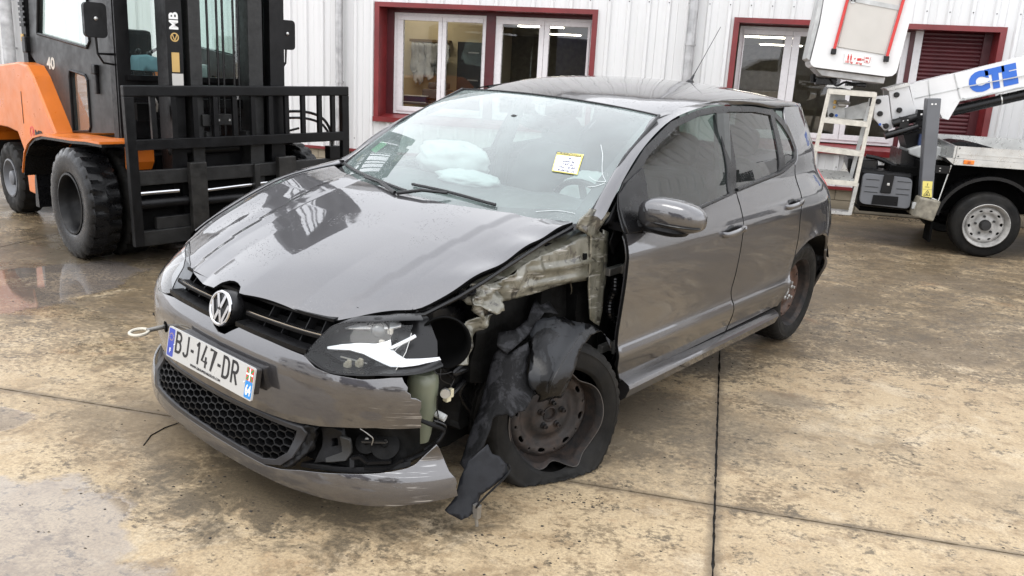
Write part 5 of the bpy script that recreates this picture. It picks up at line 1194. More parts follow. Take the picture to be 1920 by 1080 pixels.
# ------------------------------------------------------------------ the damaged car
D = {
 'apron': [(-0.319,0.7,0.916),(-0.252,0.7,0.911),(-0.171,0.7,0.894),(-0.096,0.69,0.88),(-0.024,0.68,0.872),(0.044,0.67,0.848),(0.11,0.66,0.819),(0.15,0.65,0.794),(0.207,0.64,0.783),(0.272,0.62,0.759),(0.262,0.62,0.725),(0.204,0.62,0.665),(0.154,0.63,0.673),(0.142,0.65,0.714),(0.079,0.67,0.729),(-0.009,0.68,0.732),(-0.117,0.69,0.742),(-0.214,0.7,0.745),(-0.343,0.7,0.731),(-0.35,0.7,0.804)],
 'apron_ribs1': [(-0.266,0.705,0.847),(-0.155,0.705,0.836),(-0.031,0.705,0.833),(0.067,0.705,0.817),(0.129,0.705,0.796)],
 'apron_ribs2': [(-0.317,0.705,0.778),(-0.201,0.705,0.783),(-0.092,0.705,0.779),(0.03,0.705,0.789),(0.111,0.705,0.782)],
 'apron_slot': [(-0.268,0.706,0.853),(-0.293,0.706,0.849),(-0.296,0.706,0.805),(-0.272,0.706,0.806)],
 'pillar': [(-0.209,0.712,0.958),(-0.231,0.712,0.989),(-0.283,0.712,1.022),(-0.386,0.712,1.0),(-0.348,0.712,0.935),(-0.389,0.712,0.907),(-0.423,0.712,0.675),(-0.422,0.712,0.532),(-0.36,0.712,0.571),(-0.323,0.712,0.717),(-0.303,0.712,0.912)],
 'pillar2': [(-0.403,0.7,0.926),(-0.448,0.7,0.909),(-0.463,0.7,0.726),(-0.46,0.7,0.602),(-0.451,0.7,0.535),(-0.437,0.7,0.669),(-0.429,0.7,0.792)],
 'inner_arch': [(-0.33,0.62,0.705),(-0.466,0.62,0.687),(-0.514,0.62,0.512),(-0.407,0.62,0.548),(-0.35,0.62,0.615)],
 'jamb': [(-0.454,0.655,0.986),(-0.6,0.655,1.079),(-0.663,0.655,0.862),(-0.744,0.655,0.569),(-0.779,0.655,0.161),(-0.554,0.655,0.273),(-0.43,0.655,0.892)],
 'sail': [(-0.361,0.725,0.947),(-0.45,0.725,1.051),(-0.486,0.725,1.1),(-0.526,0.725,0.894),(-0.454,0.725,0.814),(-0.416,0.725,0.871),(-0.44,0.725,0.916),(-0.396,0.725,0.953)],
 'hinge1': [(-0.45,0.72,0.774),(-0.581,0.72,0.746),(-0.586,0.72,0.725),(-0.454,0.72,0.754)],
 'hinge2': [(-0.46,0.74,0.453),(-0.567,0.74,0.416),(-0.572,0.74,0.391),(-0.466,0.74,0.424)],
 'hose': [(-0.516,0.71,0.717),(-0.523,0.71,0.659),(-0.5,0.71,0.618),(-0.506,0.71,0.572),(-0.541,0.71,0.535),(-0.612,0.71,0.506)],
 'bracket': [(0.162,0.64,0.685),(0.215,0.64,0.625),(0.257,0.64,0.58),(0.283,0.64,0.529),(0.331,0.64,0.535),(0.359,0.64,0.572),(0.321,0.64,0.595),(0.28,0.64,0.661),(0.24,0.64,0.687)],
 'fin': [(-0.091,0.64,0.689),(-0.147,0.63,0.699),(-0.195,0.64,0.663),(-0.161,0.7,0.636),(-0.013,0.74,0.647),(0.05,0.74,0.605),(0.151,0.72,0.562),(0.189,0.7,0.584),(0.162,0.68,0.618),(0.037,0.66,0.618),(-0.041,0.65,0.638)],
 'shell': [(0.056,0.74,0.589),(-0.037,0.7,0.603),(-0.144,0.68,0.605),(-0.261,0.68,0.594),(-0.337,0.7,0.574),(-0.366,0.74,0.55),(-0.366,0.8,0.524),(-0.326,0.84,0.499),(-0.277,0.85,0.544),(-0.194,0.86,0.586),(-0.111,0.87,0.592),(-0.077,0.87,0.572),(-0.043,0.88,0.534),(-0.006,0.88,0.475),(0.005,0.87,0.411),(0.042,0.87,0.414),(0.063,0.86,0.405),(0.099,0.84,0.38),(0.091,0.82,0.419),(0.087,0.78,0.444),(0.078,0.76,0.504)],
 'sheet': [(0.062,0.7,0.63),(0.132,0.68,0.584),(0.189,0.68,0.508),(0.226,0.69,0.42),(0.302,0.72,0.341),(0.378,0.75,0.265),(0.429,0.77,0.236),(0.438,0.79,0.181),(0.404,0.81,0.21),(0.381,0.81,0.279),(0.333,0.81,0.323),(0.323,0.81,0.378),(0.292,0.82,0.405),(0.249,0.83,0.406),(0.132,0.83,0.44),(0.113,0.8,0.459),(0.091,0.77,0.511),(0.026,0.72,0.582)],
 'flap': [(0.413,0.8,0.27),(0.355,0.83,0.32),(0.341,0.84,0.288),(0.313,0.85,0.276),(0.294,0.87,0.244),(0.299,0.88,0.216),(0.437,0.88,0.165),(0.428,0.86,0.119),(0.47,0.84,0.098),(0.514,0.8,0.119),(0.45,0.79,0.158),(0.434,0.79,0.213)],
 'tank': [(0.496,0.6,0.52),(0.371,0.6,0.492),(0.389,0.6,0.355),(0.472,0.6,0.397),(0.467,0.6,0.278),(0.39,0.6,0.261)],
 'wire1': [(0.438,0.66,0.578),(0.414,0.66,0.553),(0.367,0.66,0.512),(0.35,0.66,0.494),(0.381,0.66,0.458),(0.406,0.66,0.452)],
 'wire2': [(0.426,0.66,0.458),(0.426,0.66,0.414),(0.415,0.66,0.372),(0.439,0.66,0.36)],
 'loop': [(0.546,0.7,0.424),(0.518,0.73,0.407),(0.48,0.745,0.384),(0.486,0.745,0.363),(0.502,0.74,0.344),(0.514,0.72,0.317),(0.534,0.71,0.303),(0.58,0.7,0.295),(0.607,0.66,0.273)],
 'hl_chrome': [(0.451,0.63),(0.5,0.645),(0.562,0.657),(0.616,0.662),(0.652,0.671),(0.668,0.677),(0.676,0.658),(0.73,0.631),(0.851,0.634),(0.85,0.628),(0.771,0.62),(0.683,0.613),(0.634,0.624),(0.583,0.636),(0.533,0.636),(0.454,0.624)],
 'hl_lens': [(0.401,0.605),(0.415,0.637),(0.442,0.687),(0.464,0.706),(0.504,0.722),(0.594,0.736),(0.682,0.743),(0.713,0.742),(0.682,0.73),(0.703,0.728),(0.756,0.728),(0.748,0.706),(0.745,0.697),(0.737,0.675),(0.718,0.639),(0.703,0.612),(0.704,0.598),(0.654,0.595),(0.597,0.586),(0.521,0.578),(0.477,0.582),(0.418,0.598)],
 'hl_drl': [(0.513,0.703),(0.561,0.718),(0.614,0.728),(0.701,0.728),(0.701,0.72),(0.663,0.705),(0.574,0.697),(0.475,0.684)],
 'hl_blade': [(0.67,0.661),(0.763,0.695),(0.766,0.692),(0.676,0.658)],
 'hl_refl_low': [(0.5,0.602),(0.543,0.61),(0.573,0.589),(0.547,0.584)],
 'hl_rim': [(0.401,0.605),(0.442,0.687)],
 'housing': [(0.484,0.6,0.742),(0.371,0.6,0.719),(0.23,0.6,0.69),(0.194,0.6,0.669),(0.192,0.6,0.644),(0.311,0.6,0.533),(0.533,0.6,0.59),(0.477,0.6,0.628)],
 'bulbs': [(0.323,0.585,0.648),(0.281,0.585,0.585),(0.404,0.585,0.663),(0.628,0.585,0.688),(0.745,0.585,0.615),(0.693,0.585,0.601)],
 'tow': [(0.937,-0.42,0.481),(0.902,-0.42,0.467),(0.831,-0.42,0.465)],
}
D.update({
 'shell': [(0.058,0.74,0.607),(0.018,0.73,0.631),(-0.04,0.72,0.641),(-0.11,0.72,0.643),(-0.157,0.73,0.638),(-0.206,0.74,0.626),(-0.235,0.76,0.618),(-0.25,0.78,0.61),(-0.266,0.8,0.597),(-0.282,0.82,0.579),(-0.312,0.84,0.548),(-0.307,0.85,0.522),(-0.248,0.86,0.569),(-0.208,0.865,0.582),(-0.172,0.87,0.583),(-0.132,0.875,0.582),(-0.096,0.88,0.571),(-0.067,0.885,0.566),(-0.037,0.89,0.545),(-0.027,0.89,0.519),(-0.01,0.89,0.495),(0.007,0.89,0.476),(0.017,0.885,0.45),(0.018,0.88,0.426),(0.033,0.88,0.412),(0.045,0.87,0.419),(0.07,0.87,0.418),(0.095,0.86,0.41),(0.116,0.86,0.405),(0.142,0.86,0.401),(0.12,0.85,0.422),(0.103,0.84,0.434),(0.121,0.83,0.455),(0.135,0.82,0.471),(0.139,0.81,0.503),(0.121,0.8,0.521),(0.106,0.79,0.54),(0.078,0.77,0.58)],
 'sheet': [(0.127,0.7,0.555),(0.164,0.69,0.577),(0.18,0.685,0.544),(0.189,0.68,0.509),(0.205,0.685,0.467),(0.226,0.69,0.42),(0.263,0.705,0.38),(0.304,0.72,0.341),(0.343,0.735,0.303),(0.378,0.75,0.265),(0.412,0.765,0.24),(0.412,0.79,0.235),(0.391,0.8,0.255),(0.371,0.81,0.287),(0.347,0.81,0.308),(0.336,0.81,0.329),(0.322,0.81,0.35),(0.318,0.81,0.376),(0.296,0.81,0.386),(0.272,0.815,0.39),(0.245,0.82,0.394),(0.227,0.82,0.384),(0.204,0.83,0.4),(0.164,0.83,0.402),(0.146,0.845,0.436),(0.116,0.845,0.439),(0.13,0.83,0.458),(0.147,0.82,0.485),(0.134,0.8,0.505),(0.117,0.79,0.537),(0.089,0.77,0.563),(0.071,0.745,0.591),(0.083,0.72,0.576),(0.107,0.71,0.559)],
 'seam': [(-0.075,0.86,0.62),(-0.019,0.87,0.591),(0.043,0.88,0.557),(0.095,0.885,0.51),(0.105,0.88,0.464)],
})
CX, CY, CYW, CPI, CRO = -1.240702, 3.157584, -2.018311, .0138669, -.0431933
CM = Matrix.Translation((CX, CY, 0)) @ Matrix.Rotation(CYW, 4, 'Z') @ Matrix.Rotation(CPI, 4, 'Y') @ Matrix.Rotation(CRO, 4, 'X')
CMI = CM.inverted()
car = empty('damaged_car', mat=CM, label='dark grey hatchback with its front left wing torn off and a flat front tyre', cat='car')
P_ = M['paint']
def SIDEo(o): return lambda a, b: SIDE(a, b) + np.array([0, o, 0])

# --- bonnet
hood_l = [(-.241,.668),(-.062,.673),(.105,.670),(.25,.657),(.352,.636),(.459,.600),(.516,.537),(.613,.445),(.653,.400),(.664,.37),(.693,.216),(.712,.12),(.734,.03)]
notch = [(.737,.004),(.715,-.020),(.704,-.052),(.700,-.080),(.703,-.108),(.716,-.134),(.738,-.152)]
hood_r = [(.728,-.22),(.703,-.32),(.660,-.46),(.618,-.575),(.565,-.67),(.50,-.705),(.35,-.715),(.1,-.712),(-.06,-.705),(-.215,-.690)]
hrear = [(-.155,-.56),(-.10,-.38),(-.078,-.19),(-.072,0),(-.078,.19),(-.12,.38),(-.17,.54)]
hood_poly = crm(hood_l, 4) + notch + crm(hood_r, 4) + hrear
def hood_disp(x, y):
    d = 0.
    # raised centre with a crease running back to the screen corners, buckled left front corner
    e = .47 - .10*np.clip((x+.2)/.9, 0, 1); ay = abs(y)
    d -= .0065*float(np.clip((ay-e)/.03, 0, 1)) - .0*ay
    if y > .3: d += .016*math.exp(-((x-.30)/.10)**2)*np.clip((y-.50)/.15, 0, 1) + .004*math.sin(x*31)*np.clip((y-.56)/.08, 0, 1)
    return float(d)
bonnet = panel('bonnet', HOOD, hood_poly, P_, car, step=.015, thick=.010, disp=hood_disp, rim=.0005, edge_mat=M['void'])  # rim coloured near-black, standing in for the shaded gap under the edge
hi = [(x*.985-.01, y*.97) for x, y in hood_poly]
panel('bonnet_liner', HOOD, hi, M['void'], bonnet, step=.06, off=-.03, thick=.004, disp=hood_disp)
mb = MB(); mb.tube([tuple(HOOD(x, y)[0]-np.array([0, -.004, .018])) for x, y in ((.56,.50),(.46,.612),(.35,.65),(.25,.668),(.1,.682),(-.06,.685),(-.22,.68))], .007, 6); mb.build('bonnet_seal', M['trim'], bonnet, smooth=True)

# --- roof, ditch strips, side rails
roof = panel('roof', ROOF, [(-.949+.02*(abs(y)/.55)**2*-0, y) for y in np.linspace(-.545, .545, 25)] + [(-1.9, .547), (-2.3, .53), (-2.58, .49), (-2.82, .42), (-2.88, .3), (-2.91, 0), (-2.88, -.3), (-2.82, -.42), (-2.58, -.49), (-2.3, -.53), (-1.9, -.547)], P_, car, step=.05, thick=.01)
aer = MB(); ax, az = -2.26, 1.425
aer.ell((ax, 0, az+.006), (.04, .018, .02), 12, 6); aer.tube([(ax, 0, az+.01), (ax-.035, 0, az+.05)], [.011, .006], 8)
o = aer.build('aerial_base', M['trim'], roof, smooth=True)
mb = MB(); mb.tube([(ax-.03, 0, az+.045), (ax-.085, -.0, az+.105), (ax-.33, -.02, az+.335)], [.0035, .0022, .0018], 6); mb.build('aerial_rod', M['trim'], roof, smooth=True)
for s in (1, -1):
    rail_o = [(-.30,.985),(-.36,1.012),(-.50,1.116),(-.72,1.226),(-1.0,1.318),(-1.285,1.362),(-1.485,1.374),(-1.87,1.370),(-2.13,1.350),(-2.33,1.352),(-2.56,1.348),(-2.85,1.318)]
    O_ = [tuple(SIDE(*p)[0]) for p in crm(rail_o, 5)]
    inn = [WS(1.0, .02)[0], WS(1.0, .07)[0], WS(.995, .25)[0], WS(.99, .52)[0], WS(.985, .80)[0], WS(.975, 1.0)[0]] + [ROOF(x, .556)[0] for x in (-1.25, -1.6, -2.0)] + [ROOF(-2.3, .535)[0], ROOF(-2.58, .495)[0], ROOF(-2.82, .425)[0]]
    I_ = crm([tuple(q) for q in inn], 5)
    n = 56; rs = lambda L: [tuple(np.array([np.interp(np.linspace(0, len(L)-1, n)[i], range(len(L)), [q[k] for q in L]) for k in range(3)])) for i in range(n)]; O_ = rs(O_); I_ = rs(I_); rows = []
    for i in range(n):
        a, b = np.array(O_[i]), np.array(I_[i]); u = b-a; up = np.cross(np.array([1., 0, 0]), u); up /= np.linalg.norm(up)
        if up[2] < 0: up = -up
        rows.append([a-up*.002] + [a+u*t+up*.016*math.sin(math.pi*t)**.8 for t in (0, .12, .3, .5, .7, .88, 1.)] + [b-up*.014])
    V = [Vector((q[0], q[1]*s, q[2])) for r in rows for q in r]; k = 9
    F = [((i*k+j), (i+1)*k+j, (i+1)*k+j+1, i*k+j+1)[::(1 if s > 0 else -1)] for i in range(n-1) for j in range(k-1)]
    mesh_obj('roof_rail', V, F, P_, car, True, 60)
    mb = MB(); mb.tube([Vector((q[0], q[1]*s, q[2]-.004)) for q in [I_[i] for i in range(28, 44)]], .006, 6); mb.build('roof_gutter', M['trim'], car)
# C-pillar is part of the quarter panel
quarter = [(-2.30,1.335),(-2.27,1.28),(-2.295,1.22),(-2.322,1.13),(-2.285,1.085),(-2.235,1.062),(-2.175,.925),(-2.118,.835),(-2.133,.70),(-2.140,.592),(-2.21,.63),(-2.29,.660),(-2.38,.672),(-2.50,.668),(-2.62,.635),(-2.70,.575),(-2.735,.535),(-2.80,.60),(-3.04,.62),(-3.05,.80),(-3.0,1.0),(-2.96,1.12),(-2.90,1.25),(-2.86,1.325),(-2.56,1.356),(-2.33,1.360)]
lower = dict(
 front_door=[(-.407,.925),(-.400,.868),(-.398,.70),(-.402,.517),(-.412,.40),(-.50,.300),(-.9,.298),(-1.450,.306),(-1.410,.461),(-1.385,.53),(-1.395,.61),(-1.398,.80),(-1.403,.90),(-1.438,.984),(-1.03,.950),(-.62,.915)],
 rear_door=[(-1.458,.306),(-1.418,.461),(-1.393,.53),(-1.403,.61),(-1.406,.80),(-1.411,.90),(-1.446,.985),(-2.044,1.030),(-2.21,1.068),(-2.232,1.055),(-2.169,.925),(-2.112,.835),(-2.127,.70),(-2.134,.592),(-2.11,.50),(-2.085,.40),(-2.062,.315)],
 quarter_panel=quarter,
 rear_bumper=[(-2.805,.593),(-3.04,.612),(-3.06,.45),(-3.02,.26),(-2.84,.25),(-2.80,.36),(-2.79,.46),(-2.745,.53)])
parts = {}
for s in (1, -1):
    for nm, poly in lower.items():
        if s < 0 and nm == 'front_door': poly = poly
        parts[nm, s] = panel(nm, SIDE, poly, P_, car, step=.024, thick=.014, mirror=(s < 0), flip=True, rim=.0007)
    for seam in ([(-1.455,.306),(-1.415,.461),(-1.390,.53),(-1.400,.61),(-1.403,.80),(-1.408,.90),(-1.443,.985)], [(-2.137,.592),(-2.130,.70),(-2.115,.835),(-2.172,.925),(-2.234,1.058)], [(-.41,.93),(-.400,.868),(-.398,.70),(-.402,.517),(-.412,.40),(-.50,.300)], [(-.50,.297),(-.9,.295),(-1.452,.303),(-2.06,.312)]):
        mb = MB(); mb.tube([tuple((SIDE(a, b)[0]-np.array([0,.0035,0]))*np.array([1,s,1])) for a, b in crm(seam, 5)], .0055, 6); mb.build('door_gap_shade', M['void'], car)  # near-black tube sunk in each door gap, painting in its shade
    # door frames: black ring, glass, pillars
    ring = [(-.455,1.06),(-.504,1.106),(-.729,1.219),(-1.012,1.312),(-1.289,1.356),(-1.485,1.369),(-1.873,1.365),(-2.13,1.344),(-2.20,1.31),(-2.25,1.29),(-2.288,1.215),(-2.315,1.135),(-2.275,1.080),(-2.20,1.052),(-2.044,1.024),(-1.52,.982),(-1.03,.944),(-.62,.908),(-.415,.932)]
    g1 = [(-.655,1.145),(-.74,1.190),(-1.012,1.286),(-1.289,1.331),(-1.455,1.341),(-1.385,.990),(-1.03,.964),(-.655,.938)]
    g2 = [(-1.565,1.344),(-1.873,1.339),(-2.075,1.320),(-2.005,1.045),(-1.47,1.004)]
    g3 = [(-2.125,1.308),(-2.20,1.265),(-2.262,1.200),(-2.285,1.135),(-2.245,1.095),(-2.085,1.064)]
    fr = panel('window_frame', SIDE, ring, M['trim'], car, holes=(g1, g2, g3), step=.03, off=-.004, thick=.006, mirror=(s < 0), flip=True)
    for g in (g1, g2, g3): panel('window_pane', SIDE, g, M['glass_side'], car, step=.06, off=-.012, thick=0, mirror=(s < 0), flip=True)
    mb = MB()
    lin = [tuple(SIDE(*p)[0]*np.array([1, s, 1])) for p in ((-.66,.936),(-1.03,.958),(-1.39,.986))]; mb.tube(lin, .008, 6)
    lin = [tuple(SIDE(*p)[0]*np.array([1, s, 1])) for p in ((-1.46,.997),(-2.0,1.037),(-2.24,1.082))]; mb.tube(lin, .008, 6)
    mb.build('waist_seal', M['trim'], car, smooth=True)
    # handles
    for dn, (x, z) in (('front_door', (-1.285,.836)), ('rear_door', (-2.015,.886))):
        d = parts[dn, s]; y = float(side_y(x, z)[0])
        yy = y+.020
        hb = MB(); pts = [(x-.09, y-.004, z+.004), (x-.075, yy, z+.008), (x, yy+.012, z+.004), (x+.075, yy, z-.004), (x+.09, y-.004, z-.006)]
        hb.tube([(a, b*s, c) for a, b, c in crm(pts, 5)], [.011]*21, 8); v = [Vector((q.x, q.y, z+(q.z-z)*1.25)) for q in hb.v]; hb.v = v
        hb.build('handle', P_, d, smooth=True)
        cup = MB(); cup.ell((x+.012, (y-.006)*s, z-.004), (.062, .009, .034), 18, 8); cup.build('handle_recess', M['trim'], d, smooth=True)
        if dn == 'front_door':
            lk = MB(); lk.ell((x-.072, (yy+.006)*s, z+.006), (.020, .012, .016), 12, 6); lk.build('lock_cover', P_, d, smooth=True)
    # sill
    sl = MB(); prof = [(.742,.302),(.800,.300),(.832,.284),(.838,.268),(.822,.226),(.79,.200),(.742,.19)]
    xs = [-.52,-.9,-1.4,-1.9,-2.04,-2.075]; 
    V = [(x, (y - (.03 if x < -2.06 else 0))*s, z+(.012 if x < -2.06 and z < .27 else 0)) for x in xs for y, z in prof]; k = len(prof)
    F = [(i*k+j, (i+1)*k+j, (i+1)*k+j+1, i*k+j+1)[::(-1 if s < 0 else 1)] for i in range(len(xs)-1) for j in range(k-1)] + [tuple(range(k)), tuple((len(xs)-1)*k+j for j in range(k))]
    mesh_obj('sill', V, F, P_, car, True, 25)
    # dark inner structure behind the seams
    inner = [(-.45,.32),(-2.02,.32),(-2.09,.52),(-2.14,.9),(-2.2,1.04),(-1.4,.965),(-.6,.90),(-.45,.90)]
    panel('door_inner', SIDE, inner, M['void'], car, step=.12, off=.045, thick=0, mirror=(s < 0), flip=False)
    # rear lamp
    panel('rear_lamp', SIDE, [(-2.86,.975),(-2.87,.90),(-2.92,.868),(-3.035,.866),(-3.01,.985)], M['tail'], car, step=.03, off=.008, thick=.01, mirror=(s < 0), flip=True)
# --- right front wing (intact side)
wing = [(-.396,.925),(-.390,.868),(-.388,.70),(-.392,.517),(-.40,.42),(-.385,.36),(-.355,.30),(-.345,.40)] + [(.0+.365*math.cos(R(a)), .30+.365*math.sin(R(a))) for a in range(165, 8, -12)] + [(.38,.52),(.43,.60),(.41,.66),(.33,.725),(.1,.83),(-.1,.88),(-.3,.925)]
panel('front_wing', SIDE, wing, P_, car, step=.035, thick=.012, mirror=True, flip=True)
# wing crest between bonnet edge and side
top = []
for x in np.linspace(-.36, .47, 18):
    a = HOOD(x, -.722)[0]*np.array([1, -1, 1]); zt = float(np.interp(x, [-.36,-.1,.1,.33,.41,.5], [.94,.885,.83,.725,.66,.62])); b = SIDE(x, zt)[0]
    ym = (a[1]+b[1])/2+.012; zm = max(a[2], b[2])*.35+min(a[2], b[2])*.65+.035
    top.append([(a[0], -a[1], a[2]-.012), (a[0], -a[1]-.004, a[2]-.001), (x, -ym, zm), (b[0], -b[1]-.001, b[2]+.004), (b[0], -b[1]+.004, b[2]-.004)])
V = []; k = 0
for r in top:
    c = crm(r, 4); k = len(c); V += c
mesh_obj('wing_crest', V, [(i*k+j, i*k+j+1, (i+1)*k+j+1, (i+1)*k+j) for i in range(len(top)-1) for j in range(k-1)], P_, car, True)

# --- front bumper, upper band
band = [(-1.06,.60),(-.86,.598),(-.62,.585),(-.505,.581),(-.36,.60),(-.20,.603),(-.075,.602),(-.055,.585),(-.02,.572),(.02,.574),(.05,.594),(.081,.613),(.226,.610),(.399,.603),(.45,.579),(.51,.573),(.605,.575),(.69,.59),(.722,.593)]
torn = [(.728,.580),(.739,.566),(.737,.552),(.748,.545),(.750,.532),(.765,.530),(.779,.522),(.780,.505),(.775,.49),(.783,.470),(.781,.452),(.784,.434)]
band += torn + [(.72,.430),(.651,.427),(.54,.405),(.476,.39),(.366,.371),(.237,.360),(.08,.353),(-.074,.349),(-.25,.345),(-.392,.344),(-.50,.348),(-.60,.365),(-.75,.385),(-1.06,.38)]
bumper = panel('front_bumper', FRONT, band, P_, car, step=.024, thick=.008)
# --- lip spoiler
lip = [(-1.06,.33),(-.88,.33),(-.75,.285),(-.56,.25),(-.50,.205),(-.255,.198),(0,.197),(.275,.193),(.345,.205),(.418,.226),(.565,.256),(.692,.280),(.75,.293),(.774,.303),(.81,.335),(.837,.362),(.846,.350),(.860,.318),(.866,.30),(.875,.275),(.893,.250),(.897,.235),(.893,.220),(.900,.192),(.80,.185),(.66,.170),(.497,.158),(.36,.150),(.18,.147),(0,.145),(-.267,.147),(-.45,.148),(-.62,.152),(-.80,.17),(-1.06,.19)]
panel('lip_spoiler', FRONT, lip, P_, car, step=.024, thick=.006)
# --- lower grille: frame and honeycomb
gp = [(-.50,.340),(-.396,.340),(-.076,.344),(.234,.354),(.40,.360),(.418,.343),(.385,.259),(.345,.222),(.271,.200),(0,.203),(-.255,.203),(-.48,.210),(-.53,.27)]
gh = [(-.475,.325),(-.39,.326),(-.076,.330),(.23,.340),(.382,.345),(.365,.268),(.322,.232),(.262,.214),(0,.217),(-.25,.217),(-.455,.224),(-.495,.27)]
lg = panel('lower_grille', FRONT, gp, plain('grille_plastic', (.022, .022, .024), .4, var=.3, scale=12, spec=.3), car, holes=(gh,), step=.02, off=.004, thick=.02)
hc = MB(); cw, ch = .046, .0225; rr = 0
z = .216
while z < .35:
    s0 = -.50 + (cw*.8 if rr % 2 else 0)
    sx = s0
    while sx < .40:
        # flattened hexagon cell: a ring with depth
        cell = [(sx-cw*.50, z), (sx-cw*.30, z+ch*.5), (sx+cw*.30, z+ch*.5), (sx+cw*.50, z), (sx+cw*.30, z-ch*.5), (sx-cw*.30, z-ch*.5)]
        cx_ = np.array([c for c in cell]);
        if pip(np.array([sx]), np.array([z]), gh)[0]:
            cc = [(max(-.5, min(.4, a)), b) for a, b in cell]
            o1 = [FRONT(a, b)[0] for a, b in cc]; i1 = [FRONT(sx+(a-sx)*.93, z+(b-z)*.80)[0] for a, b in cc]
            nrm = np.array([-1., 0, 0]); 
            i2 = [p + np.array([-.022, 0, -.002]) for p in i1]; o2 = [p + np.array([-.022, 0, 0]) for p in o1]
            hc.add([tuple(q+np.array([-.004, 0, 0])) for q in o1+i1+i2+o2], [(j, (j+1)%6, 6+(j+1)%6, 6+j) for j in range(6)] + [(6+j, 6+(j+1)%6, 12+(j+1)%6, 12+j) for j in range(6)])
        sx += cw*1.6
    z += ch*.5; rr += 1
hc.build('honeycomb', M['plastic'], lg)
panel('grille_backing', FRONT, gp, M['void'], car, step=.08, off=-.05, thick=0)
# --- right fog insert
panel('fog_insert', FRONT, [(-.56,.352),(-.62,.362),(-.74,.375),(-.90,.37),(-.92,.34),(-.76,.295),(-.57,.262)], M['plastic'], car, step=.05, off=-.012, thick=.01)
panel('bumper_backing', FRONT, [(-1.0,.62),(-.5,.60),(.3,.60),(.36,.34),(.30,.18),(-.5,.17),(-1.0,.22)], M['void'], car, step=.1, off=-.055, thick=0)
# --- upper grille
up = empty('upper_grille', parent=car)
gu = [(-.455,.676),(-.30,.684),(-.10,.692),(.10,.695),(.30,.702),(.420,.704),(.443,.690),(.400,.606),(.22,.612),(.08,.614),(-.08,.605),(-.20,.605),(-.36,.602),(-.405,.604)]
panel('backing', FRONT, gu, M['void'], up, step=.08, off=-.06, thick=0)
def blade(name, s0, s1, z0, z1, off, depth, th, m, n=14, par=None, slope=0.):
    mb = MB(); V = []; k = 4
    for i in range(n+1):
        t = i/n; s = s0+(s1-s0)*t; z = z0+(z1-z0)*t; p = FRONT(s, z)[0]; q = FRONT(s, z)[0]-FRONT(s, z-.0)[0]
        e = .002; nn = np.array([1., 0, 0]); tt = FRONT(s+e, z)[0]-FRONT(s-e, z)[0]; nn = np.cross(tt, np.array([0, 0, 1.])); nn /= np.linalg.norm(nn)
        a = p + nn*off
        V += [a+[0, 0, th/2], a-nn*depth+[0, 0, th/2+slope], a-nn*depth+[0, 0, -th/2+slope], a+[0, 0, -th/2]]
    F = [(i*k+j, (i+1)*k+j, (i+1)*k+(j+1)%k, i*k+(j+1)%k) for i in range(n) for j in range(k)] + [(0,1,2,3), (n*k+3, n*k+2, n*k+1, n*k)]
    return mb.add(V, F).build(name, m, par or up)
blade('grille_rim', -.452, .432, .679, .700, -.022, .025, .010, M['plastic'], par=up)
blade('slat', -.425, -.07, .6435, .6495, -.008, .045, .010, M['plastic'], slope=-.006); blade('chrome_strip', -.425, -.07, .6505, .6565, -.005, .008, .005, M['chrome'])
blade('slat', .065, .425, .651, .657, -.008, .045, .010, M['plastic'], slope=-.006); blade('chrome_strip', .065, .425, .6585, .6645, -.005, .008, .005, M['chrome'])
blade('grille_sill', -.405, -.05, .612, .612, .006, .05, .016, M['plastic'], slope=-.002); blade('grille_sill', .06, .405, .620, .616, .006, .05, .016, M['plastic'], slope=-.002)
for s in (-.36,-.27,-.18,.14,.23,.32,.39): 
    a = FRONT(s, .61)[0]; b = FRONT(s, .692)[0]; mb = MB(); mb.beam(a+[-.062,0,0], b+[-.055,0,0], .004, .03, (1,0,0)); mb.build('grille_rib', M['plastic'], up)
# badge
tb = R(14)
BMx = frame_m((.785, -.032, .650), (0, 1, 0), (-math.sin(tb), 0, math.cos(tb)))     # local x = car's left, z out of the nose
bd = MB()
ring = [(.0505,.0),(.0505,.004),(.054,.007),(.0585,.007),(.0615,.003),(.0615,-.002)]
bd.lathe(ring, (0,0,0), (0,0,1), 48)
badge = empty('badge', parent=car)
def bar2(mb, p, q, w, z0=.0015, z1=.006):
    p, q = np.array(p), np.array(q); d = q-p; L = np.hypot(*d); d /= L; n_ = np.array([-d[1], d[0]])*w/2
    return mb.prism([tuple(p+n_), tuple(p-n_), tuple(q-n_), tuple(q+n_)], z0, z1, 'xy')
r_ = .0525
# V above, W below
for sgn in (1, -1):
    bar2(bd, (sgn*r_*.42, r_*.90), (sgn*.0035, -.001+.004), .0125)
    bar2(bd, (sgn*r_*.93, r_*.36), (sgn*r_*.43, -r_*.86), .0115)
    bar2(bd, (sgn*r_*.36, -r_*.86), (sgn*.002, .0-.006), .0115)
bd.xform(BMx); bd.build('emblem', M['chrome'], badge, smooth=True, angle=35)
bk = MB(); bk.lathe([(.0, .0005), (.055, .0005), (.062, -.004), (.064, -.012), (.064, -.045)], (0,0,0), (0,0,1), 40); bk.xform(BMx); bk.build('emblem_base', M['trim'], badge, smooth=True, angle=35)

# --- number plate
tp = .168
PMx = frame_m((.8605, .0057, .485), (0, 1, 0), (-math.sin(tp), 0, math.cos(tp)))
pl = empty('number_plate', parent=car)
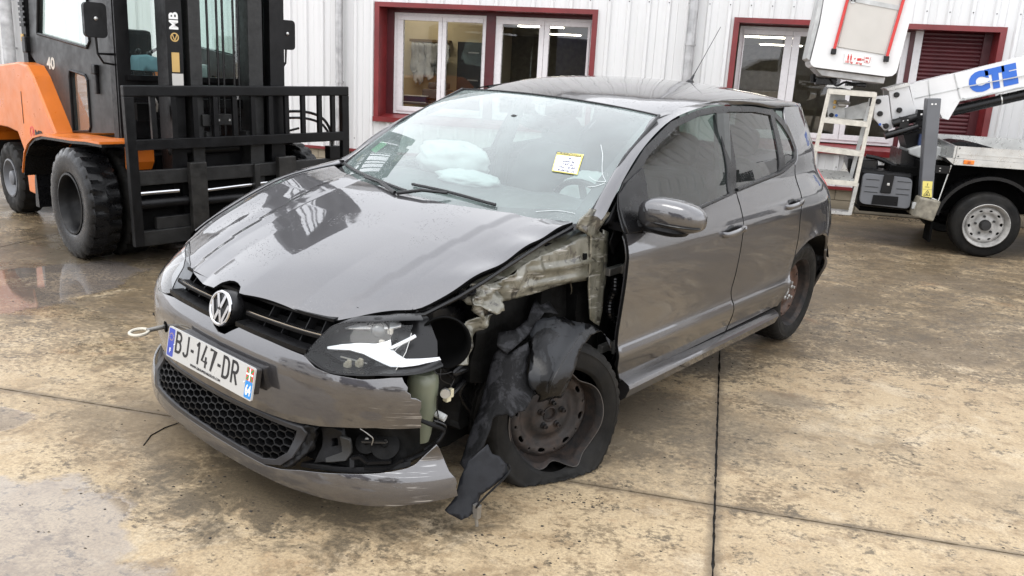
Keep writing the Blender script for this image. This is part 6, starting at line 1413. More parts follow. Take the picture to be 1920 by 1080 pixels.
# seen from the front the plate reads towards the car's left
mb = MB(); mb.prism(rrect(-.26, .26, -.055, .055, .008), -.006, 0, 'xy').xform(PMx); mb.build('plate', M['plate'], pl); mb = MB(); mb.prism(rrect(-.235, .235, -.045, .045, .008), -.045, -.006, 'xy').xform(PMx); mb.build('plate_holder', P_, pl)
mb = MB(); mb.prism(rrect(-.256, -.218, -.050, .050, .005), 0, .0006, 'xy').xform(PMx); mb.build('euro_band', M['euroblue'], pl)
mb = MB(); mb.prism(rrect(.218, .256, -.050, .006, .004), 0, .0006, 'xy').xform(PMx); mb.build('region_band', M['cyan'], pl)
mb = MB(); mb.prism(rrect(.218, .256, .007, .050, .004), 0, .0006, 'xy').xform(PMx); mb.build('flag', M['redtape'], pl)
mb = MB(); bar2(mb, (.221,.009), (.253,.048), .006, .0006, .0009); bar2(mb, (.253,.009), (.221,.048), .006, .0006, .001); mb.xform(PMx); mb.build('flag_saltire', M['green'], pl)
mb = MB(); bar2(mb, (.237,.008), (.237,.049), .006, .001, .0013); bar2(mb, (.2185,.029), (.2555,.029), .006, .001, .0014); mb.xform(PMx); mb.build('flag_cross', M['paper'], pl)
T3 = lambda x, y, z=.0008: PMx @ Matrix.Translation((x, y, z))
text_obj('region_number', '64', .047, T3(.237, -.025), M['paper'], pl, sx=.62, bold=.0016)
text_obj('country_letter', 'F', .024, T3(-.237, -.030), M['paper'], pl, sx=.85, bold=.0006)
st = MB()
for k in range(12):
    a = R(30*k); c = (-.237+.0125*math.cos(a), .020+.0125*math.sin(a))
    st.prism([(c[0]+(.0028 if j % 2 == 0 else .0012)*math.sin(R(36*j)), c[1]+(.0028 if j % 2 == 0 else .0012)*math.cos(R(36*j))) for j in range(10)], .0006, .0011, 'xy')
st.xform(PMx).build('euro_stars', M['gold'], pl)
# stroke letters 75 mm tall
def glyph(mb, x, pts_list, w=.0098, W_=.036, H_=.075, y0=-.0275):
    for pts in pts_list:
        P = [np.array((x+a*W_, y0+b*H_)) for a, b in pts]
        L = []; Rr = []
        for i, p in enumerate(P):
            t = P[min(i+1, len(P)-1)]-P[max(i-1, 0)]; t = t/np.hypot(*t); n_ = np.array([-t[1], t[0]])
            if 0 < i < len(P)-1:
                t1 = (P[i]-P[i-1])/np.hypot(*(P[i]-P[i-1])); k = max(.5, abs(t1@t)); sc_ = 1/k
            else: sc_ = 1.
            L.append(p+n_*w/2*sc_); Rr.append(p-n_*w/2*sc_)
        for i in range(len(P)-1): mb.prism([tuple(L[i]), tuple(Rr[i]), tuple(Rr[i+1]), tuple(L[i+1])], .0001, .0009+.00002*i, 'xy')
def cv(cx, cy, rx, ry, a0, a1, n=8): return [(cx+rx*math.cos(R(a0+(a1-a0)*i/n)), cy+ry*math.sin(R(a0+(a1-a0)*i/n))) for i in range(n+1)]
G = {
 'B': [[(.08,0),(.08,1)], [(.08,.94)]+cv(.50,.745,.38,.195,90,-90)+[(.08,.55)], [(.08,.55)]+cv(.50,.305,.42,.245,90,-90)+[(.08,.06)]],
 'J': [[(.85,1),(.85,.28)]+cv(.46,.26,.39,.20,0,-160)],
 '1': [[(.15,.80),(.55,.97)], [(.55,1),(.55,0)]],
 '4': [[(.62,1),(.10,.27),(.98,.27)], [(.72,.50),(.72,0)]],
 '7': [[(.06,.94),(.92,.94),(.40,0)]],
 'D': [[(.08,0),(.08,1)], [(.08,.94),(.40,.94)]+cv(.45,.66,.45,.28,90,0)+cv(.45,.34,.45,.28,0,-90)+[(.08,.06)]],
 'R': [[(.08,0),(.08,1)], [(.08,.94)]+cv(.48,.71,.40,.23,90,-90)+[(.08,.48)], [(.42,.48),(.90,0)]],
 '-': [[(.05,.44),(.55,.44)]]}
num = empty('registration', parent=pl)
x = -.206
for ch_, adv, w_ in (('B', .049, .036), ('J', .046, .034), ('-', .032, .036), ('1', .037, .032), ('4', .046, .038), ('7', .050, .036), ('-', .032, .036), ('D', .051, .038), ('R', .05, .038)):
    mb = MB(); glyph(mb, x, G[ch_], W_=w_, H_=.077); mb.xform(PMx); mb.build('character', M['ink'], pl); x += adv
bpy.data.objects.remove(num)
text_obj('small_print', 'WWW.GROUPEDARGELOS.COM', .0125, T3(-.01, -.0425), M['ink'], pl, sx=.9, space=1.15)
mb = MB()
for a, b in ((-.213,.0), (.212, .0)): mb.ell(tuple(PMx @ Vector((a, b-.003, .001))), (.003,.003,.003), 8, 5)
mb.build('plate_screw', M['paper'], pl, smooth=True)
# tow eye on the right of the plate: screwed rod and forged ring
tw = empty('tow_eye', parent=car); y0, z0 = -.405, .478
mb = MB(); mb.tube([(.775, y0, z0), (.86, y0, z0)], .0085, 10); mb.build('shank', M['steel'], tw, smooth=True)
mb = MB(); mb.tube([(.850, y0, z0)] + [(.888-.034*math.cos(a), y0-.019*math.sin(a), z0+.005*math.sin(a)) for a in np.linspace(0, 2*math.pi, 22)], .0065, 8); mb.build('ring', plain('pale_zinc', (.58,.54,.45), .4, .6, var=.2), tw, smooth=True)
mb = MB(); p = FRONT(-.40, z0)[0]; mb.lathe([(.0, .001), (.020, .001), (.022, -.001), (.022, -.01)], (p[0]+.001, y0, z0), (1, -.35, 0), 20); mb.build('cover_hole', M['void'], tw)
# --- windscreen, frit, wipers, sticker
def WSo(o):
    def f(a, b):
        a = np.atleast_1d(a); b = np.atleast_1d(b); P = WS(a, b); e = 1e-3
        n = np.cross(WS(a+e, b)-WS(a-e, b), WS(a, b+e)-WS(a, b-e)); n /= np.linalg.norm(n, axis=1)[:, None]; n *= np.sign(n[:, 2:3])
        return P+n*o
    return f
ws = panel('windscreen', WS, [(-1,-.02),(-.5,-.05),(0,-.06),(.5,-.05),(1,-.02),(1,.5),(1,1.0),(.5,1.),(0,1.),(-.5,1.),(-1,1.),(-1,.5)], M['glass_ws'], car, step=.07, thick=0)
panel('black_border', WS, [(-1,-.02),(-.5,-.05),(0,-.06),(.5,-.05),(1,-.02),(1,.5),(1,1.0),(.5,1.),(0,1.),(-.5,1.),(-1,1.),(-1,.5)], M['trim'], ws, holes=([(-.925,.09),(-.5,.075),(0,.07),(.5,.075),(.925,.09),(.945,.5),(.94,.955),(.5,.962),(.14,.965),(.10,.90),(-.10,.90),(-.14,.965),(-.5,.962),(-.94,.955),(-.945,.5)],), step=.07, off=-.003, thick=0)
mb = MB(); mb.tube([tuple(WSo(.004)(a, b)[0]) for a, b in [(-1,.0),(-1,.5),(-1,1.)]], .007, 6); mb.tube([tuple(WSo(.004)(a, b)[0]) for a, b in [(1,.0),(1,.5),(1,1.)]], .007, 6); mb.tube([tuple(WSo(.003)(a, 1.0)[0]) for a in np.linspace(-1, 1, 15)], .0045, 6); mb.build('seal', M['trim'], ws, smooth=True)
cowl = MB()
V = []; n = 20
for i in range(n+1):
    a = -1+2*i/n; p = WS(a, 0.0)[0]; y = p[1]; q = HOOD(-.13, y)[0]
    V += [(p[0]-.02, y, p[2]+.006), (p[0]+.03, y, p[2]-.012), (p[0]+.16, y, p[2]-.035)]
cowl.add(V, [(i*3+j, (i+1)*3+j, (i+1)*3+j+1, i*3+j+1) for i in range(n) for j in range(2)]); cowl.build('cowl_cover', M['plastic'], car, smooth=True)
for nm, tip, piv, bl in (('wiper', (-.965, .02), (-.10, .055), .60), ('wiper', (.515, .070), (-.135, .10), .5)):
    w_ = empty(nm, parent=car)
    f = WSo(.020); fb = WSo(.010)
    pts = [tuple(fb(piv[0]+(tip[0]-piv[0])*t, piv[1]+(tip[1]-piv[1])*t+.018*math.sin(math.pi*t))[0]) for t in np.linspace(0.02, 1, 14)]
    mb = MB(); mb.tube(pts, .0065, 6); mb.build('blade', M['trim'], w_, smooth=True)
    a0 = fb(piv[0], piv[1]-.05)[0]+np.array([.05, 0, -.01]); mid = f(piv[0]+(tip[0]-piv[0])*.5, piv[1]+(tip[1]-piv[1])*.5)[0]
    q0 = (piv[0] if tip[0] < 0 else -.72); 
    st_ = f(-.12 if tip[0] < 0 else -.10, .045)[0]+np.array([.045, 0, -.006])
    mb = MB(); mb.tube([tuple(st_), tuple((st_+mid)/2+[.0, 0, .012]), tuple(mid)], [.008, .007, .006], 8); mb.build('arm', M['trim'], w_, smooth=True)
lbl = panel('paper_label', WSo(.004), [(.583,.486),(.755,.495),(.814,.331),(.656,.340)], M['yellow'], ws, step=.05, off=0, thick=.0)
panel('note', WSo(.0055), [(.602,.461),(.757,.467),(.806,.336),(.661,.345)], M['paper'], ws, step=.05, thick=0)
def ws_text(s, a, b, size, m, rot=0., sx=1.):
    p = WSo(.0075)(a, b)[0]; r = WS(a+.05, b)[0]-WS(a-.05, b)[0]; u = WS(a, b+.05)[0]-WS(a, b-.05)[0]
    r = Vector(r); u = Vector(u)-.22*Vector(r).normalized()*Vector(u).length*.0
    text_obj('handwriting', s, size, frame_m(p, r, u) @ Matrix.Rotation(rot, 4, 'Z'), m, ws, ext=.0004, sx=sx)
ws_text('CARROSSIA', .672, .474, .022, M['ink'], -.06)
pen = plain('pen_ink', (.02, .03, .12), .6)
for i, t in enumerate(('&', 'polo bj', '147 dr', 'vhu 16.05', 'enlever st')): ws_text(t, .700+.009*i, .443-.0235*i, .018, pen, -.08+.03*(i % 2))
panel('inspection_sticker', WSo(-.004), [(-.90,.20),(-.80,.20),(-.80,.29),(-.90,.29)], M['green'], ws, step=.05, thick=0)
mb = MB(); p = WSo(-.006)(-.055,.745)[0]; mb.ell(tuple(p), (.012,.02,.012), 12, 6); mb.build('rain_sensor', M['trim'], ws, smooth=True)
crk = MB()
for pts in ([(.985,.30),(.94,.36),(.90,.44),(.86,.52),(.80,.60)], [(.93,.06),(.84,.075),(.74,.060)], [(.985,.29),(.95,.26),(.91,.25)], [(.985,.30),(.93,.30),(.88,.33)]):
    crk.tube([tuple(WSo(.001)(a, b)[0]) for a, b in crm(pts, 4)], .0011, 4)
crk.build('crack', plain('glass_crack', (.7,.75,.75), .4), ws)

# --- cabin
ca = empty('interior', parent=car)
V = []; n = 14
dp = [(-.10,.90),(-.30,.955),(-.48,.975),(-.62,.965),(-.70,.92),(-.72,.80),(-.66,.60)]
for i in range(n+1):
    y = -.68+1.36*i/n; V += [(x, y, z-.02*(abs(y)/.68)**2 + (.02 if .2 < y < .55 and x < -.45 else 0)) for x, z in dp]
k = len(dp); mesh_obj('dashboard', V, [(i*k+j, i*k+j+1, (i+1)*k+j+1, (i+1)*k+j) for i in range(n) for j in range(k-1)], M['dash'], ca, True)
def seat(y, x, w_, rear=False):
    s = MB(); s.ell((x, y, .45), (.27, w_, .10), 16, 8, .6); s.build('seat_cushion', M['seat'], ca, smooth=True)
    s = MB(); s.ell((0, 0, 0), (.085, w_, .34), 16, 10, .6); s.xform(Matrix.Translation((x-.27, y, .74)) @ Matrix.Rotation(R(-14), 4, 'Y')); s.build('seat_back', M['seat'], ca, smooth=True)
    for yy in ((y,) if not rear else (y-.3, y+.3)):
        s = MB(); s.ell((x-.375, yy, 1.135), (.05, .125, .085), 14, 8, .65); s.tube([(x-.37, yy-.04, .98), (x-.37, yy-.04, 1.1)], .006, 6); s.tube([(x-.37, yy+.04, .98), (x-.37, yy+.04, 1.1)], .006, 6); s.build('headrest', M['seat'], ca, smooth=True)
seat(.36, -1.15, .25); seat(-.36, -1.15, .25); seat(0, -2.0, .60, True)
s = MB(); c_ = Vector((-.80, .36, .86)); A = Matrix.Translation(c_) @ Matrix.Rotation(R(-65), 4, 'Y')
s.lathe([(.185+.014*math.cos(a), .014*math.sin(a)) for a in np.linspace(0, 2*math.pi, 9)[:-1]], (0,0,0), (0,0,1), 32, closed=True); s.xform(A); s.build('steering_wheel', M['trim'], ca, smooth=True)
s = MB(); s.ell((0,0,.03), (.085,.09,.07), 16, 8, .8)
for a in (0, 180, 270): s.beam((.05*math.cos(R(a)), .05*math.sin(R(a)), .0), (.185*math.cos(R(a)), .185*math.sin(R(a)), 0), .03, .012)
s.xform(A); s.build('steering_hub', M['plastic'], ca, smooth=True)
def bag(name, c, r, seed):
    s = MB(); s.ell((0,0,0), (1,1,1), 40, 24, .9); v = []
    for q in s.v:
        nn = noise.fractal(q*1.7+Vector((seed, 0, 0)), .6, 2., 4)*.13 - abs(noise.noise(q*2.6+Vector((0, seed, 0))))*.20
        q = q*(1+nn); v.append(Vector((c[0]+q.x*r[0], c[1]+q.y*r[1], c[2]+q.z*r[2])))
    s.v = v; return s.build(name, M['cloth'], ca, smooth=True, angle=180)
bag('passenger_airbag', (-.66, -.35, 1.02), (.12, .21, .095), 2.); bag('driver_airbag', (-.88, .34, .93), (.09, .20, .13), 5.)
bag('airbag_fold', (-.50, -.10, .985), (.10, .17, .035), 8.)
s = MB(); s.ell((-.86, 0, 1.235), (.025, .115, .036), 18, 8, .7); s.tube([(-.86,0,1.25),(-.80,0,1.29)], .012, 8); s.build('rear_view_mirror', M['trim'], ca, smooth=True)
for sg in (1, -1):
    s = MB(); pts = [(-1.48, .60*sg, 1.33), (-1.44, .69*sg, 1.0), (-1.46, .74*sg, .5)]; s.tube(pts, .04, 8); s.build('pillar_trim', M['dash'], ca, smooth=True)
    panel('door_trim', SIDE, [(-.50,.35),(-2.2,.35),(-2.2,1.03),(-1.4,.96),(-.55,.90)], M['seat'], ca, step=.12, off=.075, thick=0, mirror=(sg < 0), flip=False)
s = MB(); s.box((-2.75, -.68, .22), (.1, .68, .26)); s.box((-.16, -.66, .26), (-.10, .66, .90)); s.build('floor_pan', M['void'], ca)
panel('roof_lining', ROOF, [(-.98,-.5),(-2.75,-.5),(-2.75,.5),(-.98,.5)], M['dash'], ca, step=.2, off=-.035, thick=0)

# --- tail: hatch, rear glass, bumper
def REAR(a, b):
    a = np.atleast_1d(np.asarray(a, float)); b = np.atleast_1d(np.asarray(b, float))
    x = h1([.26,.45,.62,.80,1.0,1.12,1.25,1.36], [-3.02,-3.055,-3.035,-3.045,-2.995,-2.955,-2.895,-2.815], b)
    wd = side_y(x, b); t = np.abs(a); return np.stack([x - .10*(1-t**3), a*wd, b], 1)
panel('tailgate', REAR, [(-1,.62),(1,.62),(1,.85),(1,1.0),(1,1.355),(-1,1.355),(-1,1.0),(-1,.85)], P_, car, holes=([(-.86,1.03),(.86,1.03),(.86,1.30),(-.86,1.30)],), step=.08, flip=True)
panel('rear_window', REAR, [(-.87,1.02),(.87,1.02),(.87,1.31),(-.87,1.31)], M['glass_side'], car, step=.12, off=-.006, thick=0, flip=True)
panel('rear_bumper_cover', REAR, [(-1.,.26),(1.,.26),(1.,.61),(-1.,.61)], P_, car, step=.1, flip=True)
mb = MB(); mb.box((-2.98, -.55, .3), (-2.7, .55, .62)); mb.build('boot_floor', M['void'], car)
for sg in (1, -1): panel('rear_lamp', REAR, [(sg*.70,.86),(sg*1.0,.86),(sg*1.0,.995),(sg*.74,.995)], M['tail'], car, step=.06, off=.006, flip=True)

# --- door mirror (the right one is missing)
for sg in (1,):
    mr = empty('door_mirror', parent=car); cx_, cy_, cz_ = -.555, .905, .996
    def sh(mb, c, r, squeeze=0.):
        mb.ell((0,0,0), (1,1,1), 28, 16, .66); v = []
        for q in mb.v:
            t = (q.y+1)/2; h_ = 1-.20*t**2.; f_ = 1.0
            z = q.z*r[2]*h_; x = q.x*r[0]*(1-.25*t)
            if q.x < -.55: x = -.55*r[0]*(1-.25*t)
            v.append(Vector((c[0]+x+.02*(1-t)-.02, (c[1]+q.y*r[1])*sg, c[2]+z+.006*math.sin(t*3))))
        mb.v = v
    mb = MB(); sh(mb, (cx_, cy_, cz_), (.082, .130, .066))
    if sg < 0: mb.f = [f[::-1] for f in mb.f]
    mb.build('mirror_shell', P_, mr, smooth=True, angle=60)
    mb = MB(); mb.tube([(cx_+.078*math.cos(a)*.9-.005, (cy_+.128*math.sin(a))*sg, cz_-.021) for a in np.linspace(-1.2, 1.45, 16)], .0035, 5); mb.build('mirror_seam', M['trim'], mr)
    mb = MB(); mb.prism([(-.44,.78*sg),(-.60,.775*sg),(-.60,.72*sg),(-.44,.70*sg)], .925, .955, 'xy'); mb.tube([(-.53,.74*sg,.935),(-.54,.80*sg,.945),(-.55,.84*sg,.95)], [.03,.026,.03], 8); mb.ell((-.555,.885*sg,.948),(.062,.10,.024),16,6,.8); mb.build('mirror_arm', M['plastic'], mr, smooth=True)
    panel('sail_panel', SIDE, [(-.43,.925),(-.655,.925),(-.655,1.145),(-.52,1.10),(-.455,1.06)], M['trim'], mr, step=.05, off=.004, thick=.01, mirror=(sg < 0), flip=True)
    mb = MB(); mb.box((-.6, .80*sg, .95), (-.597, 1.0*sg, 1.04)); mb.build('mirror_glass', M['chrome'], mr)

# --- wheels
RB = rusty('brown_rusted_disc', (.070,.046,.036), (.095,.052,.036), (.04,.03,.026))
def tyre_prof(R0, w_, rb):
    h = w_/2
    return [(rb, -h*.80), (rb+.012, -h*.93), ((R0+rb)/2, -h*1.06), (R0-.022, -h*1.0), (R0-.007, -h*.86), (R0-.001, -h*.70), (R0, -h*.45), (R0-.007, -h*.43), (R0-.007, -h*.38), (R0, -h*.36),
            (R0+.001, -.012), (R0-.007, -.010), (R0-.007, .0), (R0+.001, .002), (R0, h*.36), (R0-.007, h*.38), (R0-.007, h*.43), (R0, h*.45), (R0-.001, h*.70), (R0-.007, h*.86), (R0-.022, h*1.0), (R0-.034, h*1.045), (R0-.036, h*1.03), ((R0+rb)/2+.006, h*1.06), ((R0+rb)/2-.012, h*1.03), (rb+.014, h*.95), (rb+.010, h*.93), (rb, h*.80)]
def wheel(parent, name, c, steer, camber, sg=1, bent=False, flat=False):
    """axle along local +y (outwards); origin = outer rim plane"""
    w_ = empty(name, parent=parent)
    A = Matrix.Translation(c) @ Matrix.Rotation(-steer*1., 4, 'Z') @ Matrix.Rotation(camber, 4, 'X')
    if sg < 0: A = A @ Matrix.Rotation(math.pi, 4, 'Z')
    R0, W_, rb = .301, .19, .198
    mb = MB(); pf = tyre_prof(R0, W_, rb); n = 132
    mb.lathe([(r, t) for r, t in pf], (0, -.085, 0), (0, 1, 0), n)
    m = len(pf)
    for i, (r, t) in enumerate(pf):       # lateral sipes in the shoulders
        if R0-.02 < r and abs(t) > W_*.17:
            for k in range(n):
                if k % 3 == 0:
                    v = mb.v[i*n+k]; rr = math.hypot(v.x, v.z); s_ = (rr-.007)/rr; mb.v[i*n+k] = Vector((v.x*s_, v.y, v.z*s_))
    if flat:
        out = []
        for q in mb.v:
            rr = math.hypot(q.x, q.z); p = CM @ (A @ q); low = max(0., .14-p.z)/.14
            ang = math.atan2(q.z, q.x)
            f = (rr-rb)/(R0-rb)
            if f < .35 and q.y > -.05: q = Vector((q.x*(1+.02*math.sin(ang*3)), q.y-.014*math.sin(ang*2+.6)*(1-f), q.z*(1+.02*math.sin(ang*3))))
            bulge = (.032 if q.y > -.085 else -.03)*low**1.5*(1 if rr < R0-.005 else .5)
            q2 = A @ Vector((q.x, q.y+bulge, q.z)); p = CM @ q2
            if p.z < .004+.006*(1-f): p.z = .004+.010*max(0., 1-f)+.003*math.sin(ang*40)
            out.append(CMI @ p)
        mb.v = out
    else:
        out = []
        for q in mb.v:
            p = CM @ (A @ q)
            if p.z < .001: p.z = .001
            out.append(CMI @ p)
        mb.v = out
    mb.build('tyre', M['rubber'], w_, smooth=True, angle=55)
    def dent(q):
        if not bent: return q
        a = math.degrees(math.atan2(q.z, q.x)) % 360; rr = math.hypot(q.x, q.z); g = max(0., min(1., (rr-.165)/.03))
        def bmp(c0, w0): d = (a-c0+180) % 360-180; return math.exp(-(d/w0)**2)
        k = 1 - g*(.20*bmp(120, 26) + .13*bmp(268, 13) + .035*bmp(215, 20)) + g*.05*bmp(245, 8)+g*.05*bmp(75, 25)+g*.04*bmp(20, 30)
        y = q.y + g*(.030*bmp(250, 12) - .022*bmp(270, 10) + .02*bmp(100, 25) + .012*bmp(190, 25))
        return Vector((q.x*k, y, q.z*k))
    rim = MB(); rim.lathe([(.196,-.016),(.2035,-.004),(.206,-.001),(.2055,.002),(.203,.002),(.200,-.001),(.196,-.008),(.189,-.014),(.186,-.022),(.184,-.045),(.176,-.060),(.172,-.085),(.172,-.16)], (0,0,0), (0,1,0), 96)
    rim.v = [dent(q) for q in rim.v]
    edge = MB(); edge.lathe([(.2045+.0022*math.cos(a), .001+.0022*math.sin(a)) for a in np.linspace(0, 2*math.pi, 7)[:-1]], (0,0,0), (0,1,0), 96, closed=True); edge.v = [dent(q) for q in edge.v]
    rim.xform(A); edge.xform(A)
    rm = rim.build('rim', M['rust_dark'], w_, smooth=True, angle=50); edge.build('rim_edge', plain('scuffed_rim_lip', (.10,.092,.085), .45, .5) if bent else M['rust_dark'], rm, smooth=True)
    def disc(a, b):
        r = np.hypot(a, b); y = h1([0, .030, .045, .060, .078, .092, .115, .140, .160, .178], [-.052, -.052, -.046, -.046, -.050, -.062, -.070, -.050, -.052, -.072], r); return np.stack([a, y, b], 1)
    holes = []
    for k in range(8):
        a = 2*math.pi*k/8+.2; c0 = (.146*math.cos(a), .146*math.sin(a))
        holes.append([(c0[0]+.0125*math.cos(t)*math.cos(a)-.018*math.sin(t)*math.sin(a), c0[1]+.0125*math.cos(t)*math.sin(a)+.018*math.sin(t)*math.cos(a)) for t in np.linspace(0, 2*math.pi, 13)[:-1]])
        a += math.pi/8; c0 = (.152*math.cos(a), .152*math.sin(a)); holes.append([(c0[0]+.0065*math.cos(t), c0[1]+.0085*math.sin(t)) for t in np.linspace(0, 2*math.pi, 9)[:-1]])
    holes.append([(.029*math.cos(t), .029*math.sin(t)) for t in np.linspace(0, 2*math.pi, 17)[:-1]])
    dsc = panel('wheel_disc', disc, [(.177*math.cos(t), .177*math.sin(t)) for t in np.linspace(0, 2*math.pi, 49)[:-1]], M['rust'] if bent else RB, w_, holes=holes, step=.011, thick=.006, flip=True)
    dsc.data.transform(A)
    hb = MB(); hb.lathe([(0,-.060),(.020,-.060),(.022,-.050),(.026,-.046),(.031,-.047),(.031,-.08)], (0,0,0), (0,1,0), 24); hb.xform(A); hb.build('hub', M['rust_dark'] if bent else M['steel'], dsc, smooth=True, angle=30)
    for k in range(5):
        a = 2*math.pi*k/5+.35; c0 = (.050*math.cos(a), .050*math.sin(a)); b_ = MB()
        b_.lathe([(.013,-.048),(.0125,-.040),(.0095,-.038),(.0085,-.024),(.006,-.023),(.0055,-.028),(0,-.028)], (c0[0], 0, c0[1]), (0,1,0), 12); b_.xform(A); b_.build('wheel_bolt', M['rust_dark'] if bent else M['alu'], dsc, smooth=True, angle=30)
    mb = MB(); mb.lathe([(0,-.12),(.165,-.12),(.165,-.15)], (0,0,0), (0,1,0), 24); mb.xform(A); mb.build('brake_backing', M['void'], w_)
    return w_
FW = (-.085, .795, .262)
wheel(car, 'front_wheel', FW, R(20), R(3.5), 1, True, True)
wheel(car, 'rear_wheel', (-2.47, .752, .304), 0, 0, 1)
wheel(car, 'rear_wheel', (-2.47, -.752, .304-.06), 0, 0, -1)
wheel(car, 'front_wheel', (0., -.752, .304-.066), R(12), 0, -1)
for sg in (1, -1):          # rear arches, closed off in black
    mb = MB(); pr = arc(-2.47, .30, .375, 12, 152, 14); V = [(x, .80*sg, z) for x, z in pr]+[(x, .50*sg, z) for x, z in pr]; n = len(pr)
    mb.add(V, [(i, i+1, n+i+1, n+i) for i in range(n-1)]); mb.add([(x, .50*sg, z) for x, z in pr], [tuple(range(n))]); mb.build('rear_arch_liner', M['plastic'], car, smooth=True)
    mb = MB(); mb.box((-2.10, .3*sg, .19), (-.45, .74*sg, .30)); mb.build('underbody', M['void'], car)
mb = MB(); pr = arc(0, .30, .375, 5, 178, 14); n = len(pr); mb.add([(x, -.80, z) for x, z in pr]+[(x, -.5, z) for x, z in pr], [(i, i+1, n+i+1, n+i) for i in range(n-1)]); mb.build('right_arch_liner', M['plastic'], car)
mb = MB(); mb.box((-2.9, -.5, .24), (-2.1, .5, .40)); mb.tube([(-2.47,-.6,.27),(-2.47,.6,.27)], .03, 8); mb.build('rear_axle', M['void'], car)
# --- crash damage on the front left corner
def FR(o): 
    def f(a, b):
        a = np.atleast_1d(a); b = np.atleast_1d(b); e = 1e-3; P = FRONT(a, b)
        t = FRONT(a+e, b)-FRONT(a-e, b); n_ = np.stack([t[:, 1], -t[:, 0], 0*t[:, 0]], 1); n_ /= np.linalg.norm(n_, axis=1)[:, None]
        return P+n_*o
    return f
# left headlight
hl = empty('headlight', parent=car)
panel('housing', FR(-.085), [(.40,.606),(.415,.64),(.445,.695),(.50,.722),(.60,.736),(.72,.742),(.80,.740),(.86,.72),(.88,.66),(.86,.61),(.75,.600),(.655,.590),(.597,.583),(.521,.577),(.43,.590)], M['trim'], hl, step=.03, thick=.004)
rimw = [(.401,.605),(.415,.637),(.442,.685),(.464,.702),(.504,.715),(.594,.727),(.682,.735),(.76,.738),(.80,.738)]
low = [(.401,.605),(.418,.598),(.477,.582),(.521,.578),(.597,.586),(.654,.595),(.704,.598),(.78,.606),(.85,.622)]
for nm, L_, w0 in (('upper_rim', rimw, .003), ('lower_rim', low, .006)):
    V = []; 
    for s_, z_ in crm(L_, 4): V += [FR(.002)(s_, z_)[0], FR(-.055)(s_, z_)[0], FR(-.055)(s_, z_+(.008 if nm[0] == 'l' else -.008))[0], FR(.002)(s_, z_+(w0 if nm[0] == 'l' else -w0))[0]]
    n = len(V)//4; mesh_obj(nm, V, [(i*4+j, (i+1)*4+j, (i+1)*4+(j+1)%4, i*4+(j+1)%4) for i in range(n-1) for j in range(4)], M['trim'], hl, True, 40)
panel('chrome_blade', FR(-.030), [(.451,.632),(.5,.647),(.562,.659),(.616,.664),(.652,.673),(.668,.679),(.676,.658),(.70,.645),(.73,.633),(.79,.634),(.851,.636),(.855,.629),(.80,.623),(.771,.618),(.72,.612),(.683,.611),(.634,.623),(.583,.635),(.533,.638),(.454,.627)], M['silver'], hl, step=.02, thick=.012)
panel('upper_reflector', FR(-.035), [(.513,.700),(.561,.710),(.614,.717),(.701,.719),(.701,.713),(.663,.706),(.574,.698),(.48,.686)], M['silver'], hl, step=.02, thick=.01)
panel('broken_blade', FR(-.02), [(.67,.663),(.763,.697),(.768,.692),(.678,.659)], M['silver'], hl, step=.02, thick=.006)
panel('inner_mask', FR(-.055), [(.43,.61),(.46,.69),(.55,.70),(.68,.705),(.69,.68),(.66,.66),(.60,.61),(.5,.60)], M['plastic'], hl, step=.03, thick=.004)
mb = MB(); c_ = FR(-.055)(.60, .688)[0]; nrm = (Vector(FR(.01)(.6,.688)[0])-Vector(FR(0)(.6,.688)[0])).normalized()
mb.lathe([(.030,-.012),(.036,0),(.040,.004),(.042,0),(.042,-.02)], c_, nrm, 28); mb.build('lamp_ring', M['plastic'], hl, smooth=True)
mb = MB(); mb.ell(tuple(c_-np.array(nrm)*.006), (.028,.028,.028), 16, 8); mb.build('projector_lens', plain('projector_glass', (.05,.055,.06), .12, coat=1.), hl, smooth=True)
for s_, z_, sz in ((.655,.694,.014),(.63,.662,.010)):
    mb = MB(); p = FR(-.05)(s_, z_)[0]; mb.box(tuple(p-np.array([.006,.008,.010])), tuple(p+np.array([.006,.008,.010])), .002); mb.build('bulb_holder', plain('pale_plastic', (.6,.55,.48), .35), hl)
for s_, z_ in ((.538,.594),(.575,.604)):
    mb = MB(); p = FR(-.04)(s_, z_)[0]
    for k in range(3): mb.box(tuple(p+np.array([-.01+.004*k,-.014+.008*k,-.012+.006*k])), tuple(p+np.array([.006,.006+.006*k,.004+.008*k])), .002)
    mb.build('broken_bracket', plain('smoky_plastic', (.34,.31,.24), .3), hl)
mb = MB(); mb.beam(FR(-.04)(.505,.612)[0], FR(-.04)(.60,.608)[0], .003, .004); mb.build('light_pipe', M['alu'], hl)
panel('broken_lens', FRONT, [(.402,.606),(.415,.637),(.442,.685),(.464,.700),(.504,.711),(.594,.722),(.675,.730),(.700,.731),(.682,.724),(.703,.723),(.754,.724),(.750,.715),(.748,.706),(.745,.697),(.741,.685),(.735,.676),(.73,.66),(.718,.641),(.703,.614),(.702,.600),(.654,.596),(.597,.587),(.521,.579),(.477,.583),(.418,.599)], M['lens'], hl, step=.03, off=.001, thick=0)
cr_ = MB(); cr_.tube([tuple(FR(.002)(s_, z_)[0]) for s_, z_ in ((.748,.706),(.740,.685),(.73,.66),(.715,.636),(.703,.614))], .0012, 4); cr_.tube([tuple(FR(.002)(s_, z_)[0]) for s_, z_ in ((.735,.69),(.70,.668),(.683,.650),(.665,.646))], .0009, 4); cr_.build('lens_crack', M['alu'], hl)
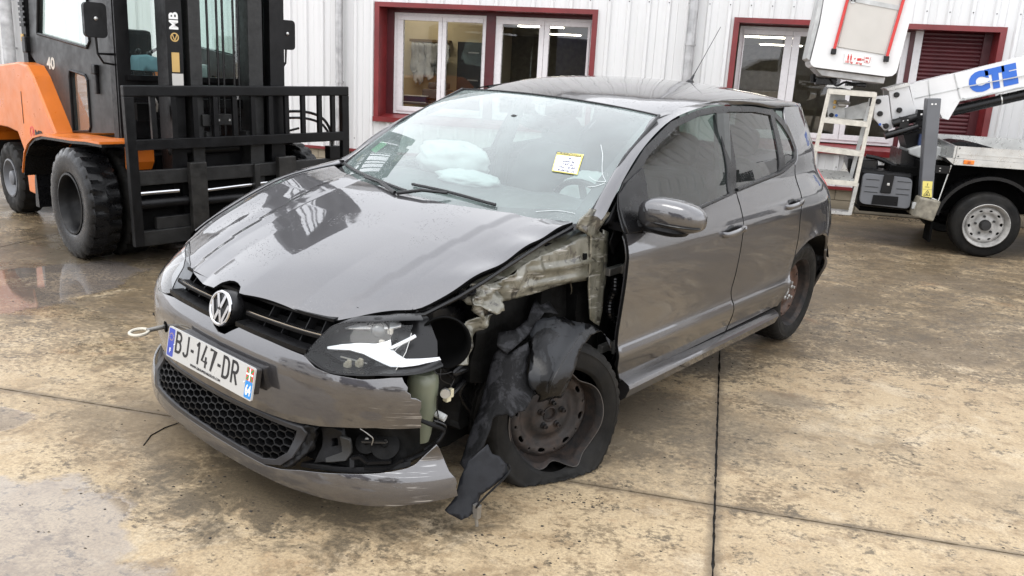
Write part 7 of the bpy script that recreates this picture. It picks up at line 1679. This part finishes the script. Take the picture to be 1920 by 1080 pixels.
# inner barrel behind the torn end
mb = MB(); bc = Vector((.40, .655, .645)); bn = Vector((.72, .62, .12)).normalized()
mb.lathe([(.088,.030),(.084,.036),(.078,.030),(.070,-.02),(.060,-.06),(.02,-.09),(0,-.09)], bc, bn, 36); mb.build('lamp_barrel', M['void'], hl, smooth=True, angle=60)
hp = [(.484,.6,.742),(.371,.6,.730),(.23,.6,.700),(.194,.6,.675),(.192,.6,.644),(.25,.6,.585),(.311,.6,.540),(.40,.6,.560),(.533,.6,.59),(.477,.6,.628)]
shard('housing_shell', [(x, y-.045, z) for x, y, z in hp], M['trim'], hl, .004, .03, .006, 12, 2)
mb = MB(); mb.tube([(.19,.61,.70),(.195,.615,.655),(.235,.62,.60),(.30,.62,.545)], .0045, 6); mb.build('housing_edge', M['plastic'], hl, smooth=True)
mb = MB(); mb.box((.313,.575,.640), (.330,.593,.668), .003); mb.box((.315,.578,.612), (.328,.590,.642), .003); mb.build('white_connector', M['paper'], hl)
mb = MB(); mb.box((.276,.575,.575), (.288,.590,.600), .003); mb.tube([(.282,.583,.60),(.284,.585,.607)], .004, 8); mb.build('yellow_connector', M['yellow'], hl)
mb = MB(); mb.box((.29,.545,.53), (.345,.575,.64), .004); mb.box((.36,.55,.60), (.44,.56,.71), .006); mb.build('lamp_motor', M['plastic'], hl)
# right headlight
hr = empty('headlight', parent=car)
rl = [(-a, b) for a, b in [(.402,.606),(.42,.64),(.448,.686),(.50,.706),(.60,.716),(.70,.720),(.80,.716),(.83,.70),(.78,.64),(.70,.610),(.60,.590),(.521,.582),(.45,.590)]]
panel('lamp_back', FR(-.05), rl, M['tgrey'], hr, step=.04, thick=0); panel('lens', FRONT, rl, M['lens'], hr, step=.04, off=.001, thick=0)
mb = MB(); mb.tube([tuple(FR(0)(a, b)[0]) for a, b in rl+[rl[0]]], .0022, 6); mb.build('lamp_rim', M['trim'], hr)

# bare metal: apron rail, hinge pillar, bracket
def relief(ob, fn):
    for v in ob.data.vertices: v.co.y += fn(v.co.x, v.co.z)
    ob.data.update()
ap = [(x, y, z) for x, y, z in D['apron']]
a = shard('apron_rail', ap, M['bare'], car, .004, .011, .0, 20, 1)
def apf(x, z):
    zc = .822-.35*max(0, x-.02)+.02*x
    r = .014*math.exp(-((z-(zc-.0))/.008)**2) + .014*math.exp(-((z-(zc-.055))/.008)**2)
    fade = max(0., min(1., (.05-x)/.08+.2)); cr = max(0., min(1., (x+.08)/.14))
    n_ = noise.fractal(Vector((x*9, z*9, 2.)), .9, 2., 3)*.030*cr
    n_ += (abs(noise.noise(Vector((x*16, z*7, 7.))))-.2)*.035*cr + .009*math.sin(x*90+z*20)*cr*(.5+.5*math.sin(z*40))
    return r*fade+n_
relief(a, apf)
sl_ = shard('slot', D['apron_slot'], M['void'], a, .003, .02); relief(sl_, lambda x, z: .006)
# turned-in top flange
tp_ = [(x, y-.055, z+.018) for x, y, z in ap[:10]]; V = [Vector((x, y+apf(x, z), z)) for x, y, z in ap[:10]] + [Vector(q) for q in tp_]
mesh_obj('top_flange', V, [(i, i+1, 10+i+1, 10+i) for i in range(9)], M['bare'], a, True)
pi_ = shard('hinge_pillar', D['pillar'], M['bare'], car, .006, .013, .0, 20, 3)
relief(pi_, lambda x, z: .012*math.exp(-((x+.385)/.012)**2)+.010*math.exp(-((x+.415)/.010)**2)*(z < .9) + (.018*noise.fractal(Vector((x*12, z*12, 4)), .9, 2., 2) if z > .93 else .001*noise.noise(Vector((x*30, z*30, 1)))))
mb = MB()
for zz in (.56,.60,.64,.68,.72,.76,.80,.84): mb.lathe([(0,.004),(.004,.003),(.006,0)], (-.402,.716,zz), (0,1,0), 10)
mb.build('spot_welds', M['rust'], pi_, smooth=True)
shard('pillar_rear', D['pillar2'], M['bare'], car, .006, .03, .004, 12, 5)
shard('inner_arch_panel', D['inner_arch'], rusty('rusty_inner_arch', (.10,.085,.06), (.16,.10,.055), (.04,.035,.028)), car, .004, .02, .012, 14, 6)
shard('jamb', D['jamb'], M['bay'], car, .004, .03, .006, 12, 7)
sa = shard('sail_cover', [(x-.02, y-.01, z) for x, y, z in D['sail']], M['plastic'], car, .004, .02, .004, 12, 8)
br = shard('lamp_bracket', D['bracket'], M['bare'], car, .005, .010, .0, 20, 9); relief(br, lambda x, z: noise.fractal(Vector((x*14, z*14, 9)), .9, 2., 2)*.03)
mb = MB(); mb.lathe([(0,.006),(.005,.005),(.005,0)], (.30,.645,.552), (0,1,0), 10); mb.build('bolt', M['void'], br)
fl_ = shard('crushed_flange', [(.29,.60,.775),(.24,.625,.80),(.17,.64,.80),(.13,.66,.78),(.14,.67,.72),(.19,.66,.70),(.235,.65,.73),(.27,.64,.735)], M['bare'], car, .004, .008, .0, 30, 12); relief(fl_, lambda x, z: noise.fractal(Vector((x*20, z*20, 19)), .9, 2., 3)*.05)
for nm, k in (('hinge', 'hinge1'), ('hinge', 'hinge2')):
    q = D[k]; x0 = min(p[0] for p in q); x1 = max(p[0] for p in q); z0 = min(p[2] for p in q); z1 = max(p[2] for p in q); zc = (z0+z1)/2
    h_ = empty(nm, parent=car); mb = MB(); mb.box((x0+.02, .70, zc-.016), (x1, .725, zc+.016), .004); mb.box((x0-.02, .715, zc-.020), (x0+.05, .745, zc+.020), .005); mb.build('leaf', M['steel'], h_)
    mb = MB(); mb.tube([(x0+.045, .738, zc-.028), (x0+.045, .738, zc+.030)], .008, 10); mb.build('pin', M['steel'], h_, smooth=True)
mb = MB(); hp = crm([(x, y, z) for x, y, z in D['hose']], 8); mb.tube(hp, [.013+.0035*(i % 2) for i in range(len(hp))], 10); mb.build('door_hose', M['trim'], car, smooth=False)
# torn wheel-arch liner
sh_ = shard('liner_shell', D['shell'], M['liner'], car, .004, .012, .0015, 8, 21, bulge=.045, axis='d')
mb = MB(); mb.tube([tuple(Vector(q)+VY*.034) for q in crm(D['seam'], 5)], .0028, 6); mb.build('liner_bead', M['trim'], sh_, smooth=True)
shard('liner_fin', D['fin'], M['scraped'], car, .004, .012, .005, 9, 22, axis='d')
st_ = shard('liner_sheet', D['sheet'], M['scraped'], car, .004, .011, .0055, 11, 23, bulge=.010, axis='d')
fp = shard('liner_flap', D['flap'], M['liner_flap'], car, .004, .012, .004, 8, 24, bulge=.008, axis='d')
mb = MB(); mb.box((.425,.86,.100), (.445,.885,.150), .004); mb.tube([(.435,.872,.10),(.432,.875,.07)], .006, 8); mb.build('liner_clip', M['steel'], fp)
mb = MB(); mb.tube([(x, y+.004, z) for x, y, z in crm([D['flap'][i] for i in (4,5,6,7)], 4)], .004, 6); mb.build('flap_rib', M['plastic'], fp, smooth=True)
# near-black filling of the engine bay, and suspension
bay = empty('engine_bay', parent=car)
def lump(name, a, b, seed, m=M['bay'], amp=.03):
    bm = bmesh.new(); bmesh.ops.create_cube(bm, size=1); bmesh.ops.subdivide_edges(bm, edges=list(bm.edges), cuts=9, use_grid_fill=True)
    for v in bm.verts:
        p = Vector(((a[0]+b[0])/2+v.co.x*(b[0]-a[0]), (a[1]+b[1])/2+v.co.y*(b[1]-a[1]), (a[2]+b[2])/2+v.co.z*(b[2]-a[2])))
        n_ = Vector((noise.noise(p*9+Vector((seed,0,0))), noise.noise(p*9+Vector((0,seed,0))), noise.noise(p*9+Vector((0,0,seed)))))
        v.co = p+n_*amp
    me = bpy.data.meshes.new(name); bm.to_mesh(me); bm.free(); me.materials.append(m); o = bpy.data.objects.new(name, me); COL.objects.link(o); o.parent = bay; return o
lump('engine_block', (-.12,-.5,.30), (.58,.42,.72), 1., amp=.04); lump('gearbox', (.05,.30,.25), (.50,.56,.55), 3., amp=.04)
lump('bulkhead', (-.50,-.62,.25), (-.34,.66,.93), 5., amp=.012); lump('battery_tray', (.15,.10,.60), (.50,.50,.74), 7., amp=.02)
lump('wing_inner', (-.36,.44,.42), (.20,.60,.80), 9., amp=.02); lump('splash_guard', (-.35,.40,.16), (.60,.52,.42), 11., amp=.02)
lump('crossmember', (.56,-.55,.36), (.64,.50,.62), 13., amp=.008)
mb = MB(); mb.tube([(-.05,.60,.36),(-.10,.52,.80)], [.045,.035], 14); mb.build('strut', M['rust_dark'], bay, smooth=True)
mb = MB()
for i in range(7):
    z = .44+i*.045; mb.tube([(-.07+.062*math.cos(a)-.01*i, .575-.013*i+.062*math.sin(a), z+.045*a/(2*math.pi)) for a in np.linspace(0, 2*math.pi, 13)], .006, 6)
mb.build('coil_spring', M['trim'], bay, smooth=True)
rh = random.Random(4)
for k in range(9):
    p0 = Vector((rh.uniform(.1,.45), rh.uniform(.46,.60), rh.uniform(.35,.72))); pts = [p0]
    for j in range(3): pts.append(pts[-1]+Vector((rh.uniform(-.12,.10), rh.uniform(-.03,.04), rh.uniform(-.12,.08))))
    mb = MB(); mb.tube(crm([tuple(p) for p in pts], 6), rh.choice([.004,.006,.011]), 8); mb.build('hose', M['trim'], bay, smooth=True)
# washer tank and wiring
mb = MB(); mb.lathe([(0,.530),(.038,.528),(.050,.515),(.053,.49),(.051,.40),(.042,.365),(.036,.30),(.030,.278),(0,.272)], (.436,.600,0), (0,0,1), 24); mb.build('washer_tank', M['tank'], bay, smooth=True)
mb = MB(); mb.tube([(.405,.64,.38),(.40,.665,.375),(.397,.675,.372)], .013, 10); mb.build('washer_pump', M['tlight'], bay, smooth=True)
wr_ = empty('wiring', parent=car)
for pts, r in ((D['wire1'], .0022), (D['wire2'], .0022), ([(.44,.64,.60),(.42,.66,.56),(.425,.67,.52),(.38,.675,.49)], .0018), ([(.43,.65,.59),(.45,.665,.55),(.41,.67,.535),(.37,.67,.53),(.36,.66,.50)], .0018), ([(.55,.68,.43),(.50,.69,.40),(.46,.69,.38)], .003)):
    mb = MB(); mb.tube(crm(pts, 6), r, 6); mb.build('cable', M['trim'], wr_, smooth=True)
mb = MB(); mb.lathe([(.0,.006),(.016,.006),(.018,0),(.016,-.01)], (.405,.675,.465), (.7,.6,.1), 16); mb.build('dangling_socket', M['alu'], wr_, smooth=True)
mb = MB(); mb.box((.385,.665,.435), (.405,.685,.455), .002); mb.box((.37,.668,.445),(.385,.682,.475),.002); mb.build('dangling_plug', plain('pale_plug', (.55,.5,.35), .4), wr_)
mb = MB(); mb.tube(crm(D['loop'], 4), .007, 8); mb.build('fog_lamp_bezel', M['plastic'], car, smooth=True)
mb = MB(); mb.tube(crm([(x-.02, y-.012, z+.005) for x, y, z in D['loop'][1:7]], 4), .004, 6); mb.build('bezel_edge', M['trim'], car, smooth=True)
# open fog-lamp pocket between bumper band and lip
fg = empty('fog_lamp_pocket', parent=car)
panel('pocket_back', FR(-.075), [(.40,.37),(.55,.395),(.74,.43),(.79,.42),(.80,.32),(.70,.27),(.50,.235),(.38,.235)], M['bay'], fg, step=.03, thick=.003, disp=lambda a, b: .012*noise.noise(Vector((a*20, b*20, 1))))
panel('pocket_floor', FR(-.03), [(.40,.235),(.56,.262),(.69,.287),(.76,.30),(.76,.287),(.69,.272),(.56,.247),(.40,.222)], M['plastic'], fg, step=.03, thick=.05)
panel('grille_end', FR(-.004), [(.405,.362),(.445,.372),(.452,.345),(.442,.33),(.430,.285),(.412,.262),(.395,.245),(.372,.225),(.34,.208),(.385,.255),(.418,.34)], M['plastic'], fg, step=.012, thick=.02, disp=lambda a, b: .004*math.sin(a*160)*math.sin(b*130))
panel('bracket_plate', FR(-.03), [(.455,.365),(.50,.375),(.53,.37),(.545,.315),(.52,.268),(.48,.262),(.45,.25),(.462,.30)], M['plastic'], fg, holes=([(.490,.335),(.515,.345),(.520,.318),(.495,.308)],), step=.015, thick=.02)
panel('bracket_lug', FR(-.012), [(.535,.36),(.565,.355),(.572,.315),(.56,.29),(.50,.272),(.495,.282),(.545,.31)], plain('bracket_grey', (.022,.022,.021), .45, spec=.3), fg, step=.015, thick=.012)
for s_, z_, r_ in ((.605,.335,.036), (.672,.335,.046)):
    mb = MB(); p = Vector(FR(-.055)(s_, z_)[0]); mb.lathe([(0,.016),(.008,.016),(.010,.010),(r_*.5,.009),(r_*.8,.004),(r_,.002),(r_,-.012),(r_*.6,-.02)], p, (.6,.45,.66), 26); mb.build('horn', M['bay'], fg, smooth=True, angle=30)
    mb = MB(); mb.ell(tuple(p+Vector((.004,.004,.016))), (.007,.007,.007), 10, 5); mb.build('horn_nut', M['steel'], fg, smooth=True)
mb = MB(); mb.beam(FR(-.03)(.60,.352)[0], FR(-.03)(.68,.362)[0], .012, .006); mb.build('horn_bracket', M['fsteel'], fg)
for a_, b_ in (((.575,.296),(.60,.305)), ((.60,.305),(.625,.292)), ((.625,.292),(.70,.302)), ((.62,.276),(.69,.283)), ((.69,.283),(.735,.31)), ((.575,.296),(.582,.27))):
    mb = MB(); mb.beam(FR(-.022)(*a_)[0], FR(-.022)(*b_)[0], .014, .009); mb.build('clip_rail', M['plastic'], fg)
mb = MB(); mb.tube(crm([tuple(FR(-.02)(s_, z_)[0]) for s_, z_ in ((.60,.405),(.625,.39),(.64,.375),(.635,.35))], 5), .002, 6); mb.build('cable', M['steel'], fg, smooth=True)
# crumbs of broken plastic along the slam panel
mb = MB(); rg = random.Random(11)
for k in range(60):
    t = rg.random(); x = .50-.30*t; y = .58+.05*t+rg.uniform(-.02,.02); z = .752+.03*t+rg.uniform(-.012,.012)-.02
    s_ = rg.uniform(.004,.016); a_ = rg.random()*6; mb.add([(x, y, z), (x+s_*math.cos(a_), y+s_*.5, z+s_*.4), (x+s_*math.sin(a_), y, z+s_*math.sin(a_*2)*.6), (x-s_*.3, y-s_*.3, z-s_*.4)], [(0,1,2), (0,2,3), (0,3,1), (1,3,2)])
o = mb.build('torn_seal_scraps', M['plastic'], car); o['kind'] = 'stuff'
mb = MB(); mb.tube([(.47,.56,.728),(.40,.60,.745),(.33,.62,.765),(.26,.635,.775)], .008, 8)
for x, y, z in ((.305,.63,.778),(.27,.64,.788)): mb.lathe([(0,.012),(.008,.012),(.009,0),(.018,0),(.018,-.006)], (x, y, z), (.5,.4,.8), 14)
mb.build('slam_panel_edge', M['plastic'], car, smooth=True, angle=40)
# ------------------------------------------------------------------ vehicles standing behind the photographer: seen as reflections in the panes and paint
def yard_vehicle(name, label, cat, M0, prof, w_, col, wins, wheels, wr=.33):
    t = empty(name, mat=M0, label=label, cat=cat)
    mb = MB(); mb.prism(prof, -w_/2, w_/2); mb.build('body', col, t, bevel=.06)
    for wn in wins:
        for s in (1, -1): mb = MB(); mb.prism(wn, s*w_/2-.004*s, s*(w_/2+.006)); mb.build('window', M['trim'], t, bevel=.004)
    for x in wheels:
        for s in (1, -1):
            mb = MB(); mb.lathe([(.18,.0),(wr-.03,.01),(wr,-.02),(wr,-.18),(.18,-.2)], (x, s*(w_/2-.01), wr), (0, s, 0), 28); q = mb.build('wheel', M['rubber'], t, smooth=True, angle=40)
            mb = MB(); mb.lathe([(0,.0),(.10,-.01),(.17,.01),(.19,.0)], (x, s*(w_/2-.01), wr), (0, s, 0), 20); mb.build('rim', M['alu'], q, smooth=True, angle=40)
    return t
yard_vehicle('motorhome', 'white motorhome seen mirrored in the right half of the left window', 'motorhome', Matrix.Translation((-10.3, -4.6, 0)) @ Matrix.Rotation(R(6), 4, 'Z'),
 [(-3.2,.4),(-3.25,2.9),(-3.0,3.05),(2.2,3.05),(3.0,2.8),(3.15,2.35),(2.4,2.0),(2.9,1.35),(3.6,1.1),(3.7,.45)], 2.2, M['twhite'], ([(-2.3,1.6),(-2.3,2.3),(-1.1,2.3),(-1.1,1.6)], [(1.2,2.3),(1.2,2.7),(2.4,2.65),(2.6,2.35)], [(1.5,1.35),(1.5,1.9),(2.2,1.9),(2.6,1.35)]), (-1.9, 2.4), .36)
carp = [(-2.0,.35),(-2.08,.75),(-1.9,1.0),(-1.35,1.38),(-.6,1.46),(.3,1.40),(.95,1.0),(1.75,.86),(2.0,.62),(2.0,.32)]
cw_ = ([(-1.45,1.02),(-1.1,1.32),(-.45,1.38),(-.45,1.0)], [(-.38,1.0),(-.38,1.38),(.25,1.32),(.75,.98)])
yard_vehicle('parked_car', 'white hatchback seen mirrored in the left pane of the right window', 'car', Matrix.Translation((1.1, -9.6, .95)) @ Matrix.Rotation(R(170), 4, 'Z'), carp, 1.7, M['twhite'], cw_, (-1.25, 1.25))
yard_vehicle('delivery_van', 'dark blue van seen mirrored in the far right pane of the left window', 'van', Matrix.Translation((-4.6, -7.0, 0)) @ Matrix.Rotation(R(8), 4, 'Z'), [(-1.6,.4),(-1.65,2.5),(-1.5,2.65),(.9,2.62),(1.25,2.4),(1.9,1.45),(2.5,1.2),(2.6,.45)], 1.9, plain('dark_blue_paint', (.01,.02,.09), .2, coat=1.), ([(.3,1.5),(.3,2.2),(1.1,2.2),(1.6,1.5)],), (-1.0, 1.8), .34)
t = empty('flatbed_trailer', (1.1, -9.6, 0), R(170), 'dark flatbed trailer carrying the mirrored white hatchback', 'trailer')
mb = MB(); mb.box((-2.6, -1.0, .80), (2.6, 1.0, .945), .01); mb.build('deck', FB, t)
for x in (-1.0, 0, 1.0):
    for s in (1, -1): mb = MB(); mb.lathe([(.12,0),(.36,.0),(.38,-.03),(.38,-.2),(.12,-.22)], (x, s*.98, .38), (0, s, 0), 24); mb.build('wheel', M['rubber'], t, smooth=True, angle=40)
mb = MB(); mb.box((-2.5, -.5, .5), (2.5, .5, .80)); mb.build('chassis', FB, t)
